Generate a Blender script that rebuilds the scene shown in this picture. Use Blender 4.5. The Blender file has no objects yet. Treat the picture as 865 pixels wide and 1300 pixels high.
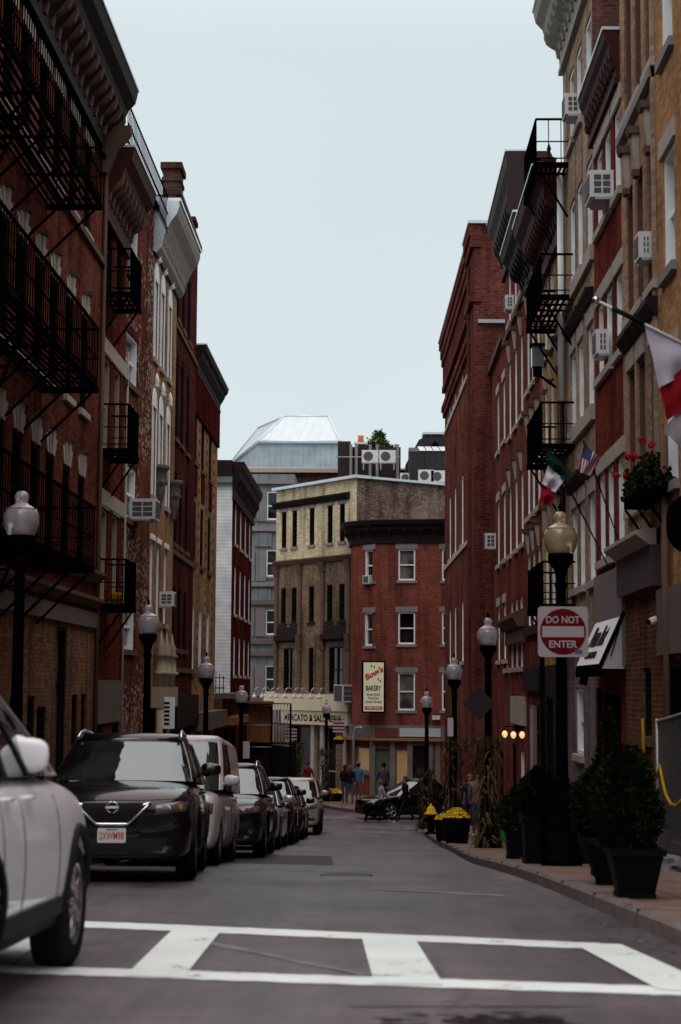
import bpy, bmesh, math, random
from mathutils import Vector, Matrix
from mathutils.bvhtree import BVHTree
random.seed(7)
C = bpy.context.scene.collection
PI = math.pi
F = 2200.0
YAW, PITCH, ROLL = math.radians(1.107), math.radians(5.736), math.radians(0.35)
CAMROT = Matrix.Rotation(YAW,3,'Z') @ Matrix.Rotation(PI/2+PITCH,3,'X') @ Matrix.Rotation(ROLL,3,'Z')
def ray(px,py):
    """direction of sight of a photograph pixel, used only to measure where real walls and things stand"""
    return CAMROT @ Vector(((px-432.5)/F, -(py-650)/F, -1))
def at(px,py,Y):
    d=ray(px,py); return d*(Y/d.y)
# ---- ground profile: the street runs downhill away from the camera (camera at height 0)
PROF=[(-40,-0.9),(0,-1.27),(10,-1.62),(19,-2.12),(24,-2.48),(30,-2.97),(35,-3.27),(43,-3.86),(57,-4.75),(66,-4.97),(80,-5.3),(95,-5.4),(400,-5.4)]
def zlin(y):
    if y<=PROF[0][0]: return PROF[0][1]
    for (a,b),(c,d) in zip(PROF,PROF[1:]):
        if y<=c: return b+(d-b)*(y-a)/(c-a)
    return PROF[-1][1]
def zg(y): return sum(zlin(y+k) for k in (-3,-2,-1,0,1,2,3))/7
def ground_hit(px,py,h=0.0):
    d=ray(px,py); a,b=2.0,200.0
    for _ in range(60):
        m=(a+b)/2; z=d.z/d.y*m
        if z>zg(m)+h: a=m
        else: b=m
    return d*(a/d.y)
# ---------------------------------------------------------------- materials
def newmat(name):
    m=bpy.data.materials.new(name); m.use_nodes=True
    return m, m.node_tree.nodes, m.node_tree.links, m.node_tree.nodes['Principled BSDF']
def setp(b,**k):
    for a,v in k.items():
        a={'rough':'Roughness','metal':'Metallic','spec':'Specular IOR Level','coat':'Coat Weight','coatr':'Coat Roughness','trans':'Transmission Weight','ior':'IOR'}[a]
        b.inputs[a].default_value=v
def col(c): return (c[0],c[1],c[2],1)
def mat(name,c,rough=.7,var=.25,scale=4,bump=.0,emit=None,es=1,**k):
    m,N,L,b=newmat(name)
    tc=N.new('ShaderNodeTexCoord'); n=N.new('ShaderNodeTexNoise'); n.inputs['Scale'].default_value=scale; n.inputs['Detail'].default_value=6
    L.new(tc.outputs['Object'],n.inputs['Vector'])
    r=N.new('ShaderNodeMixRGB'); r.inputs[1].default_value=col([x*(1-var) for x in c]); r.inputs[2].default_value=col([min(1,x*(1+var)) for x in c])
    L.new(n.outputs['Fac'],r.inputs[0]); L.new(r.outputs[0],b.inputs['Base Color'])
    if 'spec' not in k and not k.get('metal') and not k.get('coat') and rough>.3: k['spec']=.03
    setp(b,rough=rough,**k)
    if bump:
        bp=N.new('ShaderNodeBump'); bp.inputs['Strength'].default_value=bump; bp.inputs['Distance'].default_value=.02
        n2=N.new('ShaderNodeTexNoise'); n2.inputs['Scale'].default_value=scale*6; L.new(tc.outputs['Object'],n2.inputs['Vector'])
        L.new(n2.outputs['Fac'],bp.inputs['Height']); L.new(bp.outputs[0],b.inputs['Normal'])
    if emit: b.inputs['Emission Color'].default_value=col(emit); b.inputs['Emission Strength'].default_value=es
    return m
def brick(name,c1,c2,mortar,bw=.22,rh=.076,dirt=.45,speck=None,bias=0,dscale=.5):
    KB=.80; sat=lambda c,k,s:[max(.006,(sum(c)/3+(x-sum(c)/3)*s))*k for x in c]; c1=sat(c1,KB*.97,1.06); c2=sat(c2,KB*.70,1.1); mortar=sat(mortar,KB*.95,1.1); speck=speck and [x*.62 for x in speck]
    m,N,L,b=newmat(name)
    uv=N.new('ShaderNodeUVMap'); br=N.new('ShaderNodeTexBrick')
    br.inputs['Scale'].default_value=1; br.inputs['Brick Width'].default_value=bw; br.inputs['Row Height'].default_value=rh
    br.inputs['Mortar Size'].default_value=.012; br.inputs['Mortar Smooth'].default_value=.2; br.inputs['Bias'].default_value=bias
    br.inputs['Color1'].default_value=col(c1); br.inputs['Color2'].default_value=col(c2); br.inputs['Mortar'].default_value=col(mortar)
    L.new(uv.outputs[0],br.inputs['Vector'])
    out=br.outputs['Color']
    if speck:
        v=N.new('ShaderNodeTexBrick'); v.inputs['Scale'].default_value=1; v.inputs['Brick Width'].default_value=bw*.5; v.inputs['Row Height'].default_value=rh
        v.inputs['Mortar Size'].default_value=.0; v.inputs['Bias'].default_value=0
        v.inputs['Color1'].default_value=(0,0,0,1); v.inputs['Color2'].default_value=(1,1,1,1); L.new(uv.outputs[0],v.inputs['Vector'])
        nn=N.new('ShaderNodeTexNoise'); nn.inputs['Scale'].default_value=.33; L.new(uv.outputs[0],nn.inputs['Vector'])
        sx=N.new('ShaderNodeMath'); sx.operation='MULTIPLY'; L.new(v.outputs['Color'],sx.inputs[0]); L.new(nn.outputs['Fac'],sx.inputs[1])
        gt=N.new('ShaderNodeMath'); gt.operation='GREATER_THAN'; gt.inputs[1].default_value=.40; L.new(sx.outputs[0],gt.inputs[0])
        mx=N.new('ShaderNodeMixRGB'); mx.inputs[2].default_value=col(speck); L.new(gt.outputs[0],mx.inputs[0]); L.new(out,mx.inputs[1]); out=mx.outputs[0]
    n=N.new('ShaderNodeTexNoise'); n.inputs['Scale'].default_value=dscale; n.inputs['Detail'].default_value=8; n.inputs['Roughness'].default_value=.65
    L.new(uv.outputs[0],n.inputs['Vector'])
    mp=N.new('ShaderNodeMapRange'); mp.inputs['From Min'].default_value=.3; mp.inputs['From Max'].default_value=.7; mp.inputs['To Min'].default_value=1-dirt; mp.inputs['To Max'].default_value=1.15
    L.new(n.outputs['Fac'],mp.inputs['Value'])
    mu=N.new('ShaderNodeMixRGB'); mu.blend_type='MULTIPLY'; mu.inputs[0].default_value=1; L.new(out,mu.inputs[1]); L.new(mp.outputs[0],mu.inputs[2])
    n3=N.new('ShaderNodeTexNoise'); n3.inputs['Scale'].default_value=9; n3.inputs['Detail'].default_value=3; L.new(uv.outputs[0],n3.inputs['Vector'])
    mp3=N.new('ShaderNodeMapRange'); mp3.inputs['To Min'].default_value=.55; mp3.inputs['To Max'].default_value=1.45; L.new(n3.outputs['Fac'],mp3.inputs['Value'])
    mu2=N.new('ShaderNodeMixRGB'); mu2.blend_type='MULTIPLY'; mu2.inputs[0].default_value=1; L.new(mu.outputs[0],mu2.inputs[1]); L.new(mp3.outputs[0],mu2.inputs[2])
    sm=N.new('ShaderNodeMapping'); sm.inputs['Scale'].default_value=(1.7,.14,1); L.new(uv.outputs[0],sm.inputs[0]); s4=N.new('ShaderNodeTexNoise'); s4.inputs['Scale'].default_value=1; s4.inputs['Detail'].default_value=8; s4.inputs['Roughness'].default_value=.62; L.new(sm.outputs[0],s4.inputs['Vector'])
    m4=N.new('ShaderNodeMapRange'); m4.inputs['From Min'].default_value=.36; m4.inputs['From Max'].default_value=.52; m4.inputs['To Min'].default_value=.52; m4.inputs['To Max'].default_value=1.06; L.new(s4.outputs['Fac'],m4.inputs['Value'])
    mu3=N.new('ShaderNodeMixRGB'); mu3.blend_type='MULTIPLY'; mu3.inputs[0].default_value=1; L.new(mu2.outputs[0],mu3.inputs[1]); L.new(m4.outputs[0],mu3.inputs[2])
    n5=N.new('ShaderNodeTexNoise'); n5.inputs['Scale'].default_value=.28; n5.inputs['Detail'].default_value=2; L.new(uv.outputs[0],n5.inputs['Vector']); r5=N.new('ShaderNodeMapRange'); r5.inputs['From Min'].default_value=.60; r5.inputs['From Max'].default_value=.63; r5.inputs['To Max'].default_value=.35; L.new(n5.outputs['Fac'],r5.inputs['Value'])
    mu4=N.new('ShaderNodeMixRGB'); mu4.inputs[2].default_value=col([x*1.15 for x in mortar]); L.new(r5.outputs[0],mu4.inputs[0]); L.new(mu3.outputs[0],mu4.inputs[1])
    L.new(mu4.outputs[0],b.inputs['Base Color'])
    bp=N.new('ShaderNodeBump'); bp.inputs['Strength'].default_value=.5; bp.inputs['Distance'].default_value=.01; bp.invert=True
    L.new(br.outputs['Fac'],bp.inputs['Height']); L.new(bp.outputs[0],b.inputs['Normal'])
    setp(b,rough=.9,spec=0)
    return m
def lines(name,c,pitch,dark=.55,rough=.6,vert=False,width=.12):
    """boards / siding / ribbed sheet: dark joint every pitch metres"""
    m,N,L,b=newmat(name)
    uv=N.new('ShaderNodeUVMap'); s=N.new('ShaderNodeSeparateXYZ'); L.new(uv.outputs[0],s.inputs[0])
    d=N.new('ShaderNodeMath'); d.operation='DIVIDE'; d.inputs[1].default_value=pitch; L.new(s.outputs[0 if vert else 1],d.inputs[0])
    fr=N.new('ShaderNodeMath'); fr.operation='FRACT'; L.new(d.outputs[0],fr.inputs[0])
    lt=N.new('ShaderNodeMath'); lt.operation='LESS_THAN'; lt.inputs[1].default_value=width; L.new(fr.outputs[0],lt.inputs[0])
    n=N.new('ShaderNodeTexNoise'); n.inputs['Scale'].default_value=1.3; n.inputs['Detail'].default_value=8; L.new(uv.outputs[0],n.inputs['Vector'])
    mp=N.new('ShaderNodeMapRange'); mp.inputs['From Min'].default_value=.3; mp.inputs['From Max'].default_value=.7; mp.inputs['To Min'].default_value=.93 if 'roof_sheet' in name else .75; mp.inputs['To Max'].default_value=1.03 if 'roof_sheet' in name else 1.1; L.new(n.outputs['Fac'],mp.inputs['Value'])
    mx=N.new('ShaderNodeMixRGB'); mx.inputs[1].default_value=col(c); mx.inputs[2].default_value=col([x*dark for x in c]); L.new(lt.outputs[0],mx.inputs[0])
    mu=N.new('ShaderNodeMixRGB'); mu.blend_type='MULTIPLY'; mu.inputs[0].default_value=1; L.new(mx.outputs[0],mu.inputs[1]); L.new(mp.outputs[0],mu.inputs[2])
    L.new(mu.outputs[0],b.inputs['Base Color']); setp(b,rough=rough,spec=.15)
    bp=N.new('ShaderNodeBump'); bp.inputs['Strength'].default_value=.6; bp.inputs['Distance'].default_value=.02; L.new(fr.outputs[0],bp.inputs['Height']); L.new(bp.outputs[0],b.inputs['Normal'])
    return m
M={}
M['b1']=brick('brick_brown_red',(.24,.07,.046),(.15,.043,.031),(.15,.075,.058))
M['b1b']=brick('brick_tan_shopfront',(.34,.19,.115),(.26,.14,.085),(.19,.12,.085))
M['b2']=brick('brick_deep_red_painted',(.20,.055,.042),(.16,.043,.034),(.10,.035,.03))
M['b3']=brick('brick_speckled',(.27,.078,.052),(.15,.044,.033),(.14,.09,.075),speck=(.50,.44,.40))
M['b4']=brick('brick_ochre',(.54,.33,.19),(.46,.27,.15),(.36,.25,.17))
M['b4b']=brick('brick_oxblood',(.135,.04,.038),(.10,.03,.03),(.085,.04,.036))
M['b5']=brick('brick_yellow_buff',(.56,.35,.19),(.48,.29,.155),(.40,.27,.17))
M['b6']=brick('brick_dark_maroon',(.12,.024,.024),(.10,.02,.02),(.07,.02,.02))
M['r0']=brick('brick_orange_tan',(.62,.35,.18),(.52,.27,.135),(.45,.30,.19))
M['r1']=brick('brick_pinkish_tan',(.56,.36,.245),(.48,.29,.20),(.42,.30,.22))
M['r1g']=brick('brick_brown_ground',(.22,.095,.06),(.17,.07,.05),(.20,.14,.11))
M['r2']=brick('brick_red_smooth',(.24,.055,.042),(.2,.045,.036),(.17,.06,.05))
M['r3']=brick('brick_grey_tan',(.54,.41,.31),(.46,.34,.255),(.42,.32,.25))
M['r3g']=brick('brick_painted_grey',(.30,.265,.26),(.28,.25,.245),(.22,.19,.19))
M['r4']=brick('brick_golden',(.58,.37,.18),(.48,.29,.14),(.40,.28,.17))
M['r6']=brick('brick_rose_red',(.26,.072,.058),(.21,.055,.046),(.2,.10,.085))
M['r8']=brick('brick_plain_red',(.215,.062,.05),(.14,.04,.034),(.17,.09,.075),bw=.24,rh=.09)
M['sal_top']=brick('brick_cream_yellow',(.92,.79,.55),(.84,.70,.46),(.54,.45,.33),dirt=.3)
M['sal_low']=brick('brick_weathered_brown',(.33,.225,.15),(.22,.15,.10),(.25,.19,.14),dirt=.55)
M['sal_side']=brick('brick_grey_mixed',(.27,.165,.14),(.13,.08,.08),(.28,.22,.20),speck=(.38,.33,.30))
M['bak']=brick('brick_bakery_red',(.30,.085,.062),(.245,.066,.05),(.25,.12,.095),dirt=.3)
M['side']=brick('brick_party_wall',(.16,.07,.055),(.11,.05,.04),(.12,.09,.08))
M['siding']=lines('white_clapboard',(.84,.88,.90),.145,.6)
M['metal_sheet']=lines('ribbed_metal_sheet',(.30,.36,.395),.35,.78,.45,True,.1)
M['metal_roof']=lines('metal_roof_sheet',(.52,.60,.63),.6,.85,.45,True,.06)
M['greywood']=lines('blue_grey_weathered_cladding',(.19,.21,.225),.55,.6,.7,True,.08)
M['shopwood']=lines('weathered_grey_boards',(.19,.165,.16),.14,.5,.7,True,.12)
M['brownboard']=lines('rusty_brown_boards',(.26,.10,.04),.5,.5,.7,True,.06)
M['darkroof']=lines('dark_slate_cladding',(.03,.027,.032),.3,.5,.6,True,.1)
M['roof']=mat('flat_roof_felt',(.12,.12,.125),.9)
M['palestone']=mat('pale_limestone',(.36,.32,.285),.8,.25,3,.3)
M['greystone']=mat('grey_stone',(.22,.20,.20),.8,.25,3,.3)
M['brownstone']=mat('brownstone',(.115,.07,.055),.8,.3,2,.3)
M['stoneband']=mat('stone_fascia',(.14,.112,.10),.8,.3,2,.3)
M['darkcornice']=mat('dark_brown_cornice_paint',(.022,.014,.014),.6,.3,2)
M['redcornice']=mat('oxblood_cornice_paint',(.05,.017,.015),.6,.3,2)
M['greencornice']=mat('blackened_green_cornice_paint',(.018,.018,.014),.6,.4,3)
M['purplecornice']=mat('plum_brown_cornice_paint',(.035,.024,.026),.6,.3,2)
M['creamcornice']=mat('aged_cream_cornice_paint',(.27,.25,.215),.6,.4,4,.3)
M['flash']=mat('zinc_flashing',(.55,.62,.66),.4,.15,2,metal=.3)
M['whitetrim']=mat('white_painted_wood',(.82,.86,.87),.5,.08,3)
M['creamtrim']=mat('cream_painted_wood',(.36,.30,.235),.6,.15,3)
M['darktrim']=mat('dark_painted_wood',(.012,.009,.009),.5,.2,3)
M['purpletrim']=mat('dull_purple_painted_board',(.09,.065,.075),.6,.2,3)
M['greytrim']=mat('grey_painted_board',(.19,.165,.165),.6,.2,3)
M['iron']=mat('black_wrought_iron',(.003,.0027,.003),.6,.3,10,spec=0)
M['steel']=mat('galvanised_pipe',(.35,.37,.39),.4,.2,5,metal=.5)
M['acbody']=mat('off_white_appliance_paint',(.62,.62,.61),.45,.1,6)
M['acgrille']=mat('dark_appliance_grille',(.09,.09,.095),.6,.2,8)
M['terracotta']=mat('terracotta',(.5,.15,.06),.8)
def glassmat(name,c,r=.06,ior=1.5):
    m,N,L,b=newmat(name)
    tc=N.new('ShaderNodeTexCoord'); n=N.new('ShaderNodeTexNoise'); n.inputs['Scale'].default_value=1.1; L.new(tc.outputs['Object'],n.inputs['Vector'])
    rp=N.new('ShaderNodeValToRGB'); rp.color_ramp.elements[0].position=.45; rp.color_ramp.elements[1].position=.6
    rp.color_ramp.elements[0].color=col([x*.3 for x in c]); rp.color_ramp.elements[1].color=col([x*1.3 for x in c])
    L.new(n.outputs['Fac'],rp.inputs[0]); L.new(rp.outputs[0],b.inputs['Base Color'])
    n2=N.new('ShaderNodeTexNoise'); n2.inputs['Scale'].default_value=1.7; L.new(tc.outputs['Object'],n2.inputs['Vector'])
    bp=N.new('ShaderNodeBump'); bp.inputs['Strength'].default_value=.12; bp.inputs['Distance'].default_value=.05; L.new(n2.outputs['Fac'],bp.inputs['Height']); L.new(bp.outputs[0],b.inputs['Normal'])
    setp(b,rough=r,ior=ior); return m
M['glass']=glassmat('dark_window_glass',(.012,.011,.012))
M['glass_curtain']=glassmat('window_glass_over_curtain',(.12,.105,.095),.15)
M['glass_blind']=lines('window_glass_over_blind',(.20,.19,.18),.05,.6,.15)
M['glass_warm']=mat('lit_shop_window',(.30,.20,.10),.2,.5,2.5,emit=(1,.6,.25),es=.10)
M['glass_car']=glassmat('car_glass',(.014,.018,.019),.025,2.15)
M['glass_car'].node_tree.nodes['Principled BSDF'].inputs['Specular Tint'].default_value=(.82,.98,1,1)
# ---------------------------------------------------------------- mesh building
ORG={}
class MB:
    def __init__(s): s.v=[];s.f=[];s.uv=[];s.mi=[];s.sm=[]
    def face(s,pts,uvs=None,m=0,sm=False):
        i=len(s.v); s.v+=[tuple(p) for p in pts]; s.f.append(list(range(i,i+len(pts))))
        s.uv.append(uvs or [(p[0]+p[1],p[2]) for p in pts]); s.mi.append(m); s.sm.append(sm); return s
    def frame_box(s,P,u0,u1,z0,z1,w0,w1,m=0,skip=''):
        """box in a facade frame: P(u,z,w)"""
        for k,q in (('f',[(u0,z0,w1),(u1,z0,w1),(u1,z1,w1),(u0,z1,w1)]),('b',[(u1,z0,w0),(u0,z0,w0),(u0,z1,w0),(u1,z1,w0)]),
                  ('l',[(u0,z0,w0),(u0,z0,w1),(u0,z1,w1),(u0,z1,w0)]),('r',[(u1,z0,w1),(u1,z0,w0),(u1,z1,w0),(u1,z1,w1)]),
                  ('t',[(u0,z1,w1),(u1,z1,w1),(u1,z1,w0),(u0,z1,w0)]),('d',[(u0,z0,w0),(u1,z0,w0),(u1,z0,w1),(u0,z0,w1)])):
            if k in skip: continue
            if k in 'fb': uv=[(a[0],a[1]) for a in q]
            elif k in 'lr': uv=[(a[2],a[1]) for a in q]
            else: uv=[(a[0],a[2]) for a in q]
            s.face([P(*a) for a in q],uv,m)
        return s
    def poly(s,P,pts,w0,w1,m=0):
        s.face([P(u,z,w1) for u,z in pts],list(pts),m); s.face([P(u,z,w0) for u,z in pts][::-1],list(pts)[::-1],m)
        for i in range(len(pts)):
            (a,b),(c,d)=pts[i],pts[(i+1)%len(pts)]; s.face([P(a,b,w0),P(c,d,w0),P(c,d,w1),P(a,b,w1)],[(w0,b),(w0,d),(w1,d),(w1,b)],m)
        return s
    def box(s,c,size,rz=0,m=0):
        ca,sa=math.cos(rz),math.sin(rz)
        P=lambda u,z,w:(c[0]+u*ca-w*sa,c[1]+u*sa+w*ca,c[2]+z)
        return s.frame_box(P,-size[0]/2,size[0]/2,-size[2]/2,size[2]/2,-size[1]/2,size[1]/2,m)
    def tube(s,pts,r,n=8,m=0,caps=True,sm=True):
        pts=[Vector(p) for p in pts]; rs=r if isinstance(r,(list,tuple)) else [r]*len(pts)
        rings=[]
        up=None
        for i,p in enumerate(pts):
            t=(pts[min(i+1,len(pts)-1)]-pts[max(i-1,0)])
            if t.length<1e-9: t=Vector((0,0,1))
            t.normalize()
            if up is None: up=Vector((0,0,1)) if abs(t.z)<.9 else Vector((1,0,0))
            a=t.cross(up)
            if a.length<1e-6: a=t.cross(Vector((1,0,0)))
            a.normalize(); b=t.cross(a)
            rings.append([p+(a*math.cos(2*PI*k/n)+b*math.sin(2*PI*k/n))*rs[i] for k in range(n)])
        i0=len(s.v)
        for rg in rings: s.v+=[tuple(q) for q in rg]
        for i in range(len(rings)-1):
            for k in range(n):
                a=i0+i*n+k; b=i0+i*n+(k+1)%n
                s.f.append([a,b,b+n,a+n]); s.uv.append([(0,0),(.1,0),(.1,.1),(0,.1)]); s.mi.append(m); s.sm.append(sm)
        if caps:
            for o in (0,(len(rings)-1)*n):
                s.f.append([i0+o+k for k in range(n)]); s.uv.append([(0,0)]*n); s.mi.append(m); s.sm.append(False)
        return s
    def lathe(s,c,prof,n=16,m=0,sm=True):
        """prof: list of (r,z)"""
        return s.tube([(c[0],c[1],c[2]+z) for r,z in prof],[max(r,.0005) for r,z in prof],n,m,True,sm) if _mono(prof) else s._lathe(c,prof,n,m,sm)
    def _lathe(s,c,prof,n=16,m=0,sm=True):
        i0=len(s.v)
        for r,z in prof: s.v+=[(c[0]+r*math.cos(2*PI*k/n),c[1]+r*math.sin(2*PI*k/n),c[2]+z) for k in range(n)]
        for i in range(len(prof)-1):
            for k in range(n):
                a=i0+i*n+k; b=i0+i*n+(k+1)%n
                s.f.append([a,b,b+n,a+n]); s.uv.append([(k/n,i*.1),((k+1)/n,i*.1),((k+1)/n,i*.1+.1),(k/n,i*.1+.1)]); s.mi.append(m); s.sm.append(sm)
        for o in (0,(len(prof)-1)*n):
            s.f.append([i0+o+k for k in range(n)]); s.uv.append([(0,0)]*n); s.mi.append(m); s.sm.append(False)
        return s
    def extrude(s,P,prof,u0,u1,m=0,caps=True,sm=False):
        """profile of (w,z) points closed, extruded along u"""
        n=len(prof); L=0
        for i in range(n):
            (wa,za),(wb,zb)=prof[i],prof[(i+1)%n]; l=math.hypot(wb-wa,zb-za)
            s.face([P(u0,za,wa),P(u1,za,wa),P(u1,zb,wb),P(u0,zb,wb)],[(u0,L),(u1,L),(u1,L+l),(u0,L+l)],m,sm); L+=l
        if caps:
            s.face([P(u0,z,w) for w,z in prof],[(w,z) for w,z in prof],m); s.face([P(u1,z,w) for w,z in prof][::-1],[(w,z) for w,z in prof][::-1],m)
        return s
    def build(s,name,mats,parent=None,smooth=False,weld=False):
        org=Vector(ORG.get(parent.name,(0,0,0))) if parent else Vector((0,0,0))
        me=bpy.data.meshes.new(name); me.from_pydata([tuple(Vector(v)-org) for v in s.v],[],s.f)
        ul=me.uv_layers.new(name='UVMap'); flat=[c for f in s.uv for uv in f for c in uv]; ul.data.foreach_set('uv',flat)
        if not isinstance(mats,(list,tuple)): mats=[mats]
        for mm in mats: me.materials.append(M[mm] if isinstance(mm,str) else mm)
        me.polygons.foreach_set('material_index',s.mi); me.polygons.foreach_set('use_smooth',[smooth or x for x in s.sm])
        bm=bmesh.new(); bm.from_mesh(me)
        if weld: bmesh.ops.remove_doubles(bm,verts=bm.verts,dist=1e-4)
        bmesh.ops.recalc_face_normals(bm,faces=bm.faces); bm.to_mesh(me); bm.free(); me.update()
        o=bpy.data.objects.new(name,me); C.objects.link(o)
        if parent: o.parent=parent; ORG[o.name]=tuple(org)
        return o
def _mono(p): return all(p[i+1][1]>p[i][1]+1e-6 for i in range(len(p)-1))
def tag(o,label=None,cat=None,group=None,kind=None):
    if label: o['label']=label
    if cat: o['category']=cat
    if group: o['group']=group
    if kind: o['kind']=kind
    return o
def thing(name,label,cat,loc=(0,0,0),group=None):
    o=bpy.data.objects.new(name,None); C.objects.link(o); o.location=loc; o.empty_display_size=.2
    ORG[o.name]=tuple(loc); return tag(o,label,cat,group)
def copy_tree(o,loc=None,rz=None,label=None,parent=None):
    c=o.copy(); C.objects.link(c); c.parent=parent
    if loc is not None: c.location=loc
    if rz is not None: c.rotation_euler=(0,0,rz)
    if label: c['label']=label
    for ch in list(o.children): copy_tree(ch,parent=c)
    return c
def text_mesh(txt,size,ext=.004,align='CENTER',shear=0,bold=0.0,space=1.0):
    cu=bpy.data.curves.new('t','FONT'); cu.body=txt; cu.size=size; cu.extrude=ext; cu.align_x=align; cu.align_y='CENTER'; cu.shear=shear; cu.offset=bold; cu.space_character=space
    cu.resolution_u=3
    ob=bpy.data.objects.new('t',cu); C.objects.link(ob); dg=bpy.context.evaluated_depsgraph_get(); dg.update()
    me=bpy.data.meshes.new_from_object(ob.evaluated_get(dg)); bpy.data.objects.remove(ob); bpy.data.curves.remove(cu); return me
def text(name,txt,size,pos,xdir,ydir,material,parent,fit=None,**k):
    """lettering lying in the plane of xdir, ydir at pos"""
    me=text_mesh(txt,size,**k); x=Vector(xdir).normalized(); y=Vector(ydir).normalized(); z=x.cross(y)
    if fit:
        xs=[v.co.x for v in me.vertices]; yy=[v.co.y for v in me.vertices]; fx,fy_=fit[0]/(max(xs)-min(xs)),fit[1]/(max(yy)-min(yy)); cx,cy=(max(xs)+min(xs))/2,(max(yy)+min(yy))/2
        for v in me.vertices: v.co.x=(v.co.x-cx)*fx; v.co.y=(v.co.y-cy)*fy_
    Mx=Matrix((( x.x,y.x,z.x),(x.y,y.y,z.y),(x.z,y.z,z.z))).to_4x4(); org=Vector(ORG.get(parent.name,(0,0,0)))
    Mx.translation=Vector(pos)-org; me.transform(Mx); me.materials.clear(); me.materials.append(M[material] if isinstance(material,str) else material)
    o=bpy.data.objects.new(name,me); C.objects.link(o); o.parent=parent; return o
# ---------------------------------------------------------------- facades
class Fac:
    """a street wall: u runs from P0 to P1, w is the distance in front of it, side=+1 if the street lies to the right of P0->P1"""
    def __init__(s,p0,p1,side):
        s.p0=Vector((p0[0],p0[1])); s.p1=Vector((p1[0],p1[1])); s.L=(s.p1-s.p0).length; s.t=(s.p1-s.p0)/s.L
        s.n=Vector((s.t.y,-s.t.x))*side
    def P(s,u,z,w=0): q=s.p0+s.t*u+s.n*w; return (q.x,q.y,z)
    def hit(s,px,py,w=0):
        d=ray(px,py); n=Vector((s.n.x,s.n.y,0)); p=Vector((s.p0.x,s.p0.y,0))+n*w
        t=p.dot(n)/d.dot(n); q=d*t
        return (Vector((q.x,q.y))-s.p0).dot(s.t), q.z
    def u(s,px,py=760,w=0): return s.hit(px,py,w)[0]
    def z(s,px,py,w=0): return s.hit(px,py,w)[1]
def wall_grid(mb,P,u0,u1,z0,z1,ops,rev,m=0):
    ops=[(max(u0+.01,a),min(u1-.01,b),max(z0,c),min(z1-.01,d)) for a,b,c,d in ops if b>u0+.05 and a<u1-.05 and d>z0+.05 and c<z1-.05]
    us=sorted(set([u0,u1]+[x for o in ops for x in o[:2]])); zs=sorted(set([z0,z1]+[x for o in ops for x in o[2:]]))
    for a,b in zip(us,us[1:]):
        if b-a<1e-5: continue
        run=None
        for c,d in zip(zs,zs[1:]):
            if d-c<1e-5: continue
            um,zm=(a+b)/2,(c+d)/2
            solid=not any(o[0]<um<o[1] and o[2]<zm<o[3] for o in ops)
            if solid: run=[c,d] if run is None else [run[0],d]
            if (not solid or d==zs[-1]) and run:
                q=[(a,run[0]),(b,run[0]),(b,run[1]),(a,run[1])]
                mb.face([P(x,y,0) for x,y in q],q,m); run=None
    for a,b,c,d in ops:
        for q in ([(a,c,0),(a,d,0),(a,d,-rev),(a,c,-rev)],[(b,c,-rev),(b,d,-rev),(b,d,0),(b,c,0)],[(a,d,0),(b,d,0),(b,d,-rev),(a,d,-rev)],[(a,c,-rev),(b,c,-rev),(b,c,0),(a,c,0)]):
            mb.face([P(*x) for x in q],[(x[0]+x[2],x[1]) for x in q],m)
REV=.2
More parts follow.
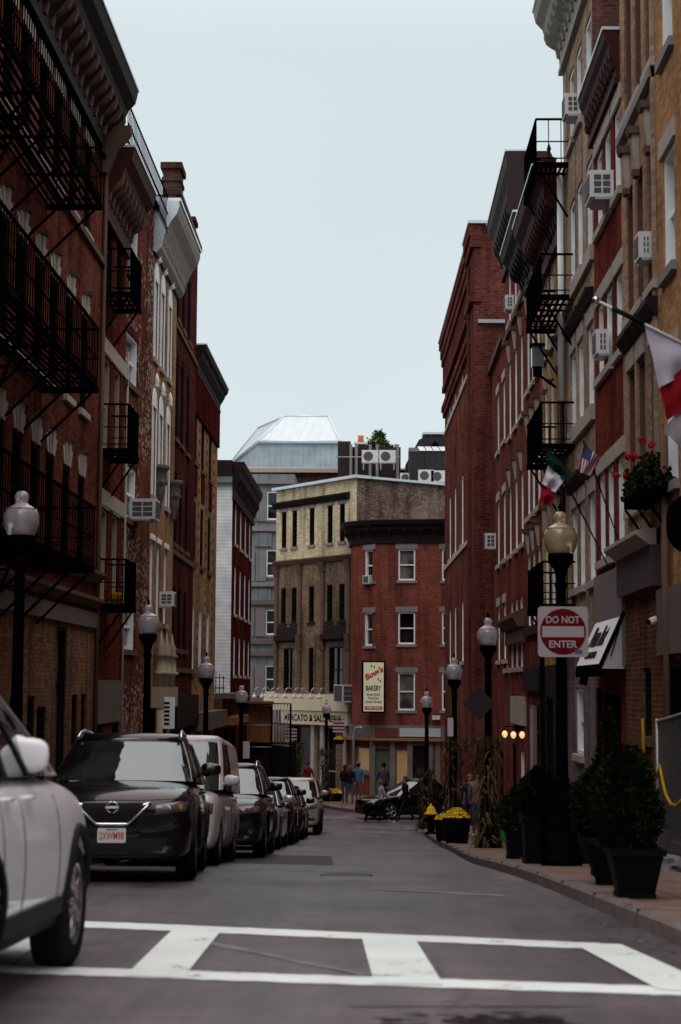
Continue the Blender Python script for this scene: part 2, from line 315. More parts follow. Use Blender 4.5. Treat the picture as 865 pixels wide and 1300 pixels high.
def add_window(fac,par,u,z0,z1,w,frame='whitetrim',lintel=None,sill='palestone',glass=None,lm='palestone',kind='window',mullion=False,rail=.5):
    a,b=u-w/2,u+w/2; P=fac.P; t=.07
    f=MB(); 
    for q in ((a,a+t,z0,z1),(b-t,b,z0,z1),(a+t,b-t,z0,z0+t*1.3),(a+t,b-t,z1-t,z1)): f.frame_box(P,q[0]+.001,q[1]-.001,q[2],q[3]-.001,-REV+.01,-.03)
    if rail:
        zm=z0+(z1-z0)*rail; f.frame_box(P,a+t,b-t,zm-.03,zm+.03,-REV+.02,-.09)
    if mullion: f.frame_box(P,u-.02,u+.02,z0+t*1.3,z1-t,-REV+.02,-.1)
    win=f.build(kind,frame,par)
    g=MB(); q=[(a,z0),(b,z0),(b,z1),(a,z1)]; g.frame_box(P,a+.002,b-.002,z0+.002,z1-.002,-REV-.03,-REV+.03); 
    g.build('pane',glass or random.choice(['glass']*6+['glass_curtain']*2+['glass_blind']),win)
    if sill:
        s=MB().frame_box(P,a-.1,b+.1,z0-.13,z0-.001,-.15,.075); s.build('sill',sill,win)
    if lintel:
        s=MB(); h=.26
        if lintel=='flat': s.frame_box(P,a-.13,b+.13,z1+.001,z1+h,-.05,.035)
        elif lintel=='thin': s.frame_box(P,a-.06,b+.06,z1+.001,z1+.14,-.05,.05)
        elif lintel=='key':
            [s.poly(P,[(u+w*x0,z1+.002),(u+w*x1,z1+.002),(u+w*x1*1.55,z1+hh),(u+w*x0*1.55,z1+hh)],-.03,dd) for x0,x1,hh,dd in ((-.42,-.25,.34,.02),(-.24,-.12,.42,.035),(.12,.24,.42,.035),(.25,.42,.34,.02))]
            s.extrude(P,[(0,z1-.02),(.05,z1),(.09,z1+.45),(0,z1+.45)],u-.1,u+.1)
            s.extrude(P,[(0,z1+.45),(.13,z1+.46),(.16,z1+.54),(0,z1+.54)],u-.14,u+.14,m=1)
        elif lintel=='bracket':
            for d in (0,): 
                s.extrude(P,[(0,z1-.0),(.03,z1-.0),(.11,z1+.55),(0,z1+.55)],u-.09,u+.09)
                s.extrude(P,[(0,z1+.55),(.15,z1+.55),(.18,z1+.66),(0,z1+.66)],u-.14,u+.14,m=1)
                s.extrude(P,[(0,z1-.1),(.08,z1-.1),(.10,z1-.001),(0,z1-.001)],u-.1,u+.1,m=1)
        elif lintel=='hood':
            s.frame_box(P,a-.04,b+.04,z1+.001,z1+.3,-.05,.03)
            s.extrude(P,[(0,z1+.3),(.07,z1+.32),(.17,z1+.48),(.17,z1+.56),(0,z1+.58)],a-.1,b+.1,m=1)
        elif lintel=='arch':
            n=10; r=w/2+.07
            for k in range(n):
                A0,A1=PI*k/n,PI*(k+1)/n
                for (ri,ro,w0,w1) in ((w/2-.10,r,-.02,.035),):
                    pts=[(u+ri*math.cos(A0),z1+ri*math.sin(A0)),(u+ro*math.cos(A0),z1+ro*math.sin(A0)*1.25),(u+ro*math.cos(A1),z1+ro*math.sin(A1)*1.25),(u+ri*math.cos(A1),z1+ri*math.sin(A1))]
                    s.face([P(x,y,w1) for x,y in pts]); s.face([P(pts[1][0],pts[1][1],w0),P(pts[1][0],pts[1][1],w1),P(pts[2][0],pts[2][1],w1),P(pts[2][0],pts[2][1],w0)])
            s.lathe(P(u,z1+r*1.2,.06),[(.03,0),(.1,.06),(.05,.14),(.08,.2),(.01,.42)],8)
            s.frame_box(P,a-.07,a+.0,z0-.1,z1,-.02,.03); s.frame_box(P,b-.0,b+.07,z0-.1,z1,-.02,.03)
            s.frame_box(P,a,b,z1+.001,z1+.3,-.02,.03)
        s.build('lintel',[lm,'brownstone'] if lintel!='hood' else [lm,'darkcornice'],win)
    return win
def cornice(fac,par,u0,u1,zt,h,proj,material,step=.8,bm=None,top='flash',name='cornice',bdepth=.8):
    P=fac.P; c=MB()
    c.extrude(P,[(0,zt-h),(.06,zt-h),(.09,zt-h*.72),(proj*.62,zt-h*.42),(proj*.7,zt-h*.3),(proj*.93,zt-h*.18),(proj,zt-.05),(proj,zt-.001),(0,zt-.001)],u0,u1)
    c.frame_box(P,u0,u1,zt-h-.1,zt-h-.001,-.01,.1)
    o=c.build(name,material,par)
    if top: MB().frame_box(P,u0-.02,u1+.02,zt,zt+.05,-.3,proj+.03).build('flashing',top,o)
    if step:
        n=max(2,int((u1-u0)/step)+1); 
        for k in range(n):
            u=u0+.12+(u1-u0-.24)*k/(n-1); b=MB()
            b.extrude(P,[(.06,zt-h*.80),(.13,zt-h*.80),(.17,zt-h*.66),(proj*.42,zt-h*.62),(proj*.58,zt-h*.56),(proj*.66,zt-h*.46),(proj*.64,zt-h*.36),(.06,zt-h*.36)],u-.08,u+.08)
            b.build('bracket',bm or material,o)
    return o
def building(name,label,fac,z1,material,wins=(),depth=9,zb=-6.5,ops=(),wu=(None,None),lower=None,side='side',cat='building',roofm='roof',studs=None):
    """wins: dicts; lower: (z,material) ground storey of another material"""
    base=fac.P(0,zg(fac.p0.y),0)
    t=thing(name,label,cat,base); P=fac.P; L=fac.L
    allops=[(w['u']-w['w']/2,w['u']+w['w']/2,w['z0'],w['z1']) for w in wins]+list(ops)
    b=MB(); mats=[material,side,roofm]
    if lower:
        wall_grid(b,P,0,L,lower[0],z1,[o for o in allops if o[2]>=lower[0]-.01],REV+.02); mats.append(lower[1])
        wall_grid(b,P,0,L,zb,lower[0],[o for o in allops if o[2]<lower[0]-.01],REV+.02,m=3)
    else: wall_grid(b,P,0,L,zb,z1,allops,REV+.02)
    b.frame_box(P,0,L,zb,z1,-depth,0,m=1,skip='ft')
    b.face([P(0,z1-.0,0),P(L,z1,0),P(L,z1,-depth),P(0,z1,-depth)],None,2)
    if studs:
        for (u,za,zb_,st) in studs:
            z=za
            while z<zb_: b.frame_box(P,u-.075,u+.075,z,z+.14,-.01,.03,m=len(mats)); z+=st
        mats.append('brownstone')
    b.build('wall',mats,t)
    for w in wins:
        k={x:y for x,y in w.items() if x not in('w','u','z0','z1')}
        add_window(fac,t,w['u'],w['z0'],w['z1'],w['w'],**k)
    return t
def grid_wins(cols,rows,w=.95,**k):
    out=[]
    for r in rows:
        kk=dict(k); kk.update(r[2] if len(r)>2 else {})
        cc=kk.pop('cols',cols); ww=kk.pop('w',w)
        out+=[dict(u=c,z0=r[0],z1=r[1],w=ww,**kk) for c in cc]
    return out
# ================================================================= LEFT SIDE OF THE STREET
def fire_escape(name,label,fac,u0,u1,z,depth=1.0,rh=1.05,ladder=None,group=None,cat='fire escape',bal=.13,wdrop=1.1):
    P=fac.P; t=thing(name,label,cat,P((u0+u1)/2,z,0),group)
    d=MB(); n=int(depth/.11)
    for k in range(n+1):
        w=.04+(depth-.08)*k/n; d.frame_box(P,u0,u1,z-.03,z,w-.022,w+.022)
    k=u0
    while k<=u1: d.frame_box(P,k,k+.04,z-.075,z-.032,0,depth); k+=max(.5,(u1-u0)/6-.01)
    d.frame_box(P,u0,u1,z-.09,z+.03,depth-.025,depth+.02); d.frame_box(P,u0-.03,u0+.001,z-.09,z+.03,0,depth+.02); d.frame_box(P,u1-.001,u1+.03,z-.09,z+.03,0,depth+.02)
    pl=d.build('platform','iron',t)
    r=MB()
    for zz in (z+rh,z+rh*.5,z+.12):
        hw=.02 if zz>z+rh*.9 else .011
        r.frame_box(P,u0,u1,zz-hw,zz+hw,depth-hw,depth+hw); r.frame_box(P,u0-hw,u0+hw,zz-hw,zz+hw,0,depth); r.frame_box(P,u1-hw,u1+hw,zz-hw,zz+hw,0,depth)
    k=u0
    while k<=u1+.001: r.frame_box(P,k-.009,k+.009,z,z+rh,depth-.009,depth+.009); k+=bal
    k=depth
    while k>0.05:
        for u in (u0,u1): r.frame_box(P,u-.009,u+.009,z,z+rh,k-.009,k+.009)
        k-=bal*1.6
    r.build('railing','iron',t)
    nb=max(2,int((u1-u0)/1.5)+1)
    for i in range(nb):
        u=u0+.1+(u1-u0-.2)*i/(nb-1)
        MB().tube([P(u,z-.08,depth-.06),P(u,z-wdrop,.01)],.024,6).build('bracket','iron',t)
    if ladder:
        l=MB(); ua,ub,za=ladder
        for w in (.25,.75): l.tube([P(ua,za,w*depth),P(ub,z,w*depth)],.028,6)
        nn=12
        for i in range(1,nn): 
            f=i/nn; l.frame_box(P,ua+(ub-ua)*f-.09,ua+(ub-ua)*f+.09,za+(z-za)*f-.012,za+(z-za)*f+.012,.25*depth,.75*depth)
        l.build('stair','iron',t)
    return t
def ac_unit(label,fac,u,z,w=.62,h=.42,dep=.5,group='window air conditioners',name='air_conditioner',side_grille=True):
    P=fac.P; t=thing(name,label,'air conditioner',P(u,z,0),group)
    MB().frame_box(P,u-w/2,u+w/2,z,z+h,.0,dep).build('casing','acbody',t)
    g=MB(); g.frame_box(P,u-w/2+.05,u+w/2-.05,z+.05,z+h-.05,dep,dep+.012)
    ns=-1 if fac.t.y>0 else 1
    ue=u-w/2 if ns<0 else u+w/2
    for a in range(2):
        for b_ in range(3):
            w0=.06+a*(dep-.1)/2; z0=z+.07+b_*(h-.12)/3
            g.frame_box(P,min(ue,ue+ns*.01),max(ue,ue+ns*.01),z0,z0+(h-.12)/3-.03,w0,w0+(dep-.1)/2-.03)
    g.build('grille','acgrille',t)
    MB().frame_box(P,u-w/2,u+w/2,z-.04,z-.001,.0,dep*.8).build('support','steel',t)
    return t
LEFT={}
# --- brown red brick block with iron balconies, nearest on the left
f1=Fac((-6,13),(-6,37.3),1); cols=[f1.u(x,590) for x in (104,85,64,45,22,-2)]; d=1.66
c=cols[-1]
while c>2: c-=d; cols.append(c)
ops=[]
w1=grid_wins(cols,[(9.35,11.2,{'lintel':'flat'}),(5.6,7.55,{'lintel':'key'}),(2.35,4.25,{'lintel':'key'})],w=.85,frame='darktrim',lm='palestone')
gd=[(f1.u(88,850),f1.u(68,850))]
gw=[]
for (a,b_,za,zb_) in ((99,91,-.2,-2.6),(109,103,-.2,-2.6),(59,47,-.4,-2.6),(45,35,-.2,-2.6),(26,12,-.2,-2.6)):
    ua,ub=f1.u(b_,900),f1.u(a,900); ua,ub=min(ua,ub),max(ua,ub)
    gw.append(dict(u=(ua+ub)/2,w=(ub-ua),z0=zb_,z1=za,frame='darktrim',sill='stoneband',lintel=None))
ua,ub=f1.u(68,850),f1.u(88,850); gw.append(dict(u=(ua+ub)/2,w=ub-ua-.5,z0=-3.2,z1=1.1,frame='darktrim',sill=None,kind='door',rail=.75))
for k in range(5): gw.append(dict(u=2+2.6*k,w=1.6,z0=-2.4,z1=.9,frame='darktrim',sill='stoneband'))
L1=building('brick_apartment_block','brown-red brick block with three long black iron balconies, nearest on the left',f1,12.2,'b1',w1+gw,lower=(1.2,'b1b'),zb=-6)
P=f1.P
MB().frame_box(P,0,f1.L,9.14,9.27,.0,.09).build('string_course','brownstone',L1)
b=MB(); b.extrude(P,[(0,2.15),(.08,2.15),(.22,2.32),(.22,2.38),(0,2.42)],0,f1.L); b.extrude(P,[(0,1.62),(.06,1.62),(.2,1.75),(.2,1.82),(0,1.86)],0,f1.L); b.build('ledge','brownstone',L1)
MB().frame_box(P,0,f1.L,1.2,1.52,.0,.07).build('fascia','stoneband',L1)
cornice(f1,L1,0,f1.L,13.1,1.5,.72,'darkcornice',step=.62,bm='brownstone',top='flash')
MB().extrude(P,[(0,11.2),(.1,11.2),(.3,11.7),(.6,12.1),(.62,12.25),(0,12.25)],f1.L-.3,f1.L+.02).build('end_console','brownstone',L1)
MB().tube([P(f1.L-.05,11.3,.06),P(f1.L-.05,-3.5,.06)],.045).build('downpipe','brownstone',L1)
uF=17.8
for z,lab in ((8.7,'topmost of three long black iron balconies on the left brown-red block'),(5.32,'middle one of three long black iron balconies on the left brown-red block'),(2.07,'lowest of three long black iron balconies on the left brown-red block')):
    fire_escape('fire_escape',lab,f1,5.5,uF,z,1.0,1.08,bal=.17,group='iron balconies on the brown-red block',wdrop=1.0,ladder=(8,12.5,z-3.2 if z>3 else z-2.6))
# --- painted red house with bracketed cornice
f2=Fac((-6,37.3),(-6,41.1),1)
c2=[f2.u(136.5,470),f2.u(150,470)]
rows2=[(8.7,10.9,{}),(5.2,7.3,{}),(1.85,3.9,{})]
w2=[]
for z0,z1_,k in rows2: w2+=[dict(u=c_,w=.95,z0=z0,z1=z1_,frame='creamtrim' if z0<8 else 'darktrim',lintel='flat',sill=None) for c_ in c2]
w2+=[dict(u=f2.u(126,920),w=.8,z0=-3.3,z1=-.9,frame='darktrim',sill=None,kind='door'),dict(u=f2.u(146,920),w=.8,z0=-3,z1=-.9,frame='darktrim',sill=None)]
L2=building('red_row_house','deep red painted house with small black balconies and roof railing beside the brown-red block',f2,11.3,'b2',w2,zb=-6.5)
P=f2.P
cornice(f2,L2,0,f2.L,11.85,1.5,.66,'redcornice',step=.5,bm='brownstone')
for z0 in (7.32,3.95): MB().frame_box(P,.1,f2.L-.02,z0,z0+.34,.0,.05).build('lintel_band','palestone',L2)
MB().frame_box(P,.1,f2.L-.1,-.85,.1,.0,.06).build('sign_band','stoneband',L2)
r=MB()
for zz in (12.0,12.4,12.85): r.frame_box(P,0,7.4,zz-.015,zz+.015,.5,.53)
for k in range(38): r.frame_box(P,k*.2,k*.2+.015,11.85,12.85,.5,.515)
r.build('roof_railing','iron',L2)
for z,lab in ((8.57,'small curved black balcony under the roof of the deep red house'),(5.1,'small black balcony full of plants halfway up the deep red house'),(1.7,'lowest small black balcony of the deep red house')):
    fire_escape('balcony',lab,f2,.05,1.75,z,.62,1.0,bal=.09,group='small balconies on the deep red house',cat='balcony',wdrop=.9)
tag(MB().lathe(P(.9,1.72,.3),[(.09,0),(.13,.26),(.14,.3)],12).build('bucket',mat('yellow_plastic',(.5,.25,.02),.5)),'dull yellow bucket on the lowest balcony of the deep red house','bucket')
# --- speckled brick wall, turned a little to the street
f3=Fac((-6,41.1),(-5.84,44.9),1)
w3=[]
for (xa,xb,ya,yb) in ((162,176,275,352),(160,175,426,490),(158,173,592,660),(155,171,765,825)):
    ua,ub=f3.u(xa,(ya+yb)/2),f3.u(xb,(ya+yb)/2); um=(ua+ub)/2
    w3.append(dict(u=um,w=ub-ua,z0=f3.z((xa+xb)/2,yb),z1=f3.z((xa+xb)/2,ya),frame='whitetrim',sill='brownstone',lintel=None,mullion=False))
L3=building('speckled_brick_house','narrow red brick house speckled with pale bricks and four white windows',f3,12.5,'b3',w3,zb=-6.5)
MB().frame_box(f3.P,-.05,f3.L+.05,12.5,12.62,-.3,.15).build('coping','purplecornice',L3)
for w in w3: MB().frame_box(f3.P,w['u']-w['w']/2-.1,w['u']+w['w']/2+.1,w['z1']+.001,w['z1']+.2,-.02,.02).build('lintel','b2',L3)
MB().tube([f3.P(.05,8,.05),f3.P(.05,-4,.05)],.03).build('downpipe','palestone',L3)
ac_unit('boxy white air conditioner in the third white window of the speckled house',f3,w3[2]['u']+.35,w3[2]['z0']+.02,.7,.5,.62)
# --- ochre house with arched white windows
f4=Fac((-5.84,44.9),(-5.84,50.2),1)
w4=[]
c4=[(198,395),(206,410),(215,428)]; us=[f4.u(*q) for q in c4]
z_=lambda x,y:f4.z(x,y)
rows4=[(z_(206,470),z_(206,372)),(z_(206,640),z_(206,530)),(z_(200,790),z_(200,690))]
for i,(a,b_) in enumerate(rows4):
    for u in us: w4.append(dict(u=u,w=.7,z0=a,z1=b_,frame='whitetrim',lintel='arch' if i<2 else 'thin',lm='whitetrim',sill='palestone'))
w4.append(dict(u=1.2,w=1.5,z0=-4.2,z1=-.6,frame='darktrim',sill=None,kind='door')); w4.append(dict(u=3.9,w=1.3,z0=-3.4,z1=-1.2,frame='darktrim',sill=None))
L4=building('ochre_town_house','ochre brick house with white arched windows and an upswept pale cornice',f4,12.0,'b4',w4)
P=f4.P
cc=MB(); prof=[(0,11.4),(.08,11.35),(.2,11.5),(.26,11.8),(.42,12.15),(.6,12.4),(.66,12.6),(.66,12.75),(0,12.75)]
cc.extrude(P,prof,-.15,f4.L+.1); co=cc.build('cornice','creamcornice',L4)
MB().frame_box(P,-.2,f4.L+.12,12.75,12.83,-.3,.7).build('flashing','whitetrim',co)
MB().extrude(P,[(a,z) for a,z in prof],-.22,-.151).build('end_panel','flash',co)
for k in range(13):
    u=.15+k*(f4.L-.3)/12; MB().extrude(P,[(.08,11.5),(.26,11.65),(.28,11.85),(.08,11.85)],u-.08,u+.08).build('bracket','creamcornice',co)
for (px,py) in ((199,612),(217,630)):
    u=f4.u(px,py); z=f4.z(px,py); q=P(u,z,.22); b=MB()
    b.lathe((q[0]-.14,q[1],z-.75),[(.02,0),(.08,.12),(.10,.3),(.15,.42),(.17,.52),(.16,.56),(.2,.85),(.2,1.05),(.27,1.1),(.27,1.2)],10)
    for k in range(5): b.lathe((q[0]-.1+.12*math.cos(k*1.3),q[1]+.2*math.sin(k*1.3),z-.1),[(.02,0),(.09,.08),(.02,.18)],6)
    b.build('carved_corbel','stoneband',L4)
for (px,py) in ((196,846),(203,840),(210,846)):
    u=f4.u(px,py); z=f4.z(px,872); q=P(u,z,.18); b=MB()
    b.lathe(q,[(.12,0),(.12,.3),(.2,.34),(.2,.4),(.13,.42),(.13,.8),(.19,.84),(.1,.95),(.13,1.05),(.06,1.2),(.005,1.5)],8)
    b.build('pinnacle','creamtrim',L4)
MB().frame_box(P,f4.u(193,860),f4.u(214,860),f4.z(203,872)-.55,f4.z(203,872)-.001,.0,.28).build('parapet_panel','creamtrim',L4)
u=f4.u(193,900); MB().tube([P(u,-.6,.2),P(u,-4.2,.2)],.09).build('shop_column','creamtrim',L4)
ac_unit('small grey air conditioner low on the ochre house',f4,f4.u(204,762),f4.z(204,770),.5,.4,.4)
q=f4.hit(210,905,.3); ts=thing('hanging_sign','tall narrow white sign with dark marks beside the ochre house','sign',f4.P(q[0],q[1],0))
MB().frame_box(f4.P,q[0]-.05,q[0]+.05,q[1]-.42,q[1]+.42,.15,.55).build('board','whitetrim',ts)
b=MB()
for k in range(6): b.frame_box(f4.P,q[0]-.06,q[0]-.051,q[1]-.32+k*.11,q[1]-.26+k*.11,.28,.42)
b.build('lettering','darktrim',ts)
MB().frame_box(f4.P,q[0]-.03,q[0]+.03,q[1]+.3,q[1]+.36,0,.16).build('bracket','iron',ts)
# --- dark oxblood building with chimneys
f5=Fac((-5.9,50.2),(-5.95,57),1)
c5=[f5.u(225,480),f5.u(232,480),f5.u(239.5,480)]
rows5=[(f5.z(232,410)-.2,f5.z(232,345)+.3),(f5.z(232,560)-.2,f5.z(232,460)),(f5.z(232,690)-.2,f5.z(232,610)),(f5.z(232,825),f5.z(232,750))]
w5=grid_wins(c5,rows5,w=.95,frame='darktrim',sill='brownstone',lintel=None)
w5+=[dict(u=1.4,w=1.8,z0=-3.6,z1=-1.3,frame='darktrim',sill=None),dict(u=4.5,w=2.2,z0=-4,z1=-1.3,frame='darktrim',sill=None,kind='door')]
L5=building('oxblood_brick_house','tall plain dark red brick house with two brick chimneys on the left',f5,14.5,'b4b',w5,zb=-7)
for z in (f5.z(232,420),f5.z(232,700),f5.z(232,842)): MB().frame_box(f5.P,0,f5.L,z-.3,z-.15,0,.06).build('string_course','brownstone',L5)
MB().frame_box(f5.P,-.05,f5.L+.05,14.5,14.66,-.4,.14).build('coping','purplecornice',L5)
MB().frame_box(f5.P,0,f5.L,-1.25,-.3,0,.25).build('shop_fascia','darktrim',L5)
b=MB().frame_box(f5.P,4.3,5.4,13.5,16.6,-.92,-.38); b.frame_box(f5.P,4.2,5.5,16.6,16.8,-1,-.3); b.frame_box(f5.P,4.25,5.45,16.2,16.32,-.96,-.34); b.build('chimney','side',L5)
b=MB().frame_box(f5.P,5.9,6.7,13.5,15.3,-.5,-.06); b.frame_box(f5.P,5.82,6.78,15.3,15.45,-.55,0); b.build('chimney','side',L5)
MB().frame_box(f5.P,-.9,.3,14.1,14.2,-1.2,-.35).build('roof_slab','flash',L5)
# --- yellow buff building with studded brick pattern
f6=Fac((-6,57),(-6,65.8),1)
c6=[f6.u(248.5,550),f6.u(258,560),f6.u(267.5,570)]
z6=lambda y:f6.z(258,y)
w6=grid_wins(c6,[(z6(600),z6(525)),(z6(722),z6(648)),(z6(855),z6(775))],w=1.15,frame='darktrim',lintel=None,sill='brownstone')
for w in w6[-3:]: w['frame']='whitetrim'
w6+=[dict(u=2.2,w=2.6,z0=-4,z1=-1.6,frame='darktrim',sill=None),dict(u=6,w=2.8,z0=-4.4,z1=-1.6,frame='darktrim',sill=None)]
gap=[c6[0]-1.35,(c6[0]+c6[1])/2,(c6[1]+c6[2])/2,c6[2]+1.3]
L6=building('buff_brick_building','buff yellow brick building dotted with dark bricks under a red frieze',f6,10.9,'b5',w6,studs=[(g,-1,8.9,.42) for g in gap],zb=-7)
MB().frame_box(f6.P,0,f6.L,9.05,10.6,0,.08).build('frieze','b6',L6)
cornice(f6,L6,-.1,f6.L+.05,11.3,.8,.38,'darkcornice',step=0)
for i,c_ in enumerate(c6):
    MB().frame_box(f6.P,c_-.5,c_+.5,z6(640),z6(608),0,.04).build('spandrel_panel','b6',L6)
MB().frame_box(f6.P,0,f6.L,-1.5,-.9,0,.5).build('shop_fascia','stoneband',L6)
# --- low brown shop filling the gap
f7=Fac((-5.7,65.85),(-5.7,72.9),1)
L7=building('low_brown_shop','low one storey brown shop in the gap before the white clapboard wall',f7,-.5,'b1',[dict(u=2,w=2.6,z0=-4.6,z1=-1.6,frame='darktrim',sill=None),dict(u=5.2,w=2.4,z0=-4.6,z1=-1.6,frame='darktrim',sill=None)],depth=6,zb=-7.5)
MB().frame_box(f7.P,0,f7.L,-.5,-.3,-.3,.4).build('coping','stoneband',L7)
MB().frame_box(f7.P,0,f7.L,-1.5,-1.2,0,.5).build('shop_fascia','brownboard',L7)
# --- maroon building with white clapboard side
f8=Fac((-6,73),(-6,85),1)
c8=[f8.u(x,730) for x in (299,305.5,311.5,317)]
z8=lambda y:f8.z(308,y)
w8=grid_wins(c8,[(z8(700),z8(640)),(z8(785),z8(728)),(z8(858),z8(812))],w=1.0,frame='whitetrim',sill='palestone',lintel=None)
L8=building('maroon_clapboard_house','dark maroon brick house with a white clapboard side wall and black cornice',f8,8.7,'b6',w8,depth=3.2,side='siding',zb=-7.5)
cornice(f8,L8,-.1,f8.L+.3,9.45,1.5,.5,'darkcornice',step=1.1,top=None)
MB().frame_box(f8.P,-.25,-.0,8.55,8.85,-3.2,0).build('eaves_board','greywood',L8)
MB().frame_box(f8.P,-.3,.3,8.85,9.5,-1.5,0).build('parapet_end','darkcornice',L8)
b=MB().tube([f8.P(1.2,9.2,-.9),f8.P(1.0,10.6,-1.2)],.1,6); b.build('stove_pipe','iron',L8)
MB().frame_box(f8.P,1.2,2.2,8.7,10.0,-2.4,-1.9).build('chimney','side',L8)
# decorative iron urn stand on the low shop roof
q=at(274,885,69); t=thing('rooftop_trellis','small dark iron trellis standing on the low shop roof by white clapboard','trellis',(q.x,q.y,-.3))
b=MB()
for k in range(5): b.tube([(q.x-.3+k*.15,q.y,-.3),(q.x-.3+k*.15,q.y,.55-.08*abs(k-2))],.018,5)
b.tube([(q.x-.35,q.y,.3),(q.x+.35,q.y,.3)],.02,5); b.tube([(q.x-.35,q.y,-.1),(q.x+.35,q.y,-.1)],.02,5); b.build('bars','iron',t)
# ================================================================= RIGHT SIDE
def RF(y0,y1,x=4,x1=None): return Fac((x,y0),(x1 if x1 is not None else x,y1),-1)
# orange tan, nearest
g0=RF(9,24.2)
u0=[g0.u(853,y) for y in (560,)]
cols0=[g0.u(853,560),g0.u(853,560)-2.2,g0.u(853,560)-4.4,g0.u(853,560)-6.6,g0.u(853,560)-8.8]
rr=[(g0.z(853,55)+.05,g0.z(853,55)+2.1),(g0.z(853,338),g0.z(853,180)),(g0.z(853,590)-.25,g0.z(853,450))]
w=grid_wins(cols0,rr,w=.95,frame='whitetrim',sill='greystone',lintel='flat',lm='palestone')
w+=[dict(u=cols0[0],w=1.2,z0=-2,z1=.35,frame='darktrim',sill='brownstone'),dict(u=cols0[2],w=1.2,z0=-2,z1=.35,frame='darktrim',sill='brownstone')]
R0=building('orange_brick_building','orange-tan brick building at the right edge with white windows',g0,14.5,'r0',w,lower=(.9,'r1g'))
MB().frame_box(g0.P,0,g0.L,.45,1.35,0,.07).build('shop_fascia','stoneband',R0)
MB().tube([g0.P(g0.L-.9,3.4,.08),g0.P(g0.L-.9,-2.2,.08)],.05).build('downpipe','brownstone',R0)
# pinkish tan with tall keystones
g1=RF(24.2,27.6); z1f=lambda px,py:g1.z(px,py)
c1=[g1.u(x,400) for x in (800.5,813,829)]
rows=[(z1f(812,115),z1f(812,115)+2.3,{'lintel':'thin'}),(z1f(813,385),z1f(813,385)+2.05,{'lintel':'bracket'}),(z1f(813,640),z1f(813,640)+2.2,{'lintel':'hood'})]
w=grid_wins(c1,rows,w=.72,frame='brownstone',lm='palestone',sill='palestone')
w+=[dict(u=g1.u(822,890),w=.75,z0=g1.z(822,935),z1=g1.z(822,848),frame='darktrim',sill='brownstone',lintel=None)]
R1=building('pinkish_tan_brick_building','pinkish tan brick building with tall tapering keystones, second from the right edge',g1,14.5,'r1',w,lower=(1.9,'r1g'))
MB().frame_box(g1.P,0,g1.L,rows[0][0]-.28,rows[0][0]-.135,0,.09).build('string_course','greystone',R1)
MB().frame_box(g1.P,0,g1.L,1.42,2.0,0,.14).build('shop_fascia','purpletrim',R1)
MB().extrude(g1.P,[(0,2.0),(.16,2.0),(.34,2.14),(.34,2.2),(0,2.24)],0,g1.L).build('ledge','palestone',R1)
MB().frame_box(g1.P,0,.12,2,14.5,0,.05).build('pilaster','r3',R1)
ac_unit('white air conditioner jutting from the pinkish tan wall',g1,g1.u(826,320),g1.z(826,331),.42,.38,.2)
# smooth red
g2=RF(27.6,31.1); z2=lambda py:g2.z(775,py)
c2r=[g2.u(x,400) for x in (762.5,773,786)]
w=grid_wins(c2r,[(z2(265),z2(135)-.3),(z2(463),z2(340)-.3),(z2(707),z2(568)-.3)],w=.82,frame='whitetrim',sill='palestone',lintel='flat',lm='palestone')
w+=[dict(u=1.75,w=2.3,z0=-2.9,z1=-.05,frame='darktrim',sill=None,kind='door',rail=None)]
R2=building('smooth_red_brick_house','narrow smooth red brick house with pale lintels above the white shop awning',g2,10.4,'r2',w,zb=-6)
cornice(g2,R2,0,g2.L,10.75,.8,.26,'redcornice',step=.35)
MB().frame_box(g2.P,0,g2.L,.35,1.95,0,.06).build('shop_fascia','greytrim',R2)
MB().frame_box(g2.P,g2.L-.5,g2.L-.2,-3.2,.0,-.05,.06).build('door_frame','darktrim',R2)
ac_unit('large white slatted air conditioner high on the smooth red house',g2,g2.u(776,258,.0),g2.z(776,257),.7,.46,.4)
ac_unit('grey-white air conditioner halfway up the smooth red house',g2,g2.u(771,440),g2.z(771,452),.5,.42,.22)
# grey tan
g3=RF(31.1,36); c3=[g3.u(x,400) for x in (727.5,737,749.5)]; z3=lambda py:g3.z(738,py)
w=grid_wins(c3,[(z3(150),z3(50)),(z3(341),z3(228)),(z3(534),z3(430)),(z3(745),z3(638))],w=.9,frame='whitetrim',sill='palestone',lintel=None,lm='palestone')
for q in w[6:]: q['lintel']='hood'
for q in w[-3:]: q['lintel']='hood'
w+=[dict(u=g3.u(736,910),w=1.25,z0=g3.z(736,958),z1=g3.z(736,873),frame='whitetrim',sill='palestone',lintel=None,mullion=True)]
R3=building('grey_tan_brick_building','tall grey-tan brick building with white windows and dark hoods, right side',g3,13.6,'r3',w,lower=(.75,'r3g'),zb=-6)
for zz in (z3(341),z3(534)): MB().frame_box(g3.P,0,g3.L,zz-.3,zz-.135,0,.08).build('string_course','palestone',R3)
cornice(g3,R3,0,g3.L,14.4,1.3,.62,'creamcornice',step=.5)
MB().tube([g3.P(g3.L-.1,11,.08),g3.P(g3.L-.1,z3(480),.08)],.075).build('downpipe','whitetrim',R3)
MB().tube([g3.P(g3.L-.1,z3(480)-.05,.08),g3.P(g3.L-.1,-4,.08)],.06).build('downpipe','darktrim',R3)
ac_unit('small white air conditioner near the top of the grey-tan building',g3,g3.u(735,140),g3.z(735,150),.5,.42,.3)
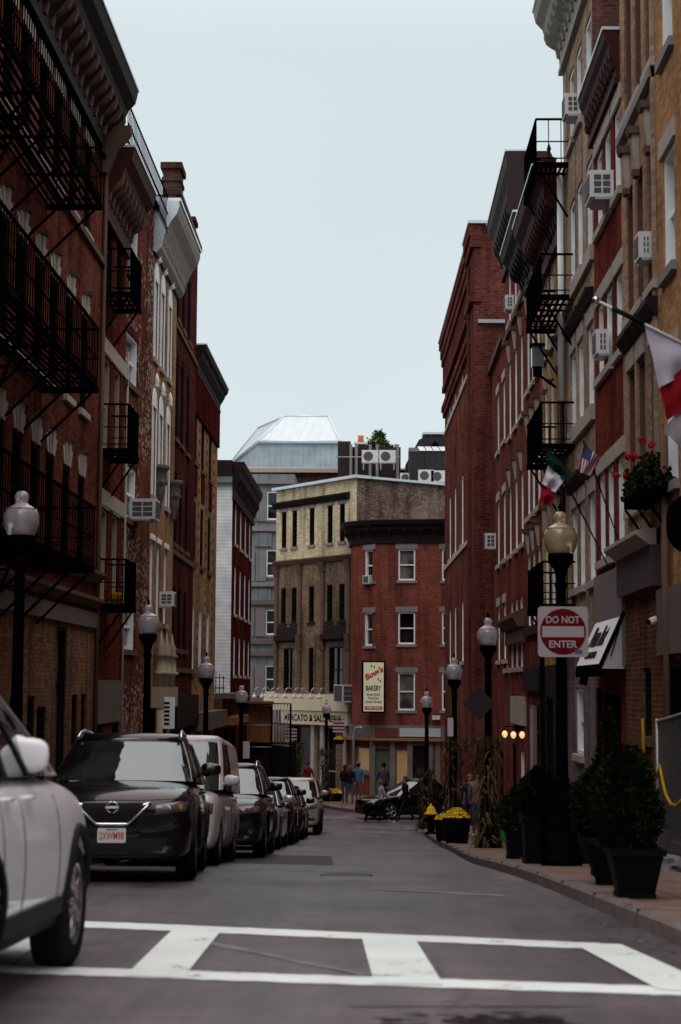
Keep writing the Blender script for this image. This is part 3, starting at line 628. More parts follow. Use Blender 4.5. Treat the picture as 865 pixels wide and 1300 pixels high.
# golden yellow
g4=RF(36,41.1); c4r=[g4.u(x,560) for x in (693.5,701.5,711)]; z4=lambda py:g4.z(702,py)
w=grid_wins(c4r,[(z4(325)-2.0,z4(325)),(z4(480)-2.2,z4(480),{'lintel':'bracket'}),(z4(670)-2.1,z4(670),{'lintel':'bracket'})],w=.85,frame='whitetrim',sill='palestone',lintel='flat',lm='palestone')
w+=[dict(u=1.2,w=1.1,z0=-2.4,z1=-.05,frame='whitetrim',sill='palestone',mullion=True),dict(u=3.6,w=1.5,z0=-3,z1=-.2,frame='darktrim',sill=None,kind='door')]
R4=building('golden_brick_building','golden yellow brick building behind the black fire escapes on the right',g4,10.4,'r4',w,zb=-6.5,lower=(.5,'darktrim'))
cornice(g4,R4,-.1,g4.L,11.0,1.4,.66,'redcornice',step=.42)
MB().frame_box(g4.P,0,g4.L,z4(325)+.3,z4(325)+.5,0,.1).build('string_course','brownstone',R4)
fg='fire escape platforms on the golden brick building'
uA,uB=-1.6,1.7
fire_escape('fire_escape','roof level black fire escape platform beside an urn, right side',g4,-.9,1.9,10.8,.66,.95,group=fg,bal=.16)
for z,lab in ((7.85,'upper black fire escape platform on the golden brick building'),(4.82,'middle black fire escape platform above the green white red flag'),(1.62,'lowest black fire escape platform behind the yellowish lamp globe')):
    fire_escape('fire_escape',lab,g4,uA,uB,z,.64,.86,group=fg,bal=.1,wdrop=1.0)
q=at(697,178,36.6); t=thing('roof_urn','dark red lidded urn with a pointed finial on the cornice behind the railing','urn',(q.x,q.y,10.95))
MB().lathe((q.x,q.y,10.95),[(.16,0),(.16,.06),(.06,.14),(.06,.2),(.14,.3),(.17,.4),(.17,.42),(.09,.44),(.07,.5),(.03,.58),(.05,.64),(.005,.78)],14).build('bowl','redcornice',t)
# rose red A (greenish cornice)
g5=RF(41.1,45.4); c5r=[g5.u(x,560) for x in (671,677,684)]; z5=lambda py:g5.z(677,py)
w=grid_wins(c5r,[(z5(385)-2,z5(385)),(z5(545)-2.1,z5(545)),(z5(700)-1.9,z5(700))],w=.85,frame='whitetrim',sill='palestone',lintel='bracket',lm='palestone')
w+=[dict(u=2,w=2.4,z0=-4,z1=-.4,frame='darktrim',sill=None,rail=.8)]
R5=building('rose_brick_building','rose red brick building with a blackened green cornice on the right',g5,10.9,'r6',w,zb=-7)
cornice(g5,R5,0,g5.L,11.45,1.2,.64,'greencornice',step=.5)
MB().extrude(g5.P,[(0,1.3),(.1,1.3),(.16,1.5),(0,1.55)],0,g5.L).build('shop_ledge','brownstone',R5)
MB().frame_box(g5.P,0,g5.L,-.1,.5,0,.1).build('shop_fascia','darktrim',R5)
# lantern on rose brick
q=g5.hit(683,452,.4); t=thing('wall_lantern','big blue-grey glass lantern on an iron arm on the rose brick wall','lantern',g5.P(q[0],q[1],0))
P=g5.P
MB().frame_box(P,q[0]-.13,q[0]+.13,q[1]-.25,q[1]+.2,.28,.54).build('glass_box',mat('lantern_glass',(.18,.22,.25),.15),t)
b=MB().frame_box(P,q[0]-.16,q[0]+.16,q[1]+.2,q[1]+.26,.25,.57); b.build('cap','iron',t); b=MB().frame_box(P,q[0]-.1,q[0]+.1,q[1]-.45,q[1]-.25,.32,.5); b.tube([P(q[0],q[1]-.4,.41),P(q[0],q[1]-.7,0)],.03); b.build('iron_arm','iron',t)
# rose red B and lower annex
g6=RF(45.4,52.4); z6r=lambda py:g6.z(647,py)
cs=[g6.u(x,520) for x in (647.5,655,662.5)]
w=grid_wins(cs,[(z6r(411),z6r(337)),(z6r(556),z6r(462),{'lintel':'bracket'}),(z6r(706),z6r(621),{'lintel':'bracket'})],w=.9,frame='whitetrim',sill='palestone',lintel='flat',lm='palestone')
cb=[g6.u(x,800) for x in (643,650,656,662)]
w+=[dict(u=x,w=.95,z0=g6.z(650,848),z1=g6.z(650,765),frame='whitetrim',sill='palestone') for x in cb]
w+=[dict(u=1.5,w=1.3,z0=-3.6,z1=-1.7,frame='whitetrim',sill='palestone'),dict(u=4.2,w=1.6,z0=-4.3,z1=-1.6,frame='darktrim',sill=None,kind='door')]
R6=building('rose_brick_tall_building','tall rose brick building with a deep dark bracketed cornice on the right',g6,13.0,'r6',w,zb=-7)
cornice(g6,R6,-.35,g6.L+.2,14.2,1.7,.52,'purplecornice',step=.62)
MB().frame_box(g6.P,-.4,-.351,12.5,14.2,-.6,.5).build('cornice_end','purplecornice',R6)
MB().frame_box(g6.P,0,g6.L,10.35,10.5,0,.1).build('string_course','brownstone',R6)
b=MB().extrude(g6.P,[(0,1.6),(.2,1.6),(.35,1.85),(.35,1.95),(0,2.1)],.4,g6.L-1); b.frame_box(g6.P,.5,g6.L-1.1,1.2,1.6,0,.12); b.build('bay_hood','brownstone',R6)
MB().frame_box(g6.P,.2,g6.L-3,-1.0,-.25,0,.12).build('shop_sign_board','palestone',R6)
ac_unit('white air conditioner in the top windows of the tall rose building',g6,g6.u(652,390),g6.z(652,394),.5,.4,.25)
g7=RF(52.4,58.7); cs7=[g7.u(x,520) for x in (632.5,640)]; z7=lambda py:g7.z(636,py)
w=grid_wins(cs7,[(z7(568),z7(492),{'lintel':'flat'}),(z7(715),z7(632)),(z7(838),z7(768))],w=.95,frame='whitetrim',sill='palestone',lintel='flat',lm='palestone')
w+=[dict(u=2,w=1.4,z0=-4.3,z1=-2.0,frame='darktrim',sill=None,kind='door')]
R7=building('low_rose_brick_annex','lower rose brick house with a plain ledge squeezed before the projecting red block',g7,10.6,'r6',w,zb=-7.5)
MB().frame_box(g7.P,0,g7.L,10.6,10.8,-.3,.14).build('coping','brownstone',R7)
ac_unit('small grey air conditioner on the lower rose brick house',g7,g7.u(629,690),g7.z(629,697),.6,.5,.35)
# projecting red block: near flank, pavilion, main front
g8=Fac((3.50,61.2),(3.22,78.2),-1); H8=15.6
c8r=[g8.u(x,460) for x in (587,578,571.5)]
z8r=lambda py:g8.z(587,py)
w=[]
for za,zb_ in ((492,437),(692,604),(840,765)):
    for c_ in c8r: w.append(dict(u=c_,w=1.15,z0=z8r(za),z1=z8r(zb_),frame='whitetrim',sill='palestone',lintel=None))
for c_ in c8r[:2]: w.append(dict(u=c_+.1,w=.55,z0=z8r(560)-.4,z1=z8r(560)+.3,frame='darktrim',sill=None,lintel=None))
w.append(dict(u=2,w=1.2,z0=-4.6,z1=-2.1,frame='darktrim',sill=None,kind='door'))
R8=building('projecting_red_block','big plain red brick block projecting past its neighbours at the end on the right',g8,H8,'r8',w,zb=-7.5,side='r8',depth=6)
P=g8.P
b=MB().frame_box(P,-2.9,0.001,-7.5,H8+.2,-1.2,.16,skip=''); b.frame_box(P,-1.4,-.9,-7.5,H8-.9,.161,.26); b.build('corner_pavilion','r8',R8)
b=MB()
for (z0,z1_,w1_) in ((H8-.35,H8,.28),(H8-.75,H8-.35,.22),(H8-1.1,H8-.75,.17),(H8-2.3,H8-2.05,.14),(H8-3.2,H8-2.95,.17),(H8-3.45,H8-3.2,.11)): b.frame_box(P,.001,g8.L,z0,z1_-.001,-.1,w1_)
for (z0,z1_,w1_) in ((H8-.2,H8+.2,.33),(H8-.6,H8-.2,.27),(H8-2.5,H8-2.2,.3),): b.frame_box(P,-3.0,-.0,z0,z1_-.001,-.1,w1_)
k=.2
while k<g8.L: b.frame_box(P,k,k+.14,H8-2.05,H8-1.1,0,.10); k+=.34
b.build('brick_cornice','r8',R8)
b=MB().frame_box(P,-3.1,.05,H8+.2,H8+.3,-1.3,.37); b.frame_box(P,.05,g8.L,H8,H8+.08,-.5,.32); b.build('coping','flash',R8)
MB().frame_box(P,.3,g8.L,z8r(500),z8r(500)+.15,0,.07).build('string_course','palestone',R8)
MB().frame_box(P,.3,g8.L,z8r(700),z8r(700)+.15,0,.07).build('string_course','palestone',R8)
MB().box((4.0,58.2,12.4),(.95,.12,.12)).build('flank_beam','steel',R8)
# hidden side wall of pavilion towards us
# ================================================================= END OF THE STREET
# cream yellow over brown building
h0=Fac((at(349,870,92).x,92),(at(452,870,86).x,86),1); zs=lambda px,py:h0.z(px,py)
cs=[h0.u(x,700) for x in (360.5,374,396,419,434.5)]
zt=zs(396,645); w=[]
for i,c_ in enumerate(cs):
    w.append(dict(u=c_,w=.36*0+.46,z0=zs(396,692),z1=zt,frame='darktrim',sill='greystone',lintel='flat',lm='greystone',glass='glass'))
    w.append(dict(u=c_,w=.5,z0=zs(396,790),z1=zs(396,744),frame='darktrim',sill='darkcornice',lintel=None,glass='glass'))
for c_,ww in ((h0.u(366.5,850),1.0),(h0.u(395,850),.45),(h0.u(426.5,850),1.25)):
    w.append(dict(u=c_,w=ww,z0=-.35,z1=zs(396,822),frame='darktrim',sill=None,lintel=None,glass='glass',mullion=ww>.8))
w+=[dict(u=h0.u(383,960),w=1.5,z0=-5.2,z1=-2.05,frame='darktrim',sill=None,rail=None,glass='glass'),dict(u=h0.u(420,960),w=1.0,z0=-5.2,z1=-2.05,frame='creamtrim',sill=None,rail=.3,glass='glass')]
S=building('cream_and_brown_shop_building','cream brick over weathered brown shop building facing down the street',h0,10.35,'sal_top',w,lower=(zs(396,712),'sal_low'),side='sal_side',depth=14,zb=-6.5)
P=h0.P
MB().frame_box(P,-.15,h0.L+.15,10.35,10.5,-.8,.22).build('parapet_cap','flash',S)
MB().frame_box(P,h0.L-.25,h0.L+.2,10.35,10.47,-14,-.81).build('parapet_cap','flash',S)
MB().extrude(P,[(0,9.35),(.12,9.35),(.3,9.6),(.3,9.68),(0,9.72)],-.05,h0.L-.6).build('cornice','darkcornice',S)
zc=zs(396,712)
MB().extrude(P,[(0,zc-.12),(.1,zc-.12),(.25,zc+.1),(0,zc+.18)],-.05,h0.L).build('cornice','brownstone',S)
pil=[h0.u(x,760) for x in (352,381.5,410.5,443.5)]
for u in pil:
    b=MB().frame_box(P,u-.14,u+.14,zs(396,808),zc-.13,0,.1); b.extrude(P,[(0,zc-.65),(.12,zc-.65),(.28,zc-.13),(0,zc-.13)],u-.2,u+.2); b.extrude(P,[(0,zs(396,826)),(.1,zs(396,826)),(.26,zs(396,806)),(0,zs(396,806))],u-.2,u+.2); b.frame_box(P,u-.14,u+.14,-.3,zs(396,828),0,.1)
    b.build('pilaster',['creamtrim' if False else 'brownstone'],S)
for (a,b_) in ((0,1),(2,3)):
    o=MB(); o.frame_box(P,pil[a]+.15,pil[b_]-.15,zs(396,806),zs(396,795),0,.12); o.extrude(P,[(0,zs(396,815)),(.3,zs(396,812)),(.3,zs(396,806)),(0,zs(396,805))],pil[a]+.16,pil[b_]-.16); o.build('bay_sill','darkcornice',S)
b=MB().frame_box(P,-.3,h0.L,-1.25,-.42,.0,.5); b.build('upper_fascia',mat('cream_fascia',(.66,.57,.43),.6,.15,3),S)
sb=MB().frame_box(P,h0.u(366,910),h0.L-.15,-1.95,-1.28,.0,.42).build('sign_board',mat('cream_sign_board',(.60,.52,.38),.6,.12,3),S)
text('sign_lettering','MERCATO & SALUMERIA',.36,P(h0.u(404,910)+.1,-1.62,.432),(h0.t.x,h0.t.y,0),(0,0,1),'darktrim',S,bold=.006,fit=(h0.u(442,910)-h0.u(369,910),.34))
for px in (369,401,413,442): u=h0.u(px,960); MB().frame_box(P,u-.14,u+.14,-5.6,-1.96,.0,.22).build('shop_column','palestone',S)
goose=None
for i,px in enumerate((343,353,364,371,382,394,402,415,426)):
    u=h0.u(px,885); z=-.42
    t=thing('gooseneck_lamp','small chrome gooseneck lamp, number of nine in the row over the cream fascia','sign lamp',P(u,z,.5),'gooseneck lamps over the cream shop fascia')
    t['label']='small chrome gooseneck lamp in the row over the cream fascia'
    pts=[P(u,z,.45)]+[P(u,z+.12+.2*math.sin(PI*k/6),.5+.22*(1-math.cos(PI*k/6))) for k in range(7)]
    MB().tube(pts,.03,6).build('arm','steel',t)
    q=P(u,z-.22,.98); MB().lathe(q,[(.15,0),(.1,.13),(.03,.2),(.02,.3)],10).build('shade','acbody',t)
ac_unit('big grey air conditioner box at the corner of the cream shop sign',h0,h0.L+.05,-.78,.75,.85,1.1)
q=h0.hit(344.5,735); 
# bakery building
k0,k1,k2,k3=at(446,870,86.6),at(449,870,84.6),at(472,870,83.5),at(612,870,82.6)
pa,pb,pc,pd=(-1.15,86.6),(-1.0,84.8),(-.05,83.7),(6.0,82.8)
hb=Fac(pc,pd,1); hl=Fac(pb,pc,1); hs=Fac(pa,pb,1)
zb_=lambda px,py:hb.z(px,py)
ws=[]
for (y0,y1) in ((737,697),(818,777),(902,854)):
    ws.append(dict(u=hb.u(516.5,760),w=.82,z0=zb_(516,y0),z1=zb_(516,y1),frame='whitetrim',sill='greystone',lintel='flat',lm='greystone'))
    ws.append(dict(u=hb.u(572,760),w=.82,z0=zb_(572,y0),z1=zb_(572,y1),frame='whitetrim',sill='greystone',lintel='flat',lm='greystone'))
ws+=[dict(u=hb.u(513,960)-.1,w=.85,z0=-5.2,z1=-3.0,frame='shopwood',sill=None,rail=None,glass='glass_warm'),dict(u=hb.u(534,970),w=.95,z0=-5.1,z1=-2.75,frame='shopwood',sill='shopwood',rail=None,glass='glass'),
     dict(u=hb.u(488,980),w=1.15,z0=-5.35,z1=-2.9,frame='shopwood',sill=None,rail=None,kind='door',glass=mat('sage_green_wall',(.10,.13,.075),.7))]
B=building('red_brick_bakery','red brick corner bakery with a curved dark cornice at the end of the street',hb,7.1,'bak',ws,depth=3,zb=-6.2)
wl=[]
bb=MB(); ops=[]
for (y0,y1) in ((738,698),(820,778)):
    wl.append((hl.u(468.5,760),hl.z(468,y0),hl.z(468,y1)))
wall_grid(bb,hl.P,0,hl.L,-6.2,7.1,[(u-.3,u+.3,a,b_) for u,a,b_ in wl]+[(hl.L-1.25,hl.L-.15,-4.1,-2.9)],REV+.02); wall_grid(bb,hs.P,0,hs.L,-6.2,7.1,[],.1)
bb.build('corner_wall','bak',B)
for u,a,b_ in wl: add_window(hl,B,u,a,b_,.6,lintel='flat',lm='greystone',sill='greystone')
add_window(hl,B,hl.L-.7,-4.1,-2.9,1.1,frame='shopwood',sill='shopwood',glass='glass_warm',rail=None)
for fc,e0,e1 in ((hb,0,hb.L),(hl,-.05,hl.L+.05),(hs,0,hs.L)):
    cornice(fc,B,e0,e1,7.95,.95,.5,'darkcornice',step=.7,top='purplecornice')
    o=MB(); o.frame_box(fc.P,e0,e1,-3.0+.42,-3.0+.55,.0,.34); o.build('shop_ledge',mat('tan_wood_ledge',(.24,.16,.08),.7),B)
    MB().frame_box(fc.P,e0+.02,e1-.02,-2.44,-1.85,0,.06).build('shop_panel','shopwood',B)
MB().frame_box(hb.P,hb.u(508,925),hb.u(560,925),-2.38,-1.98,.07,.13).build('sign_board','flash',B)
MB().frame_box(hb.P,hb.u(477,925),hb.u(506,925),-2.4,-1.98,.07,.11).build('sign_board',mat('faded_red_board',(.16,.05,.045),.6),B)
for px in (473.5,499,521,547,556): u=hb.u(px,960); MB().frame_box(hb.P,u-.13,u+.13,-5.45,-2.59,0,.1).build('shop_column','shopwood',B)
# bakery blade sign
q=at(474.5,872,83.0); hw,hh=.50,1.16
t=thing('bakery_sign','tall cream sign box with red script and the word BAKERY on red brick','sign',(q.x,q.y,q.z-hh))
MB().box((q.x,q.y+.14,q.z),(2*hw+.14,.26,2*hh+.14)).build('case','iron',t)
MB().box((q.x+.0,q.y-.005,q.z),(2*hw-.04,.02,2*hh)).build('face',mat('cream_sign_face',(.78,.74,.50),.5,.05,emit=(1,.95,.7),es=.08),t)
X,Zd=(1,0,0),(0,0,1); redl=mat('sign_red',(.55,.10,.06),.5); grl=mat('sign_grey',(.16,.17,.15),.5)
a=math.radians(28)
text('script',"Bova's",.37,(q.x,q.y-.02,q.z+.62),(math.cos(a),0,math.sin(a)),(-math.sin(a),0,math.cos(a)),redl,t,shear=.3,bold=.02)
text('lettering','BAKERY',.235,(q.x,q.y-.02,q.z-.06),X,Zd,'iron',t,bold=.006,fit=(.72,.25))
for i,s in enumerate(('Bread Rolls','Pastries','Italian Bread')): text('lettering',s,.135,(q.x,q.y-.02,q.z-.36-i*.17),X,Zd,grl,t,bold=.003,fit=((.62,.5,.78)[i],.12))
MB().box((q.x,q.y-.02,q.z-1.0),(.84,.02,.16)).build('red_strip',redl,t)
text('lettering','OPEN 24HRS',.115,(q.x,q.y-.035,q.z-1.0),X,Zd,'whitetrim',t,bold=.003)
for dx,dz in ((-.1,.98),(.03,.95),(.22,.36),(.32,.28)): MB().box((q.x+dx,q.y-.02,q.z+dz),(.05,.012,.12),0).build('ornament','iron',t)
# steel pipe and cables on bakery
t=tag(MB().tube([(at(449,1000,84).x,84.0,-5.2),(at(449,1000,84).x,84.0,-2.3),(at(452,1000,84).x,84.0,-2.0),(at(461,1000,84).x,83.8,-1.95)],.06).build('steel_pipe','steel'),'bent galvanised pipe rising beside the bakery corner','pipe')
q=hb.hit(554,911,.2); t=thing('security_camera','white security camera low on the red bakery wall','camera',hb.P(q[0],q[1],0)); MB().frame_box(hb.P,q[0]-.18,q[0]+.18,q[1]-.1,q[1]+.1,.1,.3).build('housing','acbody',t); MB().frame_box(hb.P,q[0]-.05,q[0]+.05,q[1],q[1]+.08,0,.1).build('mount','acbody',t)
ac_unit('small white air conditioner in the upper narrow bakery window',hl,hl.u(468.5,735),hl.z(468.5,741),.45,.4,.2)
# ---- blue grey clad building beyond
y9=99.; g9=Fac((at(314,870,y9).x,y9),(at(372,870,y9).x,y9),1)
z9=lambda py:g9.z(345,py); w=[]
for a,b_ in ((660,624),(732,698),(806,774),(880,845)): w+=[dict(u=g9.u(347,700),w=.78,z0=z9(a),z1=z9(b_),frame='whitetrim',sill='greytrim',lintel=None,glass='glass')]
G=building('blue_grey_clad_building','blue-grey panelled building with white windows squeezed behind the cream one',g9,z9(602),'greywood',w,depth=8,zb=-6,side='greywood')
for py in (612,672,742,765,815,830,890): MB().frame_box(g9.P,0,g9.L,z9(py)-.12,z9(py)+.12,0,.22).build('ledge','greystone' if py<760 else 'stoneband',G)
for (a,b_) in ((662,625),(738,700),(808,772),(884,846)):
    for x0,x1 in ((320,324),(326,338)): MB().frame_box(g9.P,g9.u(x0,700),g9.u(x1,700),z9(a),z9(b_),0,.12).build('panel','greytrim' if a>780 else 'greywood',G)
for y0,y1 in ((694,676),(764,748)): MB().frame_box(g9.P,g9.u(324,700),g9.u(345,700),z9(y0),z9(y1),0,.1).build('panel','greywood',G)
# ---- metal penthouse
YB=107.
A=at(328,600,YB); Bc=at(430,600,YB); D=at(293,600,118)
ez=at(380,561,YB).z; rz_=at(390,533,112).z; bz=at(380,602,YB).z-3
t=thing('metal_penthouse','pale metal-clad rooftop penthouse with a hipped roof, highest at the street end','penthouse',(A.x,YB,bz))
E=Vector((Bc.x+(D.x-A.x),118+.0)); b=MB()
cor=[Vector((D.x,118)),Vector((A.x,YB)),Vector((Bc.x,YB)),E]
for i in range(4):
    p,q2=cor[i],cor[(i+1)%4]; l=(q2-p).length; b.face([(p.x,p.y,bz),(q2.x,q2.y,bz),(q2.x,q2.y,ez),(p.x,p.y,ez)],[(0,bz),(l,bz),(l,ez),(0,ez)])
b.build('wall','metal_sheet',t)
cm=sum(cor,Vector((0,0)))/4; r1,r2=at(361,532,110.5),at(417,535,110.5); top=[Vector((r1.x-2.0,115.5)),Vector((r1.x,110.5)),Vector((r2.x,110.5)),Vector((r2.x-1,115.5))]
b=MB(); ov=[cm+(c_-cm)*1.025 for c_ in cor]
for i in range(4):
    p,q2,s1,s0=ov[i],ov[(i+1)%4],top[(i+1)%4],top[i]; l=(q2-p).length
    b.face([(p.x,p.y,ez),(q2.x,q2.y,ez),(s1.x,s1.y,rz_),(s0.x,s0.y,rz_)],[(0,0),(l,0),(l*.7,3),(l*.2,3)])
b.face([(p.x,p.y,rz_) for p in top],None); b.face([(p.x,p.y,ez-.02) for p in ov],None)
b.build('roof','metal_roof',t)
b=MB()
for i in range(4): 
    b.tube([(ov[i].x,ov[i].y,ez),(ov[(i+1)%4].x,ov[(i+1)%4].y,ez)],.12,6); b.tube([(ov[i].x,ov[i].y,ez),(top[i].x,top[i].y,rz_)],.08,6); b.tube([(top[i].x,top[i].y,rz_),(top[(i+1)%4].x,top[(i+1)%4].y,rz_)],.08,6)
b.build('edge_trim','flash',t)
# building mass carrying the penthouse + rooftops behind
bx0,bx1=at(283,600,105).x,at(582,600,105).x; zr=at(380,600,104).z
t=thing('rear_brick_building','long low-roofed building behind the cream one carrying the penthouse','building',(bx0,104,-5))
MB().box(((bx0+bx1)/2,112,(zr-6)/2),(bx1-bx0,16,zr+6)).build('wall','side',t)
MB().box(((bx0+bx1)/2-2.5,103.9,zr+.1),(bx1-bx0-5,.5,.25)).build('coping','creamtrim',t)
MB().box(((bx0+bx1)/2,112,zr+.24),(bx1-bx0+.2,16.2,.1)).build('roof','metal_roof',t)
# roof of the cream building: things on it
def roof_ac(px,py,Y,s,label,grp='rooftop air conditioners'):
    q=at(px,py,Y); t=thing('rooftop_air_conditioner',label,'air conditioner',(q.x,Y,q.z),grp)
    w_,h_=1.1*s,.85*s; P=lambda u,z,w:(q.x+u,Y-w,q.z+z)
    MB().frame_box(P,-w_/2,w_/2,0,h_,-.2,.25).build('casing','acbody',t)
    o=MB(); cx=-.12*s
    for k in range(20):
        A0,A1=2*PI*k/20,2*PI*(k+1)/20; r=.32*s; o.face([P(cx,h_/2,.26),P(cx+r*math.cos(A0),h_/2+r*math.sin(A0),.26),P(cx+r*math.cos(A1),h_/2+r*math.sin(A1),.26)])
    o.build('fan_grille','acgrille',t)
    o=MB()
    for u in (-w_*.4,w_*.4): o.frame_box(P,u-.03,u+.03,-.45*s,0,-.15,-.09); o.frame_box(P,u-.03,u+.03,-.45*s,0,.15,.21)
    o.frame_box(P,-w_*.5,w_*.5,-.06,-.001,.14,.2); o.build('stand','steel',t)
roof_ac(470,588,98,.85,'left one of two pale air conditioners on stands by the roof fence')
roof_ac(492,588,98,.85,'right one of two pale air conditioners on stands by the roof fence')
roof_ac(541,612,92,.75,'left of two white air conditioners at the roof edge before the dark mansard')
roof_ac(557,613,92,.75,'right of two white air conditioners at the roof edge before the dark mansard')
roof_ac(516,613,93,.6,'low small white air conditioner left of the pair at the roof edge')
# fence and party walls on the roof
q0,q1=at(425,600,100),at(509,600,100); t=thing('rooftop_fence','dark boarded fence and posts on the roof behind the air conditioners','fence',(q0.x,100,zr))
zt_=at(460,566,100).z; zb2=q0.z-.8
b=MB().box((at(437,600,100).x,100.3,(zt_+.3+zb2)/2),(.75,.15,zt_+.3-zb2)); b.box(((at(450,0,100).x+q1.x)/2,100.5,(zt_+zb2)/2),(q1.x-at(450,0,100).x,.1,zt_-zb2)); b.build('board_panel','purplecornice',t)
for px in (445.5,452.5,470,479,505): MB().box((at(px,600,100).x,100.1,(zt_+.1+zb2)/2),(.16,.16,zt_+.1-zb2)).build('post','greystone',t)
MB().tube([(q0.x,99.7,zt_-.7),(q1.x,99.7,zt_-.7)],.03,6).build('rail','steel',t)
t=thing('chimney_pot_stack','small roof chimney with an orange clay pot beside the roof fence','chimney',(at(458,570,100).x,100.8,zr)); x_=at(458,570,100).x
MB().box((x_,100.9,zt_-.5),(.6,.5,1.4)).build('stack','side',t); MB().box((x_,100.9,zt_+.25),(.8,.6,.12)).build('cap','flash',t); MB().lathe((x_,100.9,zt_+.3),[(.17,0),(.2,.1),(.17,.2),(.19,.42)],10).build('pot','terracotta',t)
# dark mansard
Y=95.; xa,xb,xc,xd=at(508,612,Y).x,at(523,550,Y).x,at(600,548,Y).x,at(600,612,Y).x
t=thing('dark_mansard_house','dark clad mansard roof house with a row of pale skylights by the right block','building',(xa,Y,5))
zt_=at(523,550,Y).z; zb2=at(508,612,Y).z-3; zm=at(512,590,Y).z
P=lambda u,z,w:(u,Y-w,z)
b=MB(); y0=0
b.extrude(lambda u,z,w:(w,Y+u,z),[(xa,zb2),(xd+1,zb2),(xd+1,zt_-.1),(xb+1.2,zt_-.05),(xb+.4,zt_-.35),(xa+.3,zm)],0,8); b.build('mansard','darkroof',t)
b=MB(); sk0,sk1=at(534,580,Y-2.5),at(572,590,Y-2.5); 
b.extrude(lambda u,z,w:(u,Y-2.5+w,z),[(0,zb2),(3,zb2),(3,at(534,565,Y-2.5).z),(1.6,at(534,563,Y-2.5).z+.0),(0,at(534,573,Y-2.5).z)],sk0.x-.6,sk1.x+1); b.build('dormer','darkroof',t)
for i in range(4):
    x0=at(533+i*9,570,Y-2.5).x; za,zb3=at(534,562.5,Y-2.5).z+.03,at(534,573,Y-2.5).z+.03
    MB().face([(x0,Y-2.55,zb3),(x0+.34,Y-2.55,zb3),(x0+.25,Y-.95,za),(x0-.08,Y-.95,za)]).build('skylight','flash',t)
MB().lathe((at(552,560,Y).x,Y-.5,zt_-1.2),[(.16,0),(.13,.3),(.22,.35),(.22,.5),(.1,.62),(.02,.7)],10).build('vent','iron',t)
MB().box(((xb+xc)/2+.6,Y+4,zt_),(xc-xb,8.2,.12)).build('roof_cap','flash',t)
# patio structure at left end
q=at(312,895,79.5); q2=at(352,895,79.5); t=thing('timber_patio_shelter','rusty brown timber shelter with metal railings in front of the cream shop','shelter',((q.x+q2.x)/2,79.5,-5.2))
q2x=at(345,895,79.5).x; zA,zB=at(330,893,79.5).z,at(330,943,79.5).z
MB().box(((q.x+q2x)/2,80.2,(zA+zB)/2),(q2x-q.x,.2,zA-zB)).build('side_board','brownboard',t)
MB().box(((q.x+q2x)/2+.5,80.6,(zB-5.4)/2),(q2x-q.x+1.2,.2,zB+5.4)).build('interior_shade_panel','darktrim',t)  # dark sheet standing in for the shade of the shop interior below the boards
MB().box(((q.x+q2x)/2,79.9,zA+.05),(q2x-q.x+.1,1.2,.1)).build('roof','brownboard',t)
b=MB()
for k in range(7):
    x=q2x+.0+k*.16; y=79.8-k*.35; b.tube([(x,y,zB-.1),(x,y,zA)],.03,6)
for zz in (zA,(zA+zB)/2,zB-.1): b.tube([(q2x,79.8,zz),(q2x+.96,77.7,zz+.02)],.035,6); b.tube([(q.x,79.75,zz-.1),(q2x,79.75,zz-.1)],.025,6)
b.build('railing','steel',t)
for x,y in ((q.x,79.8),(q2x,79.8),(q2x+.96,77.7)): MB().tube([(x,y,-5.4),(x,y,zA)],.05,6).build('post','iron',t)
q=at(374,905,80)
# buildings closing the view left of the cream one (cross street) 
hX=Fac((-16,100),(-7.8,100),1)
building('side_street_brick_house','dull brick house in the side street behind the maroon house',hX,8,'side',grid_wins([1.5,4,6.5],[(3,5),(-.5,1.5)],w=1,frame='whitetrim',lintel='flat'),depth=8)

# ---- unseen brick blocks added behind the camera to darken reflections and limit sky light
for i,(xa,xb,mt,hh,lab) in enumerate(((-34,-12,'b1',8.6,'unseen brown brick block added behind the camera to dim sky light, left part'),(-11.9,-1,'r4',9.4,'unseen golden brick block added behind the camera to dim sky light, middle part'),(-.9,11,'r8',9,'unseen red brick block added behind the camera to dim sky light, right part'),(11.1,34,'b6',8.6,'unseen maroon brick block added behind the camera to dim sky light, far right part'))):
    fb_=Fac((xb,-13),(xa,-13),1); cl_=[1.5+2.4*k for k in range(int((xb-xa-1)/2.4))]
    building('unseen_shading_block',lab,fb_,hh,mt,grid_wins(cl_,[(1.2,3.1),(4.6,6.5)],w=1.1,frame='whitetrim',lintel='flat'),depth=8,zb=-2)
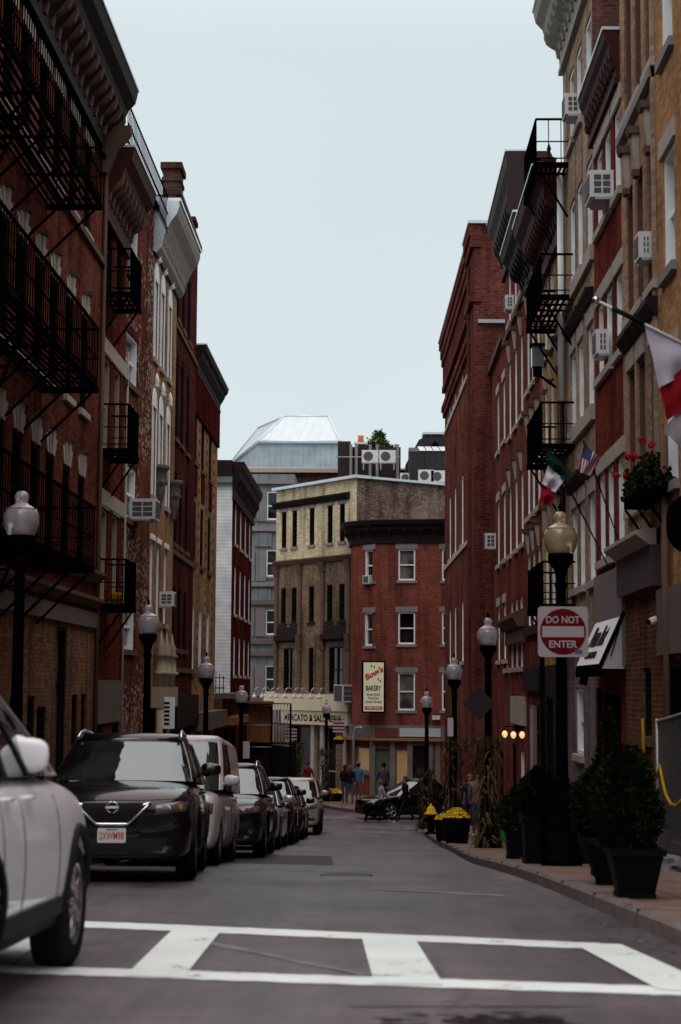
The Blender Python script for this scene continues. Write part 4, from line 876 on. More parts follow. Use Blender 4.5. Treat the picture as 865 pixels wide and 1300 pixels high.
# ================================================================= GROUND
def asphalt():
    m,N,L,b=newmat('asphalt'); tc=N.new('ShaderNodeTexCoord')
    def noise(s,d=8,r=.6):
        n=N.new('ShaderNodeTexNoise'); n.inputs['Scale'].default_value=s; n.inputs['Detail'].default_value=d; n.inputs['Roughness'].default_value=r; L.new(tc.outputs['Object'],n.inputs['Vector']); return n
    big,mid,fine=noise(.35),noise(3),noise(70,4,.8)
    rp=N.new('ShaderNodeValToRGB'); e=rp.color_ramp.elements; e[0].position=.34; e[0].color=(.042,.032,.0365,1); e[1].position=.66; e[1].color=(.092,.073,.081,1); L.new(big.outputs['Fac'],rp.inputs[0])
    def mult(src,node,lo,hi,f0=.3,f1=.7):
        mp=N.new('ShaderNodeMapRange'); mp.inputs['From Min'].default_value=f0; mp.inputs['From Max'].default_value=f1; mp.inputs['To Min'].default_value=lo; mp.inputs['To Max'].default_value=hi; L.new(node,mp.inputs['Value'])
        mu=N.new('ShaderNodeMixRGB'); mu.blend_type='MULTIPLY'; mu.inputs[0].default_value=1; L.new(src,mu.inputs[1]); L.new(mp.outputs[0],mu.inputs[2]); return mu.outputs[0]
    c=mult(rp.outputs[0],mid.outputs['Fac'],.8,1.2); c=mult(c,fine.outputs['Fac'],.45,1.6,.35,.65)
    # tar-filled cracks
    mpg=N.new('ShaderNodeMapping'); mpg.inputs['Scale'].default_value=(.5,.16,1); L.new(tc.outputs['Object'],mpg.inputs[0])
    ad=N.new('ShaderNodeMixRGB'); ad.blend_type='ADD'; ad.inputs[0].default_value=.35; L.new(mpg.outputs[0],ad.inputs[1]); L.new(mid.outputs['Color'],ad.inputs[2])
    v=N.new('ShaderNodeTexVoronoi'); v.feature='DISTANCE_TO_EDGE'; v.inputs['Scale'].default_value=.9; L.new(ad.outputs[0],v.inputs['Vector'])
    c=mult(c,v.outputs['Distance'],.4,1,0,.016)
    st=N.new('ShaderNodeMapping'); st.inputs['Scale'].default_value=(2.2,.12,1); L.new(tc.outputs['Object'],st.inputs[0]); sn=N.new('ShaderNodeTexNoise'); sn.inputs['Scale'].default_value=1.0; sn.inputs['Detail'].default_value=9; sn.inputs['Roughness'].default_value=.7; L.new(st.outputs[0],sn.inputs['Vector']); c=mult(c,sn.outputs['Fac'],.6,1.35,.35,.65)
    pt=N.new('ShaderNodeTexVoronoi'); pt.inputs['Scale'].default_value=.28; pt.distance='MANHATTAN'; L.new(tc.outputs['Object'],pt.inputs['Vector']); c=mult(c,pt.outputs['Color'],.8,1.15,.2,.8)
    L.new(c,b.inputs['Base Color'])
    rr=N.new('ShaderNodeMapRange'); rr.inputs['From Min'].default_value=.35; rr.inputs['From Max'].default_value=.65; rr.inputs['To Min'].default_value=.32; rr.inputs['To Max'].default_value=.62; n4=noise(.7); L.new(n4.outputs['Fac'],rr.inputs['Value']); L.new(rr.outputs[0],b.inputs['Roughness'])
    bp=N.new('ShaderNodeBump'); bp.inputs['Strength'].default_value=.5; bp.inputs['Distance'].default_value=.008; L.new(fine.outputs['Fac'],bp.inputs['Height']); L.new(bp.outputs[0],b.inputs['Normal'])
    return m
M['asphalt']=asphalt()
M['pave']=mat('sidewalk_concrete',(.17,.12,.098),.8,.3,1.2,.4)

def pavemat():
    m,N,L,b=newmat('sidewalk_slabs'); tc=N.new('ShaderNodeTexCoord'); br=N.new('ShaderNodeTexBrick'); br.inputs['Scale'].default_value=1; br.inputs['Brick Width'].default_value=1.3; br.inputs['Row Height'].default_value=1.5; br.offset=0; br.inputs['Mortar Size'].default_value=.012
    br.inputs['Color1'].default_value=(.19,.132,.105,1); br.inputs['Color2'].default_value=(.15,.106,.088,1); br.inputs['Mortar'].default_value=(.05,.038,.034,1); L.new(tc.outputs['Object'],br.inputs['Vector'])
    n=N.new('ShaderNodeTexNoise'); n.inputs['Scale'].default_value=2.2; n.inputs['Detail'].default_value=10; n.inputs['Roughness'].default_value=.7; L.new(tc.outputs['Object'],n.inputs['Vector']); mp=N.new('ShaderNodeMapRange'); mp.inputs['From Min'].default_value=.3; mp.inputs['From Max'].default_value=.7; mp.inputs['To Min'].default_value=.6; mp.inputs['To Max'].default_value=1.25; L.new(n.outputs['Fac'],mp.inputs['Value'])
    mu=N.new('ShaderNodeMixRGB'); mu.blend_type='MULTIPLY'; mu.inputs[0].default_value=1; L.new(br.outputs['Color'],mu.inputs[1]); L.new(mp.outputs[0],mu.inputs[2]); L.new(mu.outputs[0],b.inputs['Base Color']); setp(b,rough=.85,spec=.1); return m
M['pave']=pavemat()
M['granite']=mat('kerb_granite',(.15,.125,.115),.75,.45,5,.4)
M['rubber']=mat('tyre_rubber',(.012,.012,.012),.8,.2,20)
def paint():
    m,N,L,b=newmat('road_paint'); tc=N.new('ShaderNodeTexCoord'); n=N.new('ShaderNodeTexNoise'); n.inputs['Scale'].default_value=3.2; n.inputs['Detail'].default_value=12; n.inputs['Roughness'].default_value=.8; L.new(tc.outputs['Object'],n.inputs['Vector'])
    rp=N.new('ShaderNodeValToRGB'); e=rp.color_ramp.elements; e[0].position=.35; e[0].color=(.10,.09,.095,1); e[1].position=.43; e[1].color=(.66,.745,.73,1); L.new(n.outputs['Fac'],rp.inputs[0])
    n2=N.new('ShaderNodeTexNoise'); n2.inputs['Scale'].default_value=1.5; L.new(tc.outputs['Object'],n2.inputs['Vector']); mp=N.new('ShaderNodeMapRange'); mp.inputs['To Min'].default_value=.75; mp.inputs['To Max'].default_value=1.1; L.new(n2.outputs['Fac'],mp.inputs['Value'])
    mu=N.new('ShaderNodeMixRGB'); mu.blend_type='MULTIPLY'; mu.inputs[0].default_value=1; L.new(rp.outputs[0],mu.inputs[1]); L.new(mp.outputs[0],mu.inputs[2]); L.new(mu.outputs[0],b.inputs['Base Color']); setp(b,rough=.7,spec=.1); return m
M['paint']=paint()
g=MB(); ys=[-60,-40,-30]+[-20+k for k in range(0,120)]+[110,130,170,230,300,400]
for a,b_ in zip(ys,ys[1:]): g.face([(-300,a,zg(a)-.03),(300,a,zg(a)-.03),(300,b_,zg(b_)-.03),(-300,b_,zg(b_)-.03)])
tag(g.build('ground',M['asphalt']),kind='structure')
g=MB(); y=-20
while y<100:
    b_=y+.5; g.face([(-40 if (y<9 or y>72) else -6.05,y,zg(y)),(40 if y<8 else (14 if y>78 else 4.05),y,zg(y)),(40 if y<8 else (14 if y>78 else 4.05),b_,zg(b_)),(-40 if (y<9 or y>72) else -6.05,b_,zg(b_))]); y=b_
tag(g.build('road',M['asphalt']),kind='structure')
def lerp_pl(pl,y):
    if y<=pl[0][1]: return pl[0][0]
    for (xa,ya),(xb,yb) in zip(pl,pl[1:]):
        if y<=yb: return xa+(xb-xa)*(y-ya)/(yb-ya)
    return pl[-1][0]
KR=[(2.3,6),(2.08,12),(1.92,16),(1.75,22),(1.62,28),(1.58,40),(1.58,55),(1.72,59),(2.1,62),(2.5,64),(2.62,66),(2.62,80)]
KL=[(-4.05,12),(-4.05,66),(-4.25,69),(-5.2,72.5)]
def side_strip(name,pl,xw,y0,y1,sgn):
    s=MB(); k=MB(); y=y0; KW=.17
    while y<y1-1e-6:
        b_=min(y+.5,y1); xa,xb=lerp_pl(pl,y),lerp_pl(pl,b_); za,zb2=zg(y)+.125,zg(b_)+.125
        s.face([(xa+sgn*KW,y,za),(xw,y,za),(xw,b_,zb2),(xb+sgn*KW,b_,zb2)])
        j=(int(y/.5)%4==3)
        zt=.135; e=.012 if j else 0
        k.face([(xa,y,zg(y)-.02),(xb,b_,zg(b_)-.02),(xb,b_,zg(b_)+zt-.03),(xa,y,zg(y)+zt-.03)])
        k.face([(xa,y,zg(y)+zt-.03),(xb,b_,zg(b_)+zt-.03),(xb+sgn*.03,b_,zg(b_)+zt),(xa+sgn*.03,y,zg(y)+zt)])
        k.face([(xa+sgn*.03,y,zg(y)+zt),(xb+sgn*.03,b_,zg(b_)+zt),(xb+sgn*KW,b_,zg(b_)+zt),(xa+sgn*KW,y,zg(y)+zt)])
        if j:
            x_=xa; k.box((x_+sgn*.085,y,zg(y)+.06),(.178,.012,.158),0,1)
        y=b_
    for o in (s.build('sidewalk','pave'),k.build('kerb',['granite','asphalt'])): tag(o,kind='structure')
side_strip('r',KR,4.3,6,80,1); side_strip('l',KL,-6.3,12,72.5,-1)
# far pavement in front of the shops
FK=[(-14,86),(-6,83.2),(-4.2,81),(-2.5,76.5),(-1.6,73.2),(-.6,70.6),(.3,69.7),(2.6,69.5)]
s=MB(); k=MB(); 
def fky(x):
    for (xa,ya),(xb,yb) in zip(FK,FK[1:]):
        if x<=xb: return ya+(yb-ya)*(x-xa)/(xb-xa)
    return FK[-1][1]
x=-14
while x<2.59:
    b_=min(x+.3,2.6); ya,yb=fky(x),fky(b_); n=8; y1=96
    for i in range(n):
        q=lambda X,Y0,t:(X,Y0+(y1-Y0)*t,zg(Y0+(y1-Y0)*t)+.125)
        s.face([q(x,ya,i/n),q(b_,yb,i/n),q(b_,yb,(i+1)/n),q(x,ya,(i+1)/n)])
    k.face([(x,ya-.15,zg(ya)-.02),(b_,yb-.15,zg(yb)-.02),(b_,yb-.15,zg(yb)+.13),(x,ya-.15,zg(ya)+.13)]); k.face([(x,ya-.15,zg(ya)+.13),(b_,yb-.15,zg(yb)+.13),(b_,yb,zg(yb)+.13),(x,ya,zg(ya)+.13)])
    x=b_
tag(s.build('sidewalk','pave'),kind='structure'); tag(k.build('kerb','granite'),kind='structure')
def ground_quad(mb,c,h,n=14,m_=4,jag=0):
    c=[ground_hit(*p) for p in c]
    def q(i,j):
        a=c[0].lerp(c[1],i/n); b_=c[3].lerp(c[2],i/n); p=a.lerp(b_,j/m_)
        dy=(random.uniform(-1,1)*jag if j in(0,m_) and 0<i<n else 0); return (p.x,p.y+dy,zg(p.y)+h)
    pts=[[q(i,j) for j in range(m_+1)] for i in range(n+1)]
    for i in range(n):
        for j in range(m_): mb.face([pts[i][j],pts[i+1][j],pts[i+1][j+1],pts[i][j+1]])
cw=MB()
ground_quad(cw,[(-60,1163),(762,1198),(762,1206),(-60,1171)],.005,60,1,.012)
ground_quad(cw,[(-60,1224),(960,1257),(960,1268),(-60,1234)],.005,60,1,.012)
for q in ([(222,1179),(281,1183),(233,1243),(160,1240)],[(459,1190),(526,1192),(563,1252),(475,1250)],[(727,1199),(788,1200),(925,1262),(836,1258)],[(15,1173),(80,1175),(5,1234),(-70,1232)]):
    ground_quad(cw,q,.009,6,10)
tag(cw.build('crosswalk','paint'),kind='structure')
# worn skid marks of paint and dark repair patches
pm=MB(); ground_quad(pm,[(300,1085),(420,1087),(425,1098),(296,1096)],.004,6,6) or ground_quad(pm,[(455,1278),(760,1278),(720,1279),(430,1279)],.004,6,6); tag(pm.build('road_patch',mat('tar_patch',(.045,.036,.04),.4,.5,2)),kind='structure')
wet=mat('puddle_water',(.012,.011,.013),.06,.3,3)
def puddle(px,py,rx,ry,label):
    c=ground_hit(px,py); n=26; b=MB(); pts=[]
    for i in range(n):
        a=2*PI*i/n; r=1+.25*math.sin(a*3+px)+.15*math.sin(a*5+py)+random.uniform(-.06,.06); x,y_=c.x+rx*r*math.cos(a),c.y+ry*r*math.sin(a); pts.append((x,y_,zg(y_)+.006))
    b.face(pts); return tag(b.build('puddle',wet),kind='structure')

def wetmat():
    m,N,L,b=newmat('wet_tar'); b.inputs['Base Color'].default_value=(.012,.011,.013,1); setp(b,rough=.12)
    tc=N.new('ShaderNodeTexCoord'); mp=N.new('ShaderNodeMapping'); mp.inputs['Scale'].default_value=(1.6,3.4,1); L.new(tc.outputs['Object'],mp.inputs[0]); n=N.new('ShaderNodeTexNoise'); n.inputs['Scale'].default_value=1.2; n.inputs['Detail'].default_value=7; n.inputs['Roughness'].default_value=.6; n.inputs['Distortion'].default_value=1.2; L.new(mp.outputs[0],n.inputs['Vector'])
    uv=N.new('ShaderNodeUVMap'); sp=N.new('ShaderNodeSeparateXYZ'); L.new(uv.outputs[0],sp.inputs[0])
    def m1(op,a,b_=None):
        x=N.new('ShaderNodeMath'); x.operation=op
        for i,v in enumerate((a,b_)):
            if v is None: continue
            if isinstance(v,(int,float)): x.inputs[i].default_value=v
            else: L.new(v,x.inputs[i])
        return x.outputs[0]
    ex=m1('MULTIPLY',m1('MULTIPLY',sp.outputs[0],m1('SUBTRACT',1.0,sp.outputs[0])),4.0); ey=m1('MULTIPLY',m1('MULTIPLY',sp.outputs[1],m1('SUBTRACT',1.0,sp.outputs[1])),4.0)
    e=m1('MULTIPLY',m1('POWER',m1('MULTIPLY',ex,ey),.35),n.outputs['Fac']); rp=N.new('ShaderNodeValToRGB'); rp.color_ramp.elements[0].position=.42; rp.color_ramp.elements[1].position=.47; L.new(e,rp.inputs[0])
    tr=N.new('ShaderNodeBsdfTransparent'); mx=N.new('ShaderNodeMixShader'); L.new(rp.outputs[0],mx.inputs[0]); L.new(tr.outputs[0],mx.inputs[1]); L.new(b.outputs[0],mx.inputs[2]); L.new(mx.outputs[0],N['Material Output'].inputs[0]); return m
wm=wetmat(); b=MB(); pa_,pb_=ground_hit(440,1290),ground_hit(770,1285); nn=16
for i in range(nn):
    for j in range(6):
        q=[]
        for (s_,t_) in ((i,j),(i+1,j),(i+1,j+1),(i,j+1)):
            x=pa_.x+(pb_.x-pa_.x)*s_/nn; y=7.6+1.25*t_/6; q.append(((x,y,zg(y)+.0035),(s_/nn,t_/6)))
        b.face([a for a,_ in q],[c_ for _,c_ in q])
tag(b.build('puddle',wm),kind='structure'); puddle(250,1100,.5,.2,'') if False else None
faint=mat('worn_paint_streak',(.17,.165,.17),.7,.5,6)
b=MB()
for q in ([(270,1196),(460,1236),(462,1240),(268,1200)],[(420,1052),(520,1058),(520,1060),(420,1054)],[(395,1036),(440,1037),(440,1039),(395,1038)],[(470,1128),(640,1136),(640,1139),(470,1130)]): ground_quad(b,q,.004,8,1,.03)
tag(b.build('road_marking',faint),kind='structure')
c=ground_hit(440,1112); b=MB().lathe((c.x,c.y,zg(c.y)+.002),[(.32,0),(.32,.006),(.27,.007)],24); mo=b.build('manhole_cover',mat('cast_iron_cover',(.05,.047,.047),.4)); tag(mo,'round iron manhole cover in the asphalt before the crosswalk','manhole cover')
# ================================================================= STREET LAMPS
def globe_mat(name,c,sub=(.5,.5,.5)):
    m,N,L,b=newmat(name); b.inputs['Base Color'].default_value=col(c); setp(b,rough=.22,trans=.62,ior=1.2,coat=.8,coatr=.06); return m
GA=globe_mat('lamp_globe_clear',(.66,.62,.68)); GY=globe_mat('lamp_globe_yellowed',(.60,.50,.28))
M['lampbody']=mat('lamp_fixture_grey',(.42,.40,.43),.5)
def make_lamp(label,gm):
    t=thing('street_lamp',label,'street lamp',(0,0,0),'acorn street lamps along the kerbs')
    MB()._lathe((0,0,0),[(.24,0),(.245,.1),(.2,.15),(.205,.24),(.175,.3),(.14,.38),(.105,.45),(.12,.5),(.098,.55),(.09,.95),(.08,1.02),(.098,1.06),(.078,1.1)],18,0,True).build('base','iron',t)
    MB()._lathe((0,0,0),[(.078,1.08),(.075,1.4),(.062,3.45),(.085,3.5),(.06,3.56),(.075,3.66)],14,0,True).build('pole','iron',t)
    MB()._lathe((0,0,0),[(.075,3.64),(.09,3.7),(.15,3.78),(.165,3.84),(.16,3.9),(.13,3.905)],16,0,True).build('collar','iron',t)
    gl=MB()._lathe((0,0,0),[(.145,3.885),(.175,3.93),(.205,4.0),(.216,4.08),(.21,4.15),(.18,4.215),(.13,4.25),(.085,4.275),(.07,4.3),(.085,4.345),(.088,4.375),(.06,4.42),(.03,4.44)],20,0,True).build('globe',gm,t)
    MB()._lathe((0,0,0),[(.135,4.235),(.19,4.225),(.175,4.205),(.12,4.22)],18,0,True).build('rim','lampbody',gl)
    MB()._lathe((0,0,0),[(.10,3.9),(.10,4.0),(.055,4.02),(.055,4.2),(.02,4.22)],12,0,True).build('fixture','lampbody',t)
    MB()._lathe((0,0,0),[(.035,4.43),(.02,4.47),(.03,4.5),(.003,4.56)],10,0,True).build('finial','iron',t)
    return t
LP=[(20.7,22,'nearest acorn street lamp on the left, its pole behind the white car'),(32,187,'second acorn street lamp on the left, in front of the ochre house'),(43,262,'third acorn street lamp on the left, before the buff brick building'),(54,307,'fourth acorn street lamp on the left, before the rusty brown shelter'),(79.0,415,'small far acorn street lamp before the cream shop fascia'),
    (22,713,'nearest acorn street lamp on the right with a yellowed globe and traffic sign'),(34,620,'second acorn street lamp on the right, wrapped in tall corn stalks'),(43,577,'third acorn street lamp on the right, beside the red block'),(57,542,'farthest acorn street lamp on the right, before the bakery')]
la=make_lamp(LP[0][2],GA); ly=make_lamp(LP[5][2],GY)
for i,(Y,px,lab) in enumerate(LP):
    o=la if i==0 else (ly if i==5 else copy_tree(la,label=lab)); x=at(px,870,Y).x
    yy=Y; o.location=(x,yy,zg(yy)+.125)
# traffic sign on nearest right lamp
q=at(715,802,21.75); t=thing('traffic_sign','square white sign with red disc reading DO NOT ENTER on the lamp post','traffic sign',(q.x,q.y,q.z)); s_=.315
def rounded(mb,P,hw,hh,r,w0,w1,n=5):
    pts=[]
    for cx,cz,a0 in ((hw-r,hh-r,0),(-hw+r,hh-r,PI/2),(-hw+r,-hh+r,PI),(hw-r,-hh+r,1.5*PI)):
        for k in range(n+1): a=a0+PI/2*k/n; pts.append((cx+r*math.cos(a),cz+r*math.sin(a)))
    mb.face([P(u,z,w1) for u,z in pts]); mb.face([P(u,z,w0) for u,z in pts][::-1])
    for i in range(len(pts)): (a,b_),(c,d)=pts[i],pts[(i+1)%len(pts)]; mb.face([P(a,b_,w0),P(c,d,w0),P(c,d,w1),P(a,b_,w1)])
PS=lambda u,z,w:(q.x+u,q.y-w,q.z+z)
b=MB(); rounded(b,PS,s_,s_,.05,0,.006); b.build('plate',mat('sign_white',(.42,.36,.385),.5,.06),t)
b=MB(); rounded(b,PS,s_*.91,s_*.91,s_*.91-.001,.007,.009,12); b.build('disc',mat('traffic_red',(.13,.007,.011),.5,.06),t)
b=MB(); rounded(b,PS,s_*.83,.068,.004,.0095,.0115); sw=mat('sign_letter_white',(.42,.36,.385),.5,.04); b.build('bar',sw,t)
text('lettering','DO NOT',.165,PS(0,.15,.011),(1,0,0),(0,0,1),sw,t,bold=.004,ext=.001,fit=(.42,.092)); text('lettering','ENTER',.165,PS(0,-.155,.011),(1,0,0),(0,0,1),sw,t,bold=.004,ext=.001,fit=(.35,.092))
MB().box(PS(.19,-.245,.012),(.09,.003,.05)).build('sticker',mat('sticker_blue',(.12,.13,.2),.5),t)
MB().box(PS(0,.12,-.06),(.2,.1,.04)).build('bracket','iron',t); MB().box(PS(0,-.12,-.06),(.2,.1,.04)).build('bracket','iron',t)
x=at(689,900,21.9).x; t=tag(MB().tube([(x,21.9,zg(21.9)+.12),(x,21.9,at(689,832,21.9).z)],.03).build('sign_post','iron'),'thin dark post under the left edge of the red and white sign','post')
# backs of diamond signs on second right lamp
q=at(608,893,33.7); t=thing('diamond_sign','dark grey back of a diamond sign on the second right lamp','traffic sign',tuple(q))
b=MB(); b.box((0,0,0),(.45,.45,.008)); 
o=MB(); o.face([(q.x-.32,q.y-.12,q.z),(q.x,q.y-.12,q.z-.32),(q.x+.32,q.y-.12,q.z),(q.x,q.y-.12,q.z+.32)]); o.face([(q.x-.32,q.y-.11,q.z),(q.x,q.y-.11,q.z-.32),(q.x+.32,q.y-.11,q.z),(q.x,q.y-.11,q.z+.32)]); o.build('plate',mat('bare_sign_back',(.035,.03,.032),.5),t); MB().box((q.x,q.y-.06,q.z),(.08,.1,.03)).build('bracket','iron',t)
# small white signs on poles
def pole_sign(px,py,Y,w_,h_,label,m_):
    q=at(px,py,Y); zt=q.z+h_/2+.05; t=thing('pole_sign',label,'sign',(q.x,Y,zg(Y)+.12)); MB().tube([(q.x,Y,zg(Y)+.1),(q.x,Y,zt)],.02,6).build('pole','iron',t)
    P=lambda u,z,w:(q.x+u,Y-w,q.z+z); b=MB(); rounded(b,P,w_/2,h_/2,.03,.03,.04); b.build('plate',m_,t)
pw=mat('small_sign_white',(.5,.46,.5),.5)
pole_sign(572,923,42.6,.14,.45,'narrow white parking sign on a pole by the third right lamp',pw)
pole_sign(313,952,57,.22,.55,'small white sign behind the vehicles on the left kerb',pw)
# ================================================================= CARS
M['chrome']=mat('chrome_trim',(.6,.6,.62),.12,.02,metal=1.0)
M['blackplastic']=mat('black_plastic',(.015,.015,.016),.5,.2)
M['rim']=mat('alloy_rim',(.30,.28,.29),.3,.1,metal=.8)
M['darkrim']=mat('dark_rim',(.05,.05,.05),.35,.1,metal=.6)
M['lens']=mat('headlamp_lens',(.09,.07,.075),.08,.6,14,coat=.6)
M['lensred']=mat('tail_lamp_lens',(.25,.01,.01),.1,.3,8)
M['amber']=mat('amber_lens',(.5,.16,.03),.15,.2,8)
def carpaint(name,c,metal=0.0,r=.35): return mat(name,c,r,.04,3,metal=metal,coat=.7,coatr=.03,spec=.2)
def car(name,label,paint_,spec,loc,rz,plate=None,front='suv',badge=None,cat='car',rails=True,glass='glass_car'):
    """local axes: nose at y=0 pointing to -y, x to the car's side, z up"""
    L_,W,H=spec['L'],spec['W'],spec['H']; hw=W/2; bz=spec['belt']; hood=spec['hood']; cl=spec.get('clear',.2)
    t=thing(name,label,cat,(0,0,0),spec.get('group'))
    # --- body
    st=spec['stations']  # (y, widthfactor, zbot, ztop)
    prof=[(0,0),(.45,0),(.84,0),(.955,.07),(.99,.28),(1.0,.5),(.985,.72),(.955,.86),(.9,.95),(.8,.99),(.45,1.0),(0,1.0)]
    bm=bmesh.new(); rings=[]
    for (y,wf,zb2,zt) in st:
        ring=[]
        for (a,b_) in prof: 
            cr=.035*(1-a*a)*(1 if b_>=.99 else 0); ring.append(bm.verts.new((a*hw*wf,y+( .10*a**3 if y<.2 else (-.10*a**3 if y>L_-.3 else 0)),zb2+(zt-zb2)*b_+cr)))
        for (a,b_) in prof[-2:0:-1]:
            cr=.035*(1-a*a)*(1 if b_>=.99 else 0); ring.append(bm.verts.new((-a*hw*wf,y+( .10*a**3 if y<.2 else (-.10*a**3 if y>L_-.3 else 0)),zb2+(zt-zb2)*b_+cr)))
        rings.append(ring)
    n=len(rings[0])
    for r1_,r2_ in zip(rings,rings[1:]):
        for k in range(n): bm.faces.new((r1_[k],r1_[(k+1)%n],r2_[(k+1)%n],r2_[k]))
    bm.faces.new(rings[0][::-1]); bm.faces.new(rings[-1])
    bmesh.ops.recalc_face_normals(bm,faces=bm.faces)
    me=bpy.data.meshes.new('b'); bm.to_mesh(me); bm.free()
    ob=bpy.data.objects.new('b',me); C.objects.link(ob)
    ss=ob.modifiers.new('s','SUBSURF'); ss.levels=2
    R_=spec['wheel']; cuts=[]
    for wy in (spec['wf'],spec['wr']):
        c=MB(); c.tube([(-hw-.2,wy,R_),(hw+.2,wy,R_)],R_+.055,28,sm=False); co=c.build('cut','rubber'); cuts.append(co)
        # keep the middle of the car solid: only used for arches
        bo=ob.modifiers.new('c','BOOLEAN'); bo.object=co; bo.operation='DIFFERENCE'; bo.solver='EXACT'
    dg=bpy.context.evaluated_depsgraph_get(); dg.update(); me2=bpy.data.meshes.new_from_object(ob.evaluated_get(dg))
    bpy.data.objects.remove(ob)
    for c in cuts: bpy.data.objects.remove(c)
    me2.materials.clear(); me2.materials.append(M[paint_] if isinstance(paint_,str) else paint_); me2.name='body'
    for p in me2.polygons: p.use_smooth=True
    try: me2.set_sharp_from_angle(angle=math.radians(38))
    except Exception: pass
    body=bpy.data.objects.new('body',me2); C.objects.link(body); body.parent=t
    bm=bmesh.new(); bm.from_mesh(me2); bvh=BVHTree.FromBMesh(bm); bm.free()
    def fy(x,z,rear=False):
        h=bvh.ray_cast(Vector((x,-2 if not rear else L_+2,z)),Vector((0,1 if not rear else -1,0)))
        return h[0].y if h[0] else (0.1 if not rear else L_-.1)
    def sx(y,z,s):
        h=bvh.ray_cast(Vector((3*s,y,z)),Vector((-s,0,0))); return h[0].x if h[0] else s*hw*.95
    def patch(nm,quad,m_,out=.012,rear=False,parent=t,n=8,k=5):
        b=MB(); a=quad; s=1 if rear else -1
        def q(i,j):
            x=(a[0][0]*(1-i/n)+a[1][0]*i/n)*(1-j/k)+(a[3][0]*(1-i/n)+a[2][0]*i/n)*j/k; z=(a[0][1]*(1-i/n)+a[1][1]*i/n)*(1-j/k)+(a[3][1]*(1-i/n)+a[2][1]*i/n)*j/k
            e=(0<i<n and 0<j<k); return (x,fy(x,z,rear)+s*(out if e else .002),z)
        for i in range(n):
            for j in range(k): b.face([q(i,j),q(i+1,j),q(i+1,j+1),q(i,j+1)],None,0,True)
        return b.build(nm,m_,parent,weld=True)
    def fline(nm,pts,r,m_,parent=t,sub=6,out=.0,rear=False):
        P2=[]
        for (a,b_),(c,d) in zip(pts,pts[1:]):
            for i in range(sub): x,z=a+(c-a)*i/sub,b_+(d-b_)*i/sub; P2.append((x,fy(x,z,rear)-(out if not rear else -out),z))
        x,z=pts[-1]; P2.append((x,fy(x,z,rear)-(out if not rear else -out),z)); return MB().tube(P2,r,6).build(nm,m_,parent)
    # --- wheels, arches
    for wy in (spec['wf'],spec['wr']):
        for s in (1,-1):
            xo=s*(hw-.02); w=MB(); ti=xo-s*.22
            ax=lambda r,x:[(x,wy+r*math.cos(2*PI*k/28),R_+r*math.sin(2*PI*k/28)) for k in range(28)]
            rr_=[(R_*.66,xo-s*.004),(R_*.9,xo+s*.004),(R_*.985,xo-s*.02),(R_,xo-s*.05),(R_,ti+s*.05),(R_*.97,ti),(R_*.5,ti)]
            for (ra,xa),(rb,xb) in zip(rr_,rr_[1:]):
                A,B2=ax(ra,xa),ax(rb,xb)
                for k in range(28): w.face([A[k],A[(k+1)%28],B2[(k+1)%28],B2[k]],None,0,True)
            ty=w.build('wheel','rubber',t,weld=True)
            r2=MB(); A=ax(R_*.67,xo-s*.005); B2=ax(R_*.62,xo-s*.015)
            for k in range(28): r2.face([A[k],A[(k+1)%28],B2[(k+1)%28],B2[k]]); r2.face([B2[k],B2[(k+1)%28],ax(R_*.6,xo-s*.12)[(k+1)%28],ax(R_*.6,xo-s*.12)[k]])
            for k in range(5):
                for da in (-.16,.16):
                    a0=2*PI*k/5+da*.5; a1=2*PI*k/5+da
                    r2.tube([(xo-s*.03,wy+.04*math.cos(a0),R_+.04*math.sin(a0)),(xo-s*.02,wy+R_*.62*math.cos(a1),R_+R_*.62*math.sin(a1))],[.03,.02],5)
            r2.tube([(xo-s*.06,wy,R_),(xo-s*.012,wy,R_)],.055,12)
            r2.build('rim',spec.get('rimmat','rim'),ty)
            d=MB(); A=ax(R_*.6,xo-s*.11); d.face(A); d.build('brake_disc','blackplastic',ty)
    for wy in (spec['wf'],spec['wr']):
        a=MB()
        for k in range(14):
            A0,A1=PI*k/14,PI*(k+1)/14; r=R_+.05
            a.face([(-hw*.93,wy+r*math.cos(A0),R_+r*math.sin(A0)),(hw*.93,wy+r*math.cos(A0),R_+r*math.sin(A0)),(hw*.93,wy+r*math.cos(A1),R_+r*math.sin(A1)),(-hw*.93,wy+r*math.cos(A1),R_+r*math.sin(A1))])
        a.build('wheel_housing','blackplastic',t)
    MB().box((0,L_/2,cl+.06),(W*.8,L_*.88,.1)).build('underbody','blackplastic',t)
    if spec.get('cladding',True):
        for s in (1,-1):
            b=MB(); ya,yb=spec['wf']+R_+.06,spec['wr']-R_-.06; n=8
            for i in range(n):
                y0,y1=ya+(yb-ya)*i/n,ya+(yb-ya)*(i+1)/n
                for z0,z1_ in ((cl+.02,cl+.1),(cl+.1,cl+.2)):
                    b.face([(sx(y0,z0+.03,s)+s*.014,y0,z0),(sx(y1,z0+.03,s)+s*.014,y1,z0),(sx(y1,z1_,s)+s*.014,y1,z1_),(sx(y0,z1_,s)+s*.014,y0,z1_)])
            b.build('sill_cladding','blackplastic',t)
            for wy in (spec['wf'],spec['wr']):
                pts=[]
                for k in range(17):
                    A_=PI*k/16*1.0; r=R_+.085; y_,z=wy+r*math.cos(A_),R_+r*math.sin(A_); pts.append((sx(y_,max(z,cl+.1),s)+s*.0,y_,z))
                MB().tube(pts,.034,6).build('arch_trim','blackplastic',t)
    # --- greenhouse
    g=spec['gh']  # (yWb,yWt,yRt,yRb, wb, wt)
    yWb,yWt,yRt,yRb,wb,wt=g; z0,z1_=bz-.03,H-.10
